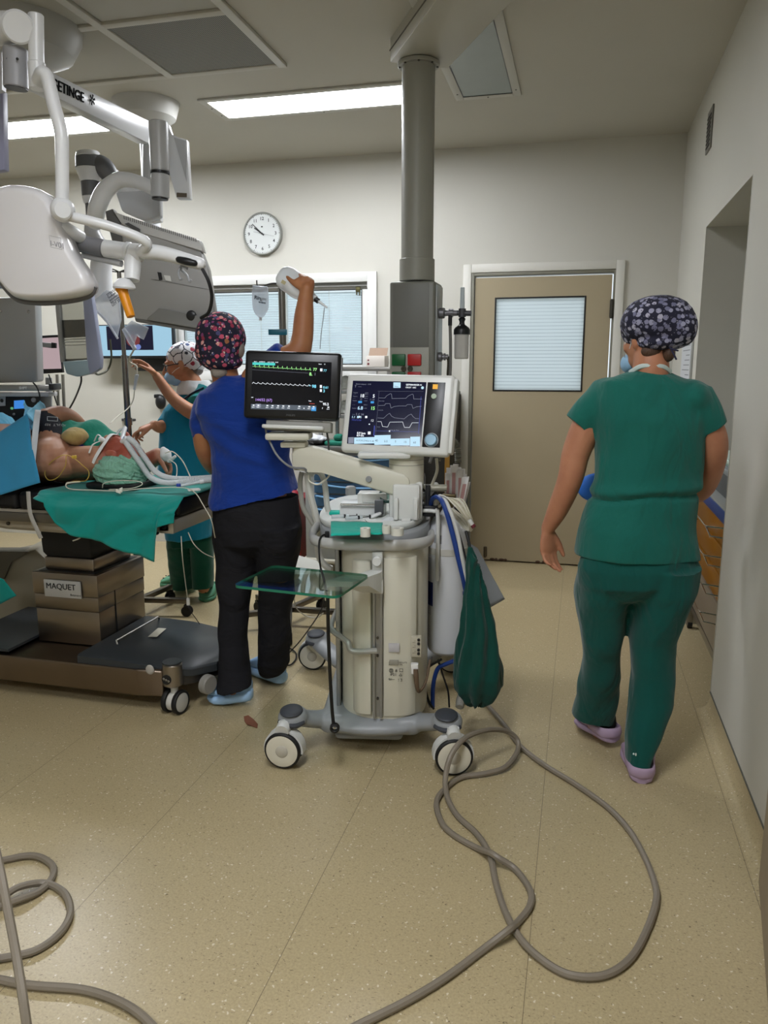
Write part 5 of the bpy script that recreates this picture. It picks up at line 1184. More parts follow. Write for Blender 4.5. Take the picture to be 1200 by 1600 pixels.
q = MB(); corr(q, [W(196, 690, YP-.035), W(206, 705, YP-.06), W(220, 725, YP-.075), W(236, 746, YP-.095), W(262, 755, YP-.12), W(300, 752, YP-.10), W(345, 749, YP+.0)], .0115); q.build('expiratory_hose', hosem, et)
# head rest, pillow, green towel over the arm
q = MB(); q.box((ph.x-.11, ph.y-.12, .936), (ph.x+.13, ph.y+.10, .962), .01); o = q.build('head_rest', padb); tag(o, 'thin black pad under the patient head', 'head rest')
pil = MB(); pil.ell(W(117, 682, YP+.06), (.060, .07, .040), (RH, FH, Z3)); o = remesh(pil, .006, 3, fn=lambda c, n: c+n*(.008*noise.noise(c*14)+.003*noise.noise(c*40))).build('yellow_pillow', cloth('yellow_wrap', '9a8452', 'a8925e', fold=.4)); tag(o, 'small yellow-brown cushion between the raised arm and green towel of the patient', 'cushion')
tw = MB(); tg = []
for j in range(13):
    v = j/12; row = []
    for i in range(37):
        u = i/36
        pts = [(92, 663, .10), (105, 656, .08), (135, 657, .12), (160, 664, .16), (185, 678, .16), (205, 694, .12), (215, 708, .10)]
        k = u*6; a = min(5, int(k)); f = k-a; x_ = pts[a][0]*(1-f)+pts[a+1][0]*f; y_ = pts[a][1]*(1-f)+pts[a+1][1]*f; d_ = pts[a][2]*(1-f)+pts[a+1][2]*f
        p = W(x_, y_, YP+d_+.02); drop = (.055+.045*math.sin(u*math.pi))
        bul = .02*math.sin(v*math.pi)
        p = p+FH*(.12*(.3-v))+Z3*(-drop*v**1.4+.012*math.sin(u*19+v*3))-FH*bul
        row.append(p)
    tg.append(row)
tw.sheet(tg, .006); o = tw.build('green_towel', cloth('towel_green', '0e6a58', '128068', fold=.5, stretch=(1, 1, 1)), sharp=None); tag(o, 'green towel draped over the arm above the patient face', 'towel')
# blue drapes
dbl = cloth('blue_drape', '2f7ea6', '3588b0', fold=.25, stretch=(1, 1, 1), scale=4); dlb = cloth('light_blue_drape', '62a9c8', '6cb4d0', fold=.6, stretch=(1, 1, 1), scale=8)
def patch(pxs, n1=14, n2=14, amp=.008, th=.003, mb=None, f=6):
    """four corners given as points -> wavy sheet"""
    a, b_, c, d = pxs; g = []
    for j in range(n2+1):
        v = j/n2; row = []
        for i in range(n1+1):
            u = i/n1; p = (a*(1-u)+b_*u)*(1-v)+(d*(1-u)+c*u)*v
            nn = (b_-a).cross(d-a).normalized()
            row.append(p+nn*(amp*noise.noise(p*f)+amp*.5*noise.noise(p*f*2.5)))
        g.append(row)
    mb = mb or MB(); mb.sheet(g, th); return mb
YD = 2.80
bd_ = thing('surgical_drape', 'large blue surgical drape hanging over the near side of the patient', 'drape', W(20, 720, YD))
patch([W(-90, 735, YD+.04), W(41, 646, YD+.08), W(62, 754, YD-.0), W(-90, 800, YD-.03)], 26, 20, .01).build('side_drape', dbl, bd_, sharp=None)
patch([W(41, 646, YD+.08), W(62, 626, YD+.40), W(78, 650, YD+.42), W(49, 660, YD+.10)], 12, 8, .016, f=14).build('folded_edge', dlb, bd_, sharp=None)
patch([W(39, 625, YD+.36), W(62, 640, YD+.34), W(50, 672, YD+.14), W(40, 650, YD+.085)], 10, 10, .02, f=12).build('raised_corner', cloth('mid_blue_drape', '4a9cc2', '52a6cc', fold=.5, stretch=(1, 1, 1)), bd_, sharp=None)
patch([W(55, 640, YD+.12), W(64, 641, YD+.14), W(53, 742, YD+.02), W(50, 690, YD+.04)], 6, 14, .006).build('adhesive_edge', cloth('drape_lining', 'c4c9cc', 'b4bac0', fold=.3), bd_, sharp=None)
q = MB(); rg_ = []
for k_, x_ in enumerate((-2.64, -2.70, -2.85, -3.0, -3.15, -3.3, -3.42, -3.46)):
    h_ = (.17, .25, .27, .26, .25, .22, .15, .04)[k_]; sh_ = []
    for j_ in range(25):
        a_ = math.pi*j_/24; dy_ = .36*math.cos(a_); zz_ = .925+h_*math.sin(a_)**.8
        if j_ in (0, 24): zz_ = .70
        sh_.append(V((x_+.01*noise.noise(V((x_*4, dy_*9, 1))), 3.12-dy_, zz_+.015*noise.noise(V((x_*5, dy_*6, 3))))))
    rg_.append(sh_)
q.sheet(rg_, .004); q.build('body_drape', dbl, bd_, sharp=None)
q = MB(); q.ell(W(-20, 668, YD+.5), (.14, .14, .075), (RH, FH, Z3)); o = remesh(q, .007, 3, fn=lambda c, n: c+n*(.02*noise.noise(c*11)+.008*noise.noise(c*30))).build('crumpled_drape', dlb); tag(o, 'crumpled pale blue drape bundle at the left edge', 'drape')
q = MB(); q.ell(W(82, 694, 3.30), (.175, .075, .185), ((RH*.9-Z3*.42).normalized(), FH, (Z3*.9+RH*.42).normalized())); o = remesh(q, .008, 3, fn=lambda c, n: c+n*(.01*noise.noise(c*8))).build('blue_bag', mat('royal_blue_plastic', '2434a8', .45, bump=.2, bscale=12)); tag(o, 'royal blue plastic bag behind the raised forearm of the patient', 'bag')
# white strap hanging from the table edge
q = MB(); q.tube([W(44, 768, 2.80), W(46, 795, 2.79), W(49, 808, 2.79), W(57, 826, 2.79), W(64, 841, 2.80)], .009, n=8, flat=.25, hint=-FH); o = q.build('table_strap', mat('strap_white', '9d9a92', .7)); tag(o, 'off-white strap hanging over the table rail below the blue drape', 'strap')
# yellow and white lines on the patient
def wire(name, pts, r, m_, label, cat='cable', group=None, closed=False):
    q = MB(); q.tube(pts, r, n=8, res=8, closed=closed); o = q.build(name, m_); tag(o, label, cat, group); return o
yl = mat('yellow_line', 'b9993f', .4); wl = mat('white_line', 'c6c3b4', .4)
wire('epidural_line', [W(104, 711, YP-.10), W(96, 712, YP-.12), W(80, 722, YP-.125), W(70, 738, YP-.125), W(76, 750, YP-.13), W(90, 746, YP-.13), W(102, 728, YP-.13), W(104, 712, YP-.12), W(115, 716, YP-.11), W(128, 726, YP-.11), W(139, 738, YP-.12), W(134, 751, YP-.13), W(115, 752, YP-.14), W(103, 757, YP-.15)], .0018, yl, 'thin yellow line looping over the patient shoulder', 'tube')
q = MB(); 
for a in (0, 1): q.obox(W(114+a*4, 714, YP-.12), RH, Z3, -FH, .010, .014, .006, .002)
tag(q.build('line_clip', mat('clip_yellow', 'c8a63a', .4)), 'small yellow clip on the line at the patient neck', 'clip')
wire('drip_tubing', [W(103, 757, YP-.17), W(106, 754, YP-.17), W(125, 753, YP-.17), W(104, 756, YP-.18), W(110, 764, YP-.2), W(150, 766, YP-.2), W(185, 767, YP-.2), W(230, 763, YP-.19), W(285, 762, YP-.19), W(305, 770, YP-.2), W(318, 790, YP-.225), W(330, 812, YP-.26), W(336, 840, YP-.2)], .0022, wl, 'long thin white line lying along the green sheet and off the table end', 'tube')
wire('monitor_lead', [W(160, 762, YP-.19), W(163, 755, YP-.15), W(185, 751, YP-.16), W(215, 752, YP-.16), W(222, 757, YP-.17), W(205, 763, YP-.18), W(170, 765, YP-.2)], .0018, wl, 'pale lead looped on the green sheet in front of the bouffant cap', 'cable')
q = MB(); q.obox(W(185, 768, YP-.225), (RH*.8-Z3*.3).normalized(), FH, Z3, .02, .012, .012, .002); q.obox(W(189, 766, YP-.215), (RH*.8+Z3*.3).normalized(), FH, Z3, .012, .012, .02, .002); tag(q.build('lead_clip', mat('clip_white', 'd6d4c8', .5)), 'white clip with small marking on the green sheet below the patient cap', 'clip')
wire('infusion_line', [W(258, 708, YP+.06), W(270, 706, YP+.04), W(285, 720, YP+.02), W(296, 742, YP+.0), W(300, 750, YP-.05)], .0025, wl, 'white infusion line curving from the wrist dressing to the table', 'tube')
wire('sensor_line', [W(264, 718, YP+.06), W(275, 726, YP+.02), W(276, 742, YP-.03), W(270, 752, YP-.1)], .002, wl, 'short white lead hanging from the wrist dressing', 'cable')
sy = thing('syringe', 'clear syringe with blue stopcock lying at the table end', 'syringe', W(296, 757, YP-.12))
q = MB(); q.cyl(W(283, 759, YP-.14), W(312, 753, YP-.10), .007, n=14); q.build('barrel', mat('syringe_clear', 'cdd6da', .25, alpha=.75), sy)
q = MB(); q.cyl(W(312, 753, YP-.10), W(318, 752, YP-.09), .009, n=14); q.build('plunger', mat('plunger_white', 'd8dcdc', .4), sy)
q = MB(); q.obox(W(279, 758, YP-.15), RH, FH, Z3, .018, .012, .014, .003); q.build('stopcock', mat('stopcock_blue', '1f3f9e', .4), sy)
q = MB(); q.obox(W(303, 765, YP-.17), (RH*.9+FH*.4).normalized(), (-RH*.4+FH*.9).normalized(), Z3, .05, .03, .008, .003); tag(q.build('dressing_pack', paper), 'small white packet at the right corner of the green sheet', 'packet')
# leads hanging down from the table end
wire('hanging_lead', [W(283, 838, 2.86), W(285, 870, 2.87), W(289, 905, 2.95), W(293, 934, 3.02)], .0022, wl, 'white lead hanging straight down from the table end bracket', 'cable')
q = MB(); q.obox(W(294, 940, 3.03), RH, FH, Z3, .014, .010, .035, .003); tag(q.build('lead_connector', mat('conn_white', 'bfbcb4', .4)), 'white connector at the lower end of the hanging lead', 'connector')
wire('black_lead', [W(295, 946, 3.03), W(298, 955, 3.04), W(305, 965, 3.05), W(312, 975, 3.08)], .0018, black_rub, 'thin black lead under the white connector', 'cable')
wire('side_cable', [W(294, 832, 2.85), W(303, 850, 2.86), W(318, 864, 2.9), W(336, 872, 2.95)], .002, wl, 'white cable swinging from the table corner behind the charcoal trousers', 'cable')
wire('drape_cord', [W(114, 845, 2.80), W(124, 841, 2.795), W(131, 833, 2.79), W(133, 828, 2.80)], .003, wl, 'short white cord emerging under the green sheet hem', 'cable')
# ------------------------------------------------------------ beige imaging arm body at left edge
q = MB(); cb = thing('imaging_unit', 'beige rounded body of an imaging unit beside the steel column', 'medical machine', (-2.75, 3.2, 0))
pts = [(-140, 985), (12, 985), (66, 955), (75, 900), (70, 872), (55, 858), (30, 862), (8, 880), (-140, 900)]
q = MB(); q.prism([W(x, y, 3.37) for x, y in pts][::-1], FH*.4, bev=.012); q.build('housing', mat('unit_beige', '8d8675', .45), cb)
q = MB(); q.prism([W(x, y, 3.355) for x, y in ((6, 905), (18, 878), (45, 862), (-120, 862), (-140, 905))], FH*.1); q.build('side_cover', mat('unit_dark', '5b584f', .5), cb)  # cover in a darker grey-beige than the housing
q = MB(); q.box((-2.98, 3.42, 0), (-2.8, 3.62, .22), .02); q.build('foot', mat('unit_foot', '4a4740', .5), cb)
o = patch([W(-30, 890, 3.0), W(6, 905, 3.0), W(25, 931, 3.0), W(-30, 960, 3.0)], 10, 10, .012).build('green_cloth', drapem, sharp=None); tag(o, 'corner of green cloth hanging at the left edge in front of the beige unit', 'drape')
q = MB(); q.ell(W(32, 980, 3.55), (.10, .08, .045), (RH, FH, Z3)); o = remesh(q, .007, 3, fn=lambda c, n: c+n*(.012*noise.noise(c*14))).build('green_cloth', drapem); tag(o, 'crumpled green cloth on the floor behind the table base', 'cloth')
# ------------------------------------------------------------ ceiling beam and service column
beam = thing('service_pendant', 'grey round ceiling column on a boxed beam, with green and red outlets', 'pendant', (-.81, 3.87, 2.96))
bd = V((.494, -.869, 0)); bp_ = V((.869, .494, 0)); A0 = V((-.935, 3.84, 0))
pcol = mat('pendant_paint', '8d8c82', .42); pcol2 = mat('beam_paint', 'a9a698', .5)
def bx2(z0, z1, i0, i1, s0): # box along beam
    a_ = A0+bp_*i0+bd*s0; return [a_+Z3*z0, a_+bp_*(i1-i0)+Z3*z0, a_+bp_*(i1-i0)+bd*2.4+Z3*z0, a_+bd*2.4+Z3*z0], z1-z0
q = MB(); pts, h = bx2(2.855, 2.9595, 0, .285, 0); q.prism(pts, (0, 0, h), bev=.004); q.build('beam', pcol2, beam)
q = MB(); pts, h = bx2(2.905, 2.909, -.004, .289, -.004); q.prism(pts, (0, 0, h)); q.build('beam_seam', mat('seam_dark', '5a574d', .6), beam)
PX, PY = -.806, 3.87
q = MB(); q.cyl((PX, PY, 2.835), (PX, PY, 2.853), .098, n=40, bev=.003); fl_ = q.build('flange', pcol, beam)
for k in range(8):
    a = math.radians(45*k+12); MB().cyl((PX+.088*math.cos(a), PY+.088*math.sin(a), 2.831), (PX+.088*math.cos(a), PY+.088*math.sin(a), 2.835), .005, n=8).build('screw', screwm, fl_)
q = MB(); q.cyl((PX, PY, 1.97), (PX, PY, 2.836), .078, n=48); q.build('column', pcol, beam)
q = MB(); q.cyl((PX, PY, 1.868), (PX, PY, 1.972), .086, n=48, bev=.002); q.build('column_sleeve', pcol, beam)
hx0, hx1, hy0, hy1, hz0, hz1 = PX-.118, PX+.105, PY-.085, PY+.12, 1.18, 1.862
headm = mat('head_grey', '77776f', .42); hsm = mat('head_side', 'a3a8aa', .35, .2)
q = MB(); q.box((hx0, hy0, hz0), (hx1, hy1, hz1), .012, 3); hd_ = q.build('socket_head', headm, beam)
q = MB(); q.box((hx1-.001, hy0+.03, hz0+.02), (hx1+.006, hy1-.015, hz1-.015), .003); q.build('side_panel', hsm, beam)
q = MB()
q.box((hx0+.018, hy0-.003, 1.49), (hx1-.028, hy0+.002, hz1-.01), .001); q.build('front_panel', mat('head_panel', '6c6c65', .45), beam)
q = MB(); q.box((hx0+.006, hy0-.012, hz0+.02), (hx1-.022, hy0+.001, 1.55), .003); sp_ = q.build('socket_panel', mat('socket_panel', '9b9a8e', .45), beam)
gcol = mat('socket_green', '0c5a2c', .4); rcol = mat('socket_red', 'b3201c', .4)
for z in (1.49, 1.405, 1.32):
    for x, m_ in ((PX-.067, gcol), (PX+.012, rcol)):
        q = MB(); q.box((x-.034, hy0-.026, z-.028), (x+.034, hy0-.011, z+.028), .005)
        o = q.build('socket_flap', m_, sp_)
for z in (1.447,):
    for x in (PX-.042, PX-.010): MB().lathe([(0, .004), (.006, .004), (.007, .010), (.013, .010), (.014, 0)], (x, hy0-.011, z), X3, Z3, -Y3, n=18).build('earth_point', mat('earth_metal', '4d4a3c', .35, .6), sp_)
# oxygen flowmeter and humidifier on the right side
fmx = hx1+.006; om = mat('valve_grey', '77767a', .35, .5)
fl = thing('flowmeter', 'oxygen flowmeter with black-capped humidifier bottle on the right of the grey socket head', 'flowmeter', (fmx, PY+.02, 1.72))
q = MB(); q.cyl((fmx+.001, PY, 1.715), (fmx+.03, PY, 1.715), .026, n=22, bev=.004); q.cyl((fmx+.03, PY, 1.715), (fmx+.09, PY, 1.715), .014, n=16); q.cyl((fmx+.05, PY, 1.715), (fmx+.07, PY, 1.715), .021, n=18); q.build('connector', om, fl)
hxm = fmx+.115
q = MB(); q.cyl((fmx+.09, PY, 1.715), (hxm+.045, PY, 1.712), .013, n=14); q.cyl((hxm, PY, 1.695), (hxm, PY, 1.735), .018, n=16); q.build('valve_body', mat('valve_dark', '4a4a4d', .4, .4), fl)
q = MB(); q.cyl((hxm, PY, 1.735), (hxm, PY, 1.835), .012, .010, n=16, bev=.002); q.build('flow_tube', mat('tube_glass', 'b9c4c8', .1, alpha=.75), fl)
q = MB(); q.lathe([(.010, 1.695), (.018, 1.685), (.012, 1.672), (.014, 1.66), (.034, 1.645), (.040, 1.635), (.040, 1.612), (0, 1.612)], (hxm, PY, 0), n=26); q.build('bottle_cap', dark_plastic, fl)
q = MB(); q.lathe([(.036, 1.612), (.035, 1.50), (.030, 1.495), (0, 1.494)], (hxm, PY, 0), n=26); q.build('humidifier_bottle', mat('bottle_clear', 'c9c7c0', .15, alpha=.8), fl)
q = MB(); q.tube([(hxm-.01, PY, 1.612), (hxm-.012, PY, 1.56), (hxm-.006, PY, 1.51)], .003, n=8); q.build('dip_tube', paper, fl)
hs_ = thing('gas_hose', 'grey gas hose hanging from the upper outlet of the socket head', 'hose', (fmx+.06, PY, 1.7))
q = MB(); q.cyl((fmx+.058, PY-.01, 1.655), (fmx+.058, PY-.01, 1.705), .010, n=12); q.build('fitting', dark_plastic, hs_)
q = MB(); q.tube([(fmx+.058, PY-.01, 1.66), (fmx+.062, PY-.01, 1.55), (fmx+.062, PY-.02, 1.4), (fmx+.04, PY-.06, 1.2), (fmx+.0, PY-.2, 1.0)], .0075, n=12); q.build('tube', mat('hose_grey', '6c6b66', .5), hs_)
hs_ = thing('gas_hose', 'dark gas hose on the lower outlet of the socket head', 'hose', (fmx+.04, PY, 1.5))
q = MB(); q.cyl((fmx+.001, PY, 1.505), (fmx+.02, PY, 1.505), .023, n=20, bev=.003); q.cyl((fmx+.02, PY, 1.505), (fmx+.05, PY, 1.505), .012, n=14); q.cyl((fmx+.028, PY, 1.505), (fmx+.036, PY, 1.505), .018, n=14); q.build('connector', om, hs_)
q = MB(); q.tube([(fmx+.045, PY, 1.505), (fmx+.052, PY, 1.48), (fmx+.05, PY, 1.40), (fmx+.05, PY, 1.2), (fmx+.03, PY-.1, 1.0)], .008, n=12); q.build('tube', mat('hose_olive', '3a3626', .5), hs_)
# ------------------------------------------------------------ surgical light (near, left)
YL = 2.42; wm = white_metal; shade = mat('enamel_grey', 'b3b4b5', .32)
sl_ = thing('surgical_light', 'white surgical light with curved tube yoke and orange sterile handle', 'surgical light', W(20, 0, YL+.2))
def T(name, pts, r, m_=None, n=20, Y=None, parent=sl_, **k):
    q = MB(); P = [W(x, y, (Y if Y is not None else YL) if len(pt) < 3 else pt[2]) for pt in pts for x, y in (pt[:2],)]
    q.tube(P, r, n=n, **k); return q.build(name, m_ or wm, parent)
# ceiling anchor at the top left and hub
q = MB(); c = WZ(18, 30, 2.94); q.lathe([(0, -.16), (.12, -.15), (.23, -.10), (.27, -.03), (.275, .015)], (c.x-.05, c.y+.10, 2.94), n=44); q.build('ceiling_canopy', mat('canopy_grey', '9d9c96', .4), sl_)
q = MB(); a_ = W(-60, 50, YL+.05); b2 = W(28, 44, YL+.02)
q.tube([W(-70, 54, YL+.02), W(-20, 46, YL+.02), W(28, 42, YL+.02)], [.052, .052, .048], n=24, roundcap=True, smooth_path=False); q.build('upper_arm', wm, sl_)
q = MB(); q.cyl(W(28, 42, YL-.03), W(28, 42, YL+.07), .050, n=32, bev=.006); q.build('elbow_cover', wm, sl_)
q = MB(); q.cyl(W(56, 22, YL+.02), W(57, 102, YL+.02), .0245, n=28, bev=.003); q.build('vertical_tube', wm, sl_)
q = MB(); q.cyl(W(57, 97, YL+.02), W(60, 140, YL+.02), .028, n=28, bev=.004); q.build('tube_collar', wm, sl_)
q = MB(); q.tube([W(60, 125, YL+.0), W(66, 114, YL-.03), W(74, 122, YL-.03), W(83, 160, YL-.03), W(95, 205, YL-.03), W(97, 240, YL-.03), W(97, 318, YL-.03)], .0215, n=20); q.build('yoke_tube', wm, sl_)
q = MB(); q.cyl(W(24, 76, YL+.03), W(25, 138, YL+.03), .040, n=32, bev=.003); cy = q.build('motor_cylinder', mat('motor_grey', '97979a', .4), sl_)
q = MB(); q.cyl(W(25, 136, YL+.03), W(25, 139, YL+.03), .037, n=30); q.build('cylinder_opening', dark_plastic, sl_)
for x in (12, 27): MB().cyl(W(x, 92, YL-.008), W(x, 92, YL+.0), .0045, n=10).build('cylinder_screw', dark_plastic, sl_)
q = MB(); q.prism([W(-8, 80, YL+.06), W(3, 80, YL+.06), W(3, 140, YL+.06), W(-8, 142, YL+.06)], FH*.03); q.build('side_bracket', shade, sl_)
q = MB(); q.prism([W(-12, 140, YL+.2), W(4, 140, YL+.2), W(7, 265, YL+.2), W(-12, 268, YL+.2)], FH*.04, bev=.004); q.build('rear_arm', mat('rear_arm_grey', '8f8fa6', .4), sl_)
q = MB(); q.ell(W(98, 328, YL-.03), .040, n=28, m=16); q.cyl(W(98, 328, YL-.062), W(98, 328, YL-.076), .031, n=28, bev=.006); q.build('ball_joint', wm, sl_)
# head shell: outline seen from outside, rounded dome
hp = [(-60, 300), (-10, 296), (30, 290), (75, 303), (98, 345), (118, 395), (140, 430), (146, 448), (138, 460), (110, 467), (70, 470), (35, 468), (18, 458), (-5, 430), (-30, 405), (-90, 400)]
def shell(pts, Y, d, m_, name, parent, inset=.86, dome=.05, M=7):
    P = [W(x, y, Y) for x, y in pts]; P = cr(P, 4, closed=True); c = sum(P, V((0, 0, 0)))/len(P)
    rings = [[c+(p-c)*.93+FH*(d+.012) for p in P], [p*1+FH*d for p in P], [c+(p-c)*1.0 for p in P]]
    for k in range(1, M+1):
        a = math.pi/2*k/M; rings.append([c+(p-c)*(inset+(1-inset)*math.cos(a))-FH*(dome*math.sin(a)) for p in P])
    q = MB(); q.loft(rings); return q.build(name, m_, parent, sharp=60)
shell(hp, YL+.03, .05, mat('light_shell', 'e0dedf', .25, coat=.3), 'light_head', sl_)
hp2 = [(-60, 318), (-10, 312), (40, 316), (78, 335), (100, 380), (122, 425), (126, 440), (90, 452), (55, 452), (32, 436), (8, 402), (-60, 390)]
q = MB(); P = cr([W(x, y, YL-.018) for x, y in hp2], 4, closed=True)
rimp = [(-90, 404), (-30, 409), (-5, 434), (18, 462), (35, 472), (70, 475), (112, 471), (140, 463), (148, 449)]
q = MB(); q.tube([W(x, y-2, YL+.045) for x, y in rimp], .011, n=10); q.build('rim_gasket', mat('gasket_grey', '5d5d5f', .5), sl_)
q = MB(); rr_ = [W(x, y, YL-.0185) for x, y in ((77, 368), (95, 372), (97, 390), (79, 386))]; q.tube(rr_, .0008, n=6, smooth_path=False, closed=True)
q.text('I-V01', W(79, 384, YL-.0195), (rr_[1]-rr_[0]), (rr_[0]-rr_[3]), .026, .0004); q.build('shell_marking', mat('marking_grey', '8c8c90', .5), sl_)
# lateral arm to the yoke
q = MB(); q.tube([W(108, 338, YL-.03), W(135, 344, YL-.02), W(175, 355, YL+.02), W(215, 370, YL+.06), W(229, 379, YL+.08), W(226, 388, YL+.10), W(212, 396, YL+.14)], .0165, n=18); q.build('lower_yoke_tube', wm, sl_)
q = MB(); q.tube([W(95, 352, YL+.02), W(112, 362, YL+.05), W(125, 370, YL+.10)], .022, n=18); q.build('joint_neck', wm, sl_)
q = MB(); q.cyl(W(114, 378, YL+.12), W(163, 388, YL+.13), .030, n=32, bev=.003); q.build('grip_band', mat('band_grey', '77777b', .4), sl_)
q = MB(); q.cyl(W(163, 388, YL+.13), W(197, 393, YL+.14), .0305, n=32, bev=.003); q.cyl(W(197, 393, YL+.14), W(204, 394, YL+.14), .034, n=32, bev=.004); q.cyl(W(204, 394, YL+.14), W(222, 396, YL+.14), .032, n=32, bev=.006); q.build('joint_sleeve', wm, sl_)
q = MB(); q.tube([W(130, 398, YL+.15), W(160, 405, YL+.15), W(190, 412, YL+.15)], .012, n=12); q.build('lower_cable_tube', shade, sl_)
q = MB(); q.tube([W(224, 392, YL+.13), W(255, 396, YL+.12), W(285, 404, YL+.12), W(312, 412, YL+.12)], [.027, .025, .023, .021], n=22, roundcap=True); q.build('control_handle', wm, sl_)
q = MB(); q.tube([W(281, 406, YL+.098), W(292, 408.5, YL+.095), (W(303, 411, YL+.098))], [.0145, .016, .0135], n=16, flat=.8, roundcap=True); q.build('grip', dark_plastic, sl_)
q = MB(); q.tube([W(315, 418, YL+.12), W(326, 440, YL+.12), W(331, 465, YL+.14), W(326, 488, YL+.16), W(314, 497, YL+.18)], .006, n=10); q.build('control_cable', black_rub, sl_)
q = MB(); q.tube([W(208, 398, YL+.14), W(207, 420, YL+.13), W(206, 438, YL+.12)], [.030, .028, .026], n=22); q.build('handle_stem', wm, sl_)
hd0 = W(194, 447, YL+.1); hdz = (W(194, 437, YL+.1)-hd0).normalized()
q = MB(); q.lathe([(0, .028), (.02, .024), (.036, .006), (.039, -.004), (.036, -.010), (0, -.010)], hd0, *frame_from(hdz, X3), n=32); q.build('handle_flange', wm, sl_)
o1 = W(190, 450, YL+.1); o2 = W(205, 496, YL+.09)
q = MB(); dz_ = o2-o1; fx = frame_from(dz_); L_ = dz_.length
q.lathe([(0, 0), (.023, 0), (.0215, .008), (.018, .012), (.0155, L_*.9), (.014, L_-.003), (0, L_)], o1, *fx, n=30); q.build('sterile_handle', mat('handle_orange', 'd98a12', .35), sl_)
q = MB(); q.tube([W(293, 420, YL+.12), W(284, 416, YL+.12), W(279, 425, YL+.1), W(281, 436, YL+.09), W(285, 436, YL+.09)], .004, n=8); q.tube([W(283, 421, YL+.12), W(292, 430, YL+.1), W(296, 440, YL+.09), W(299, 437, YL+.09)], .004, n=8); q.build('hook', grey_plastic, sl_)
# ------------------------------------------------------------ ceiling boom carrying the flat monitor
YM = 3.35
bm_ = thing('monitor_boom', 'ceiling boom with lettered white arm carrying a large grey-backed monitor', 'monitor boom', (-2.52, 4.37, 2.96))
q = MB(); q.lathe([(0, -.135), (.05, -.13), (.12, -.118), (.165, -.085), (.185, -.02), (.19, -.0005)], (-2.52, 4.37, 2.96), n=48); q.build('ceiling_canopy', mat('canopy_white', 'b9b8b2', .4), bm_)
q = MB(); q.cyl((-2.52, 4.37, 2.20), (-2.52, 4.37, 2.84), .048, n=32); q.build('drop_tube', shade, bm_)
# spring arm with lettering
ya = 3.25; yb = 3.75
c0, c1, c2, c3 = W(40, 92, 2.75), W(236, 190, 3.72), W(236, 226, 3.72), W(40, 128, 2.75)
q = MB(); ar = (c1-c0).normalized(); up_ = (c0-c3).normalized(); nn = ar.cross(up_)
if nn.dot(FH) > 0: nn = -nn
q.prism([c0, c1, c2, c3], -nn*.075, bev=.006); arm_ = q.build('lettered_arm', mat('arm_enamel', 'c3c4c5', .28), bm_)
q = MB(); tp0 = c0.lerp(c1, .16)+nn*.004-up_*.058; q.text('GETINGE', tp0, ar, up_, .055, .002, bold=.0002)
q.build('maker_lettering', mat('ink_black', '0a0a0a', .9, spec=.1), arm_, recalc=False); q = MB()
sc_p = c0.lerp(c1, .455)+nn*.005-up_*.032
for k in range(6):
    a = math.radians(60*k+20); d_ = ar*math.cos(a)+up_*math.sin(a); n_ = -ar*math.sin(a)+up_*math.cos(a); p0, p1 = sc_p+d_*.004, sc_p+d_*.022; q.prism([p0-n_*.003, p1-n_*.005, p1+n_*.005, p0+n_*.003], nn*.001)
q.build('maker_emblem', MATS['ink_black'], arm_, recalc=False)
q = MB(); q.cyl(W(247, 190, YM), W(250, 268, YM), .042, n=34, bev=.004); q.build('hinge_cylinder', shade, bm_)
q = MB(); q.cyl(W(250, 268, YM), W(250, 272, YM), .0425, n=34); q.build('black_ring', dark_plastic, bm_)
q = MB(); q.cyl(W(250, 272, YM), W(250, 309, YM), .041, n=34, bev=.003); q.build('lower_cylinder', shade, bm_)
q = MB(); q.cyl(W(250, 308, YM), W(250, 312, YM), .036, n=30); q.build('cylinder_cap', dark_plastic, bm_)
q = MB(); q.prism([W(262, 192, YM+.12), W(268, 212, YM+.12), W(292, 218, YM+.12), W(297, 310, YM+.1), W(276, 310, YM+.1), W(264, 270, YM+.1)], FH*.05, bev=.005); q.build('arm_end', wm, bm_)
q = MB(); q.prism([W(272, 215, YM+.115), W(290, 220, YM+.115), W(292, 285, YM+.095)], -FH*.003); q.build('arm_recess', shade, bm_)
q = MB(); q.prism([W(276, 301, YM+.097), W(292, 302, YM+.097), W(292, 308, YM+.097), W(276, 308, YM+.097)], -FH*.002); q.build('end_slot', mat('slot_brown', '5a5040', .5), bm_)
q = MB(); q.tube([W(247, 298, YM), W(222, 287, YM), W(200, 281, YM), W(182, 283, YM), W(163, 300, YM), W(152, 325, YM), (W(148, 350, YM+.05))], [.030, .030, .032, .036, .040, .040, .038], n=20, flat=1.0); q.build('bent_arm', wm, bm_)
q = MB(); q.prism([W(226, 296, YM+.1), W(250, 300, YM+.1), W(250, 338, YM+.12), W(226, 345, YM+.12), W(190, 330, YM+.1), W(180, 300, YM+.1)], FH*.06, bev=.01); q.build('bracket_body', shade, bm_)
q = MB(); q.prism([W(236, 290, YM+.2), W(249, 292, YM+.2), W(251, 345, YM+.2), W(236, 348, YM+.2)], FH*.05, bev=.006); q.build('bracket_rear', wm, bm_)
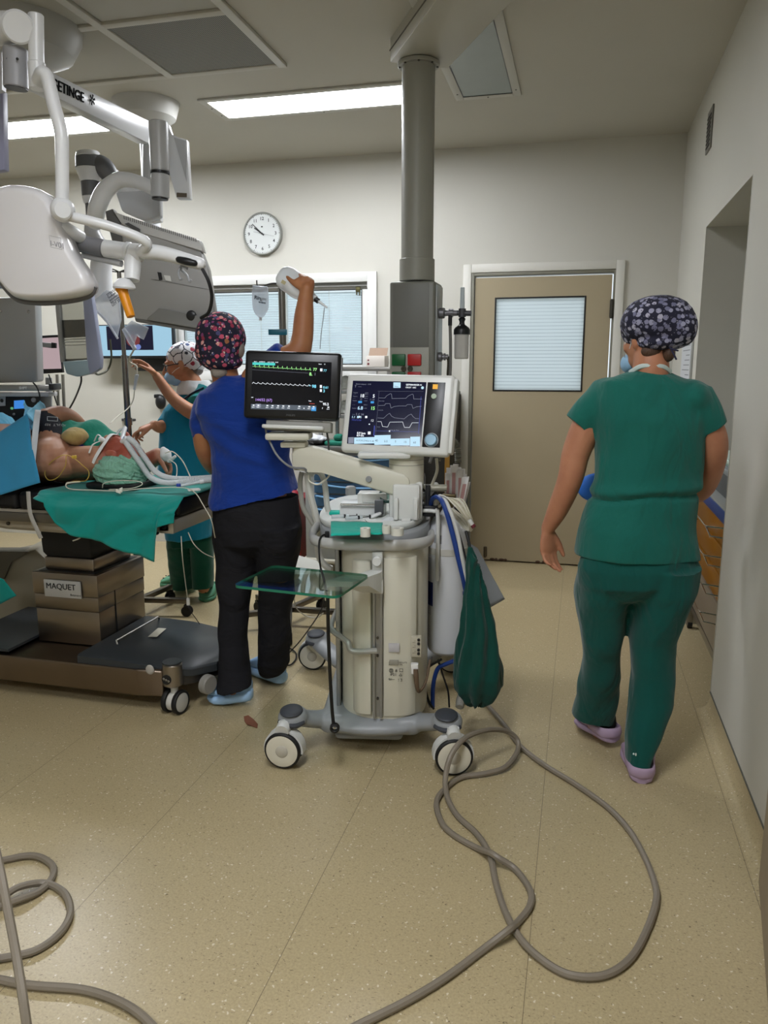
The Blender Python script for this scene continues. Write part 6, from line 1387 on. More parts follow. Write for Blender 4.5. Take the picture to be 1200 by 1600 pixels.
# monitor back
mh = mat('monitor_back', '9c9c9a', .35, var=.03, vscale=4); mh2 = mat('monitor_top', 'bdbdbb', .35)
mo = [(187, 346), (216, 360), (314, 392), (325, 420), (340, 516), (330, 520), (212, 500), (200, 485), (196, 420)]
YN = 3.12
q = MB(); q.prism([W(x, y, YN+.02) for x, y in mo], FH*.07, bev=.012); mon = q.build('monitor_housing', mh, bm_)
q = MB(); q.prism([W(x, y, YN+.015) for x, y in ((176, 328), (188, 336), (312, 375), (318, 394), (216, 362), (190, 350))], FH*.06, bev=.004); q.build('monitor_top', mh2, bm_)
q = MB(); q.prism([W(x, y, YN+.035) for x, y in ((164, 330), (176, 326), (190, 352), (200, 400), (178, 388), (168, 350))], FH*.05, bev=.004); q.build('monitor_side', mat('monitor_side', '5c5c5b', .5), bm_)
q = MB()
for k in range(36):
    t = k/35; p = W(194+t*112, 340+t*35, YN+.0135); q.obox(p, (RH*.97-Z3*.24).normalized(), Z3, FH, .004, .014, .002)
q.build('vent_slots', mat('slot_grey', '6f6f6e', .5), bm_)
q = MB(); q.prism([W(x, y, YN+.013) for x, y in ((195, 350), (201, 348), (219, 358), (219, 366))], -FH*.004); q.build('handle_recess', mat('recess_dark', '4b4b4b', .5), bm_)
q = MB(); q.prism([W(x, y, YN+.016) for x, y in ((232, 497), (249, 482), (322, 496), (336, 512), (336, 518), (230, 500))], -FH*.012, bev=.003); q.build('lower_ledge', mat('ledge_grey', '7d7d7b', .4), bm_)
q = MB(); q.prism([W(x, y, YN+.018) for x, y in ((210, 497), (336, 517), (340, 521), (330, 523), (212, 503))], FH*.06, bev=.004); q.build('bottom_edge', mat('edge_grey', '6a6a68', .4), bm_)
q = MB(); q.lathe([(0, .004), (.016, .004), (.022, 0)], W(299, 493, YN+.004), RH, Z3, -FH, n=20); q.build('cable_socket', dark_plastic, bm_)
q = MB(); q.prism([W(x, y, YN+.017) for x, y in ((246, 425), (252, 426), (254, 437), (249, 438))], -FH*.002); q.build('black_sticker', dark_plastic, bm_)
q = MB(); q.prism([W(x, y, YN+.017) for x, y in ((256, 430), (266, 431), (268, 440), (259, 438))], -FH*.002); q.build('white_sticker', paper, bm_)
q = MB(); q.tube([W(236, 436, YN+.018), W(330, 453, YN+.018)], .0008, n=6, smooth_path=False); q.build('seam_line', mat('seam_grey', '6a6a68', .5), bm_)
# second articulated unit behind (grey banded joints)
au = thing('articulated_arm', 'white articulated arm with dark grey bands hanging behind the bent tube', 'arm', W(150, 280, 3.7))
YU = 3.75; bnd = mat('band_dark', '5f6062', .4)
def ubar(name, y0_, y1_, r0, r1, m_, x0_=139, x1_=139):
    q = MB(); q.cyl(W(x0_, y0_, YU), W(x1_, y1_, YU), r0, r1, n=32, bev=.003); q.build(name, m_, au)
ubar('top_cap', 238, 246, .058, .064, wm, 137, 138); ubar('upper_band', 246, 263, .0645, .066, bnd, 138, 139); ubar('upper_barrel', 263, 284, .066, .048, wm, 139, 141); ubar('middle_band', 284, 307, .047, .044, bnd, 141, 142); ubar('lower_barrel', 307, 318, .045, .038, wm, 142, 143); ubar('wrist', 318, 346, .031, .029, bnd, 143, 144)
q = MB(); q.tube([W(148, 256, YU+.02), W(162, 262, YU+.02), W(174, 276, YU+.03)], [.052, .052, .044], n=24, roundcap=True); q.build('side_band', bnd, au)
q = MB(); q.tube([W(170, 272, YU+.04), W(188, 288, YU+.06), W(232, 325, YU+.12)], [.046, .046, .042], n=24); q.build('shoulder', wm, au)
q = MB(); q.cyl(W(142, 345, YU), W(150, 640, YU), .026, n=18) if 0 else q.cyl(W(232, 345, YU+.1), W(234, 196, YU+.1), .035, n=22); q.build('support_tube', shade, au)
q = MB(); q.tube([W(160, 395, YU), W(158, 430, YU), W(162, 470, YU)], .055, n=22); q.build('lower_tube', wm, au)
q = MB(); q.tube([W(142, 340, YU), W(146, 370, YU), W(158, 395, YU)], [.03, .045, .055], n=22); q.build('elbow_tube', shade, au)
# lilac-framed glass panel
gp_ = thing('light_panel', 'tall lilac-framed glass panel hanging beside the white light head', 'glass panel', W(120, 520, 3.3))
YG = 3.3; lil = mat('lilac_frame', '8f95ac', .35)
po = [(88, 455), (138, 455), (143, 470), (157, 560), (155, 577), (140, 586), (115, 588), (100, 580), (96, 560)]
q = MB(); q.prism([W(x, y, YG) for x, y in ((128, 455), (142, 455), (157, 560), (156, 576), (140, 586), (136, 575))], FH*.05, bev=.008); q.build('side_frame', lil, gp_)
q = MB(); q.prism([W(x, y, YG) for x, y in ((97, 565), (138, 562), (142, 584), (120, 589), (103, 584))], FH*.05, bev=.008); q.build('bottom_frame', mat('frame_bluegrey', '8ea3ac', .35), gp_)
q = MB(); q.prism([W(x, y, YG+.005) for x, y in ((84, 455), (90, 455), (99, 566), (94, 566))], FH*.04, bev=.003); q.build('left_frame', mat('frame_grey', '8c8d8b', .35), gp_)
q = MB(); q.prism([W(x, y, YG+.02) for x, y in ((90, 455), (128, 455), (137, 563), (98, 566))], FH*.004); q.build('glass_pane', glassy('panel_glass', 'd8d8d4', .10, .04), gp_)
for ya_, yb_ in ((500, 528), (561, 570)):
    q = MB(); q.prism([W(92+(ya_-455)*.075, ya_, YG+.03), W(130+(ya_-455)*.08, ya_-1, YG+.03), W(130+(yb_-455)*.08, yb_-2, YG+.03), W(92+(yb_-455)*.075, yb_, YG+.03)], FH*.01); q.build('dark_band', dark_plastic, gp_)
for y_ in (531, 535, 540): q = MB(); q.tube([W(98, y_, YG+.028), W(135, y_-1.5, YG+.028)], .0022, n=6, smooth_path=False); q.build('bright_strip', wm, gp_)
q = MB(); q.tube([W(0, 445, 3.35), W(20, 446, 3.35), W(33, 452, 3.35)], .018, n=14); q.build('carrying_bar', lil, gp_) if 0 else None
# ------------------------------------------------------------ equipment tower at the far left
YT = 3.6
tw_ = thing('equipment_tower', 'grey equipment tower with a large back panel, metal rail and console with small blue display', 'medical tower', W(10, 600, YT))
q = MB(); q.prism([W(x, y, YT) for x, y in ((-90, 466), (50, 464), (55, 475), (59, 594), (56, 597), (-90, 600))], FH*.08, bev=.012); q.build('monitor_back', mat('tower_metal', 'a0a09e', .35, .3), tw_)
for x, y in ((45, 487), (1, 486)): MB().lathe([(0, .005), (.006, .004), (.009, 0)], W(x, y, YT-.001), RH, Z3, -FH, n=12).build('screw', chrome, tw_)
q = MB(); q.tube([W(-60, 440, YT), W(0, 445, YT), W(22, 448, YT), W(38, 458, YT)], .020, n=14); q.tube([W(31, 452, YT+.02), W(33, 468, YT+.02)], .014, n=10); q.build('carry_handle', mat('handle_lilac', '8d97ad', .35), tw_)
q = MB(); q.obox(W(25, 606, YT), RH, FH, Z3, .43, .10, .030, .003); q.build('rail', mat('tower_rail', '9b9b97', .35, .6), tw_)
q = MB(); q.obox(W(86, 604, YT), RH, FH, Z3, .025, .104, .032, .003); q.build('rail_end', dark_plastic, tw_)
q = MB(); q.text('SHPT', W(30, 608, YT-.054), RH, Z3, .018, .0004, bold=.0008); q.build('rail_lettering', paper, tw_)
q = MB(); q.obox(W(25, 616, YT+.02), RH, FH, Z3, .40, .12, .02, .003); q.build('shelf', shade, tw_)
q = MB(); q.prism([W(x, y, YT) for x, y in ((-90, 617), (62, 615), (62, 665), (-90, 668))], FH*.15, bev=.005); con = q.build('console', mat('console_black', '131316', .4), tw_)
q = MB(); q.prism([W(x, y, YT-.001) for x, y in ((22, 626), (38, 625), (38, 638), (22, 639))], -FH*.001); q.build('blue_display', mat('display_blue', '2c6fc0', .3, emis='3f86d8', es=.8), con)
q = MB(); q.prism([W(x, y, YT-.001) for x, y in ((-20, 619), (9, 618), (9, 634), (-20, 635))], -FH*.006, bev=.002); q.build('socket_plate', shade, con)
for x, y, r_, m_ in ((4, 626, .011, dark_plastic), (53, 625, .013, grey_plastic), (19, 638, .007, mat('led_green', '6fbf8a', .4, emis='6fbf8a', es=.5)), (22, 647, .006, grey_plastic)):
    MB().lathe([(0, .009), (r_*.8, .009), (r_, .005), (r_, 0)], W(x, y, YT-.001), RH, Z3, -FH, n=18).build('dial', m_, con)
q = MB(); q.prism([W(x, y, YT+.2) for x, y in ((-90, 600), (85, 600), (85, 900), (-90, 900))], FH*.03); q.build('rear_plate', mat('tower_plate', '77756c', .5), tw_) if 0 else None
for x0 in (90, 99):
    q = MB(); q.tube([W(x0-1, 585, YT+.35), W(x0+2, 650, YT+.35), W(x0+8, 870, YT+.35)], .009, n=10, smooth_path=False); q.build('upright', mat('upright_grey', '98958a', .4, .4), tw_)
wire('tower_cable', [W(52, 598, YT-.03), W(58, 606, YT-.06), W(62, 620, YT-.06), W(60, 640, YT-.05), W(66, 648, YT-.04)], .004, black_rub, 'black cable hanging over the metal rail beside the blue display')
wire('tower_cable', [W(76, 585, YT+.1), W(82, 603, YT+.1), W(86, 622, YT+.12), W(92, 640, YT+.12)], .0035, black_rub, 'thin black cable hanging under the pink screen')
wire('panel_cable', [W(127, 586, YG+.03), W(126, 600, YG+.05), W(116, 625, YG+.2), W(104, 646, YG+.3)], .0045, black_rub, 'black cable hanging from the bottom of the lilac glass panel')
wire('screen_cable', [W(172, 530, 4.2), W(174, 560, 4.2), W(168, 578, 4.2), W(155, 585, 4.1), W(148, 583, 4.0)], .006, mat('cable_olive', '3a3a28', .5), 'dark olive cable curving under the wall television')
oh = thing('orange_handle', 'orange handle of a second lamp glimpsed behind the white light head', 'handle', W(10, 432, 3.0))
q = MB(); q.tube([W(-4, 424, 3.1), W(10, 432, 3.1), W(20, 438, 3.1)], [.02, .024, .014], n=14, roundcap=True); q.build('grip', MATS['handle_orange'], oh)
# ------------------------------------------------------------ screens on the back wall
pk_ = thing('wall_screen', 'pale pink lit screen in a black frame with grey arm across it', 'screen', W(76, 555, 4.4))
YK = 4.4
q = MB(); q.prism([W(x, y, YK) for x, y in ((52, 525), (92, 523), (98, 582), (52, 585))], FH*.03, bev=.003); q.build('frame', dark_plastic, pk_)
q = MB(); q.prism([W(x, y, YK-.001) for x, y in ((54, 529), (91, 527), (96, 576), (54, 577))], -FH*.002); q.build('display', mat('pink_display', '201c1d', .4, emis='d9bfc4', es=.62), pk_)
q = MB(); q.prism([W(x, y, YK-.03) for x, y in ((56, 534), (80, 536), (80, 544), (56, 541))], FH*.02, bev=.003); q.build('arm_plate', grey_plastic, pk_)
q = MB(); q.prism([W(x, y, YK-.031) for x, y in ((80, 535), (87, 536), (87, 544), (80, 544))], FH*.02, bev=.002); q.build('arm_tip', dark_plastic, pk_)
q = MB(); q.cyl(W(76, 590, YK+.03), W(80, 900, YK+.03), .02, n=12); q.build('stand', grey_plastic, pk_)
tv = thing('television', 'wall television showing a pale blue page with a dark operation picture', 'television', (-3.5, YB-.05, 1.6))
TVY = 5.60
ta, tb_ = W(150, 510, TVY), W(267, 517, TVY)
x0, x1 = ta.x, W(268, 520, TVY).x; z1 = W(200, 511, TVY).z; z0 = W(200, 556, TVY).z
q = MB(); q.box((x0-.04, TVY, z0-.02), (x1+.012, TVY+.045, z1+.02), .006); q.build('frame', dark_plastic, tv)
q = MB(); q.box((x0-.035, TVY-.0015, z0), (x1, TVY-.0002, z1+.012)); q.build('display', mat('tv_blue', '0c0f12', .4, emis='a9d6ee', es=.85), tv)
pa, pb_ = W(168, 540, TVY), W(240, 540, TVY); zt, zb = W(200, 511, TVY).z+.008, W(200, 547, TVY).z
q = MB(); q.box((pa.x, TVY-.003, zb), (pb_.x, TVY-.0017, zt)); pic = q.build('picture', mat('tv_dark', '06060c', .3, emis='0c0c30', es=.6), tv)
q = MB(); q.ell(W(208, 532, TVY-.0035), (.06, .0015, .05)); q.build('picture_red', mat('tv_red', '100505', .4, emis='8a3c40', es=.6), pic)
q = MB(); q.ell(W(215, 542, TVY-.0037), (.03, .001, .022)); q.build('picture_blue', mat('tv_violet', '100505', .4, emis='7a90d8', es=.8), pic)
q = MB(); q.box((x0+.3, TVY+.045, z0-.12), (x0+.7, YB-.001, z0+.1), .01); q.build('bracket', dark_plastic, tv)
# ------------------------------------------------------------ drip stands, bags
ivm = mat('stand_steel', '7d7b76', .25, 1.0)
def drip(name, label, px, py0, py1, Y, feet):
    t = thing(name, label, 'drip stand', WZ(px, 930, 0) if 0 else V((W(px, py1, Y).x, Y, 0)))
    top = W(px, py0, Y); x = top.x+ (W(px+0, py1, Y).x-top.x)*0
    q = MB(); q.cyl((x, Y, .09), (x, Y, 1.52 if px < 300 else 1.15), .0175, n=20); q.cyl((x, Y, 1.13), (x, Y, 1.17), .023, n=20); q.build('lower_pole', ivm, t)
    q = MB(); q.cyl((x, Y, 1.17), (x, Y, top.z), (.012 if px < 300 else .019), n=18); q.build('upper_pole', ivm, t)
    return t, x, top.z
YI = 3.95
t1, xi, zi = drip('drip_stand', 'steel drip stand with hooks, standing behind the operating table head end', 186, 425, 600, YI, 0)
for k, a in enumerate((10, 82, 154, 226, 298)):
    d_ = V((math.cos(math.radians(a)), math.sin(math.radians(a)), 0)); p0 = V((xi, YI, .11)); p1 = p0+d_*.30-Z3*.03
    q = MB(); M_ = frame_from(d_); q.obox((p0+p1)/2, d_, V((-d_.y, d_.x, 0)), Z3, .30, .036, .03, .004); q.build('foot', mat('foot_steel', '6b655c', .3, .9), t1)
    c = p1-d_*.01; q = MB(); q.cyl(c-Z3*.01, c-Z3*.03, .012, n=12); q.tube([V((c.x, c.y, .066))+V((-d_.y, d_.x, 0))*.018, V((c.x, c.y, .066))-V((-d_.y, d_.x, 0))*.018], .014, n=10, smooth_path=False); cs_ = q.build('castor', dark_plastic, t1)
    w2 = V((-d_.y, d_.x, 0))
    for s in (1, -1): MB().cyl(V((c.x, c.y, .032))+w2*.008*s, V((c.x, c.y, .032))+w2*.020*s, .032, n=24, bev=.004).build('wheel', black_rub, cs_)
q = MB(); 
for dx, dy in ((-.16, 0), (.07, 0), (0, .12), (0, -.12)):
    q.tube([(xi, YI, zi), (xi+dx*.6, YI+dy*.6, zi+.008), (xi+dx*.85, YI+dy*.85, zi-.015), (xi+dx, YI+dy, zi-.02), (xi+dx*1.1, YI+dy*1.1, zi+.01)], .0035, n=8)
q.build('hook', mat('hook_dark', '3f3d3a', .35, .8), t1)
t2, xj, zj = drip('drip_stand', 'steel drip stand in front of the window blind, behind the blue-topped person', 440, 442, 600, 4.0, 0)
q = MB(); hk = [(W(x, y, 4.0)) for x, y in ((440, 443), (425, 443), (415, 446), (408, 450), (402, 445), (401, 438))]; q.tube(hk, .004, n=8); q.tube([W(440, 443, 4.0), W(452, 444, 4.0), W(462, 450, 4.0), W(466, 443, 4.0)], .004, n=8); q.build('hook', MATS['hook_dark'], t2)
for k, a in enumerate((-70, 2, 74, 146, 218)):
    d_ = V((math.cos(math.radians(a)), math.sin(math.radians(a)), 0)); p0 = V((xj, 4.0, .11)); p1 = p0+d_*.33-Z3*.03; w2 = V((-d_.y, d_.x, 0))
    q = MB(); q.obox((p0+p1)/2, d_, w2, Z3, .33, .036, .03, .004); q.build('foot', MATS['foot_steel'], t2)
    c = p1-d_*.01; q = MB(); q.cyl(c-Z3*.01, c-Z3*.03, .012, n=12); q.tube([V((c.x, c.y, .066))+w2*.018, V((c.x, c.y, .066))-w2*.018], .014, n=10, smooth_path=False); cs_ = q.build('castor', dark_plastic, t2)
    for s in (1, -1): MB().cyl(V((c.x, c.y, .032))+w2*.008*s, V((c.x, c.y, .032))+w2*.020*s, .032, n=24, bev=.004).build('wheel', black_rub, cs_)
q = MB(); c = W(434, 519, 3.985); q.obox(W(434, 519, 3.975), RH, Z3, FH, .10, .030, .008, .002); cl_ = q.build('pole_clip', mat('clip_teal', '146a80', .35), t2)
q = MB(); q.obox(W(425, 519, 3.968), RH, Z3, FH, .02, .008, .003); q.build('clip_mark', paper, cl_)
# bag contents
bagm = glassy('bag_clear', 'dde4ea', .16, .18)
bagm2 = mat('bag_film', 'd3d9e2', .2, alpha=.5)
def bag(name, label, pts, Y, th, extra=None, m_=None, cat='infusion bag'):
    P = [W(x, y, Y) for x, y in pts]; c = sum(P, V((0, 0, 0)))/len(P); P = cr(P, 3, closed=True) if len(P) > 7 else [a.lerp(b_, k/4) for a, b_ in zip(P, P[1:]+P[:1]) for k in range(4)]
    rings = []
    for k in range(9):
        a = math.pi*k/8; f = .985*math.sin(a)**.5 if 0 < k < 8 else .0; rings.append([c+(p-c)*max(f, .02)*(1 if f > 0 else 1)-FH*(th*math.cos(a))+FH*(.004*noise.noise(p*20+V((k, 0, 0)))) for p in P])
    q = MB(); q.loft(rings); t = q.build(name, m_ or bagm2); tag(t, label, cat); return t
b1 = bag('infusion_bag', 'clear infusion bag with dark print hanging in front of the window blind', [(394, 447), (400, 446), (414, 447), (419, 450), (420, 480), (416, 489), (411, 496), (404, 496), (397, 488), (394, 476)], 3.97, .018)
q = MB(); q.text('Ringer', W(397, 467, 3.945), (RH*.97-Z3*.15), (Z3*.97+RH*.15), .026, .0004, bold=.0008); q.text('lactate', W(404, 473, 3.945), (RH*.97-Z3*.15), (Z3*.97+RH*.15), .014, .0004, bold=.0004); q.build('bag_print', mat('print_dark', '2a2e3c', .6), b1)
q = MB(); q.cyl(W(407, 495, 3.97), W(407, 501, 3.97), .008, n=12); q.build('bag_port', mat('port_white', 'd0d4d8', .4), b1)
b2 = bag('infusion_bag', 'large clear infusion bag on a slant left of the orange handle', [(139, 476), (166, 452), (187, 462), (190, 500), (184, 529), (166, 505)], 3.6, .022)
q = MB(); ax_ = (RH*.8+Z3*.55).normalized(); ay_ = (Z3*.8-RH*.55).normalized()
for k, t_ in enumerate(('STERILE 3000 ml', 'Sodium Chloride', 'solution 0.9 %', 'for irrigation', 'LOT 23F18')): q.text(t_, W(168+k*2.0, 463+k*4.0, 3.574), ax_, ay_, .016, .0003, bold=.0003)
q.build('bag_print', MATS['print_dark'], b2)
q = MB(); q.tube([W(139, 476, 3.58), W(165, 500, 3.58), W(184, 529, 3.58)], .006, n=8); q.build('bag_seam', mat('seam_white', 'd4dae4', .3), b2)
b3 = bag('infusion_bag', 'second clear bag with small print hanging below and right of the slanted bag', [(190, 515), (206, 500), (233, 512), (225, 531), (215, 522), (207, 545), (200, 535)], 3.62, .015)
q = MB(); q.tube([W(195, 514, 3.6), W(203, 526, 3.6), W(210, 538, 3.6)], .005, n=8); q.build('bag_seam', MATS['seam_white'], b3)
ds = thing('drip_line', 'white drip line with chamber hanging from the clear bags to the reaching hand', 'tube', W(210, 545, 3.63))
q = MB(); q.cyl(W(206, 536, 3.62), W(211, 546, 3.62), .011, n=14, bev=.003); q.build('roller_clamp', mat('clamp_white', 'c8ccd4', .4), ds)
q = MB(); q.tube([W(210, 545, 3.63), W(206, 552, 3.66), W(202, 560, 3.7), W(203, 566, 3.75), (W(212, 571, 3.78)), W(214, 577, 3.78), W(213, 590, 3.78)], .0045, n=10); q.build('line', wl, ds)
q = MB(); q.cyl(W(214, 585, 3.78), W(210, 609, 3.78), .010, .007, n=14, bev=.002); q.build('drip_chamber', mat('chamber_clear', 'c4ccd2', .2, alpha=.75), ds)
q = MB(); q.tube([W(210, 609, 3.78), W(208, 625, 3.78), W(200, 638, 3.75), W(185, 650, 3.6), W(172, 662, 3.4)], .003, n=8); q.build('lower_line', wl, ds)
wire('floor_line', [W(507, 480, 3.07), W(505, 498, 3.2), W(502, 520, 3.4), W(500, 545, 3.5)], .0018, mat('line_clear', 'b9c4cc', .3, alpha=.7), 'thin clear line hanging from the raised infusion bottle', 'tube')
dr = thing('sharps_hook', 'small dark round dispenser fixed on the back wall beside the far person', 'dispenser', W(251, 628, YB))
q = MB(); q.ell(W(251, 628, YB-.035), (.045, .033, .06)); q.obox(W(246, 619, YB-.03), X3, Y3, Z3, .04, .05, .03, .006); q.build('body', dark_plastic, dr)
# keyboard shelf behind the patient
ks = thing('wall_shelf', 'black shelf with keyboard and cables behind the patient, against the back wall', 'shelf', W(190, 660, 4.9))
q = MB(); q.prism([WZ(165, 662, .98)+V((0, 0, 0)), WZ(258, 662, .98), WZ(250, 652, .98), WZ(172, 652, .98)], (0, 0, .03), bev=.003); q.build('board', dark_plastic, ks)
q = MB(); q.prism([WZ(190, 658, 1.012), WZ(235, 658, 1.012), WZ(232, 653, 1.012), WZ(192, 653, 1.012)], (0, 0, .02), bev=.003); q.build('keyboard', mat('kb_grey', '3a3a3c', .5), ks)
# ------------------------------------------------------------ wall clock
ck = thing('wall_clock', 'round white wall clock with black numerals and hands', 'clock', W(410, 366, YB-.03)); cc = W(409.5, 365, YB-.032); R_ = .150
q = MB(); q.lathe([(0, -.0315), (R_+.004, -.0315), (R_+.006, -.004), (R_, .004), (R_-.008, .003), (R_-.009, -.004), (0, -.004)], cc, X3, Z3, -Y3, n=64); q.build('clock_body', mat('clock_rim', '8a8c86', .35, .3), ck)
q = MB(); q.lathe([(0, -.003), (R_-.009, -.003)], cc, X3, Z3, -Y3, n=64); fc = q.build('dial', mat('clock_dial', 'cdd1cf', .3), ck)
q = MB()
for k in range(12):
    a = math.radians(30*(k+1)); r_ = R_*.72; o_ = cc+X3*(r_*math.sin(a))+Z3*(r_*math.cos(a)-.011)-Y3*(-.0015)-Y3*.0; q.text(str(k+1), V((o_.x, cc.y+.0015, o_.z)), X3, Z3, .034, .0003, align='CENTER', bold=.0004)
q.build('numerals', mat('clock_ink', '1b1c1e', .5), fc)
q = MB()
for k in range(60):
    a = math.radians(6*k); d_ = X3*math.sin(a)+Z3*math.cos(a); n_ = X3*math.cos(a)-Z3*math.sin(a); w_ = .0022 if k % 5 == 0 else .0010; l_ = .009 if k % 5 == 0 else .006
    p = cc+d_*(R_*.885)+Y3*.0018; q.add([p-n_*w_, p+n_*w_, p+n_*w_+d_*l_, p-n_*w_+d_*l_], [[0, 1, 2, 3]], 0, False)
q.box((cc.x-.008, cc.y+.0012, cc.z+.045), (cc.x+.006, cc.y+.0018, cc.z+.054)); q.build('minute_marks', MATS['clock_ink'], fc, recalc=False)
def handc(name, deg, l0, l1, w_, y_, m_):
    a = math.radians(deg); d_ = X3*math.sin(a)+Z3*math.cos(a); n_ = X3*math.cos(a)-Z3*math.sin(a); p = cc+Y3*y_
    MB().prism([p-d_*l0-n_*w_, p+d_*l1-n_*w_*.6, p+d_*l1+n_*w_*.6, p-d_*l0+n_*w_], -Y3*.0012).build(name, m_, ck)
handc('hour_hand', 305, .018, .075, .0055, -.001, MATS['clock_ink']); handc('minute_hand', 313, .02, .105, .004, -.003, MATS['clock_ink']); handc('second_hand', 103, .07, .10, .001, -.005, mat('second_hand_grey', '6c6e70', .4, .5))
MB().lathe([(0, .008), (.006, .007), (.007, .0)], cc, X3, Z3, -Y3, n=16).build('hub', MATS['clock_ink'], ck)
# ------------------------------------------------------------ cart and shelves at the back wall behind the machine
blued = mat('drawer_blue', '45698a', .4); steelp = mat('cart_steel', '9c9a95', .3, .7)
YC_ = 4.95
cl0, cl1 = W(474, 720, YC_).x, W(628, 720, YC_).x; ct = W(520, 697, YC_).z
bc_ = thing('drawer_cart', 'steel cart with blue drawer fronts behind the anaesthesia machine', 'cart', ((cl0+cl1)/2, YC_+.25, 0))
q = MB(); q.box((cl0, YC_+.02, .14), (cl1, YC_+.5, ct-.03), .006); q.build('carcass', mat('carcass_grey', 'a7a9a8', .4), bc_)
q = MB(); q.box((cl0-.03, YC_-.03, ct-.035), (cl1+.03, YC_+.54, ct), .006); q.build('top', steelp, bc_)
q = MB(); q.box((cl0-.02, YC_-.02, .12), (cl1+.02, YC_+.5, .15), .01); q.build('bumper', mat('bumper_cream', 'b9b4a4', .4), bc_)
zz = ct-.06
for h in (.10, .085, .085, .09, .12, .16):
    q = MB(); rr_ = []
    q.box((cl0+.075, YC_-.004, zz-h+.008), (cl1-.03, YC_+.03, zz-.004), .004); dr_ = q.build('drawer', blued, bc_)
    q = MB(); pts_ = [V((cl0+.09+i/12*(cl1-cl0-.14), YC_-.012-.0*i, zz-.012-.022*math.sin(math.pi*i/12))) for i in range(13)]; q.tube(pts_, .010, n=8, smooth_path=False, flat=.7); q.build('drawer_pull', mat('pull_blue', '6f9bc0', .35), dr_); zz -= h
for x, y in ((cl0+.03, YC_+.05), (cl1-.03, YC_+.05), (cl0+.03, YC_+.45), (cl1-.03, YC_+.45)):
    q = MB(); q.cyl((x, y, .08), (x, y, .13), .014, n=12); q.box((x-.022, y-.02, .06), (x+.022, y+.02, .095), .005); cs_ = q.build('castor', dark_plastic, bc_)
    MB().cyl((x-.014, y, .045), (x+.014, y, .045), .045, n=24, bev=.005).build('wheel', black_rub, cs_)
# things on the cart top
def item(name, mb, m_, label, cat, group=None, **k): return tag(mb.build(name, m_, **k), label, cat, group)
q = MB(); q.ell((W(493, 690, 5.1).x, 5.1, ct+.03), (.09, .07, .032)); item('plastic_packs', remesh(q, .006, 2, fn=lambda c, n: c+n*(.012*noise.noise(c*22)+.006*noise.noise(c*60))), mat('pack_white', 'c9ccd0', .4), 'crumpled white plastic packaging on the cart top left of the cream-framed screen', 'packaging')
bx_ = W(496, 700, 5.02).x
q = MB(); q.lathe([(.05, 0), (.075, .02), (.085, .035), (.08, .035), (.068, .018), (0, .012)], (bx_, 5.02, ct), n=28); item('kidney_bowl', q, dark_plastic, 'dark shallow bowl at the front of the cart top', 'bowl')
q = MB(); x_ = W(528, 697, 5.0).x; q.box((x_-.085, 4.96, ct+.0005), (x_+.06, 5.1, ct+.03), .01); q.box((x_-.03, 4.98, ct+.03), (x_+.03, 5.06, ct+.075), .02); item('green_pack', q, mat('pack_green', '12705c', .6), 'green wrapped pack at the right of the cart top between the two screens', 'packaging')
# shelves over the cart
sx0, sx1 = W(532, 570, 5.25).x, W(608, 570, 5.25).x
sf = thing('steel_shelf', 'steel wall rack of shelves below the window, half hidden behind the two screens', 'shelf', ((sx0+sx1)/2, 5.4, ct))
sx0, sx1 = W(500, 570, 5.25).x, W(612, 570, 5.25).x
for k, z in enumerate((1.455, 1.30, 1.13)):
    q = MB(); q.box((sx0, 5.2, z-.028), (sx1, 5.62, z), .004); q.build('shelf_board', steelp, sf)
for x in (sx0+.01, sx1-.01):
    for y in (5.215, 5.605): q = MB(); q.box((x-.012, y-.012, ct+.0005), (x+.012, y+.012, 1.454)); q.build('upright', steelp, sf)
for k, (px, z, r_) in enumerate(((540, 1.30, .035), (550, 1.30, .030), (560, 1.30, .035), (541, 1.13, .05), (572, 1.30, .03), (584, 1.30, .032))):
    x = W(px, 600, 5.3).x; q = MB(); q.lathe([(0, 0), (r_, .002), (r_*1.05, .05), (r_*.8, .085), (r_*.3, .095), (0, .095)], (x, 5.3, z), n=16)
    item('wrapped_roll', remesh(q, .005, 1, fn=lambda c, n: c+n*(.005*noise.noise(c*60))), mat('roll_white', 'b8bbb4', .45), 'whitish wrapped roll on the steel rack between the two screens', 'roll', 'wrapped rolls on the steel rack')
gbx = W(590, 550, 5.3).x
gb_ = thing('glove_box', 'small white and brown cardboard box on the steel rack beside the grey column', 'box', (gbx, 5.3, 1.455))
q = MB(); q.box((gbx-.065, 5.24, 1.4555), (gbx+.065, 5.36, 1.53), .002); q.build('carton', mat('carton_white', 'cfc8bf', .6), gb_)
q = MB(); q.add([(gbx-.065, 5.30, 1.53), (gbx+.065, 5.30, 1.53), (gbx+.065, 5.34, 1.585), (gbx-.065, 5.34, 1.585)], [[0, 1, 2, 3]], 0, False); q.add([(gbx-.065, 5.303, 1.53), (gbx+.065, 5.303, 1.53), (gbx+.065, 5.343, 1.585), (gbx-.065, 5.343, 1.585)], [[3, 2, 1, 0]], 0, False); q.build('open_lid', mat('carton_brown', '8d7663', .7), gb_, recalc=False)
q = MB(); q.cyl((gbx-.05, 5.2385, 1.475), (gbx-.05, 5.2395, 1.475), .008, n=12); q.cyl((gbx-.05, 5.2385, 1.50), (gbx-.05, 5.2395, 1.50), .006, n=12); q.build('carton_print', mat('print_red', '6a2430', .6), gb_)
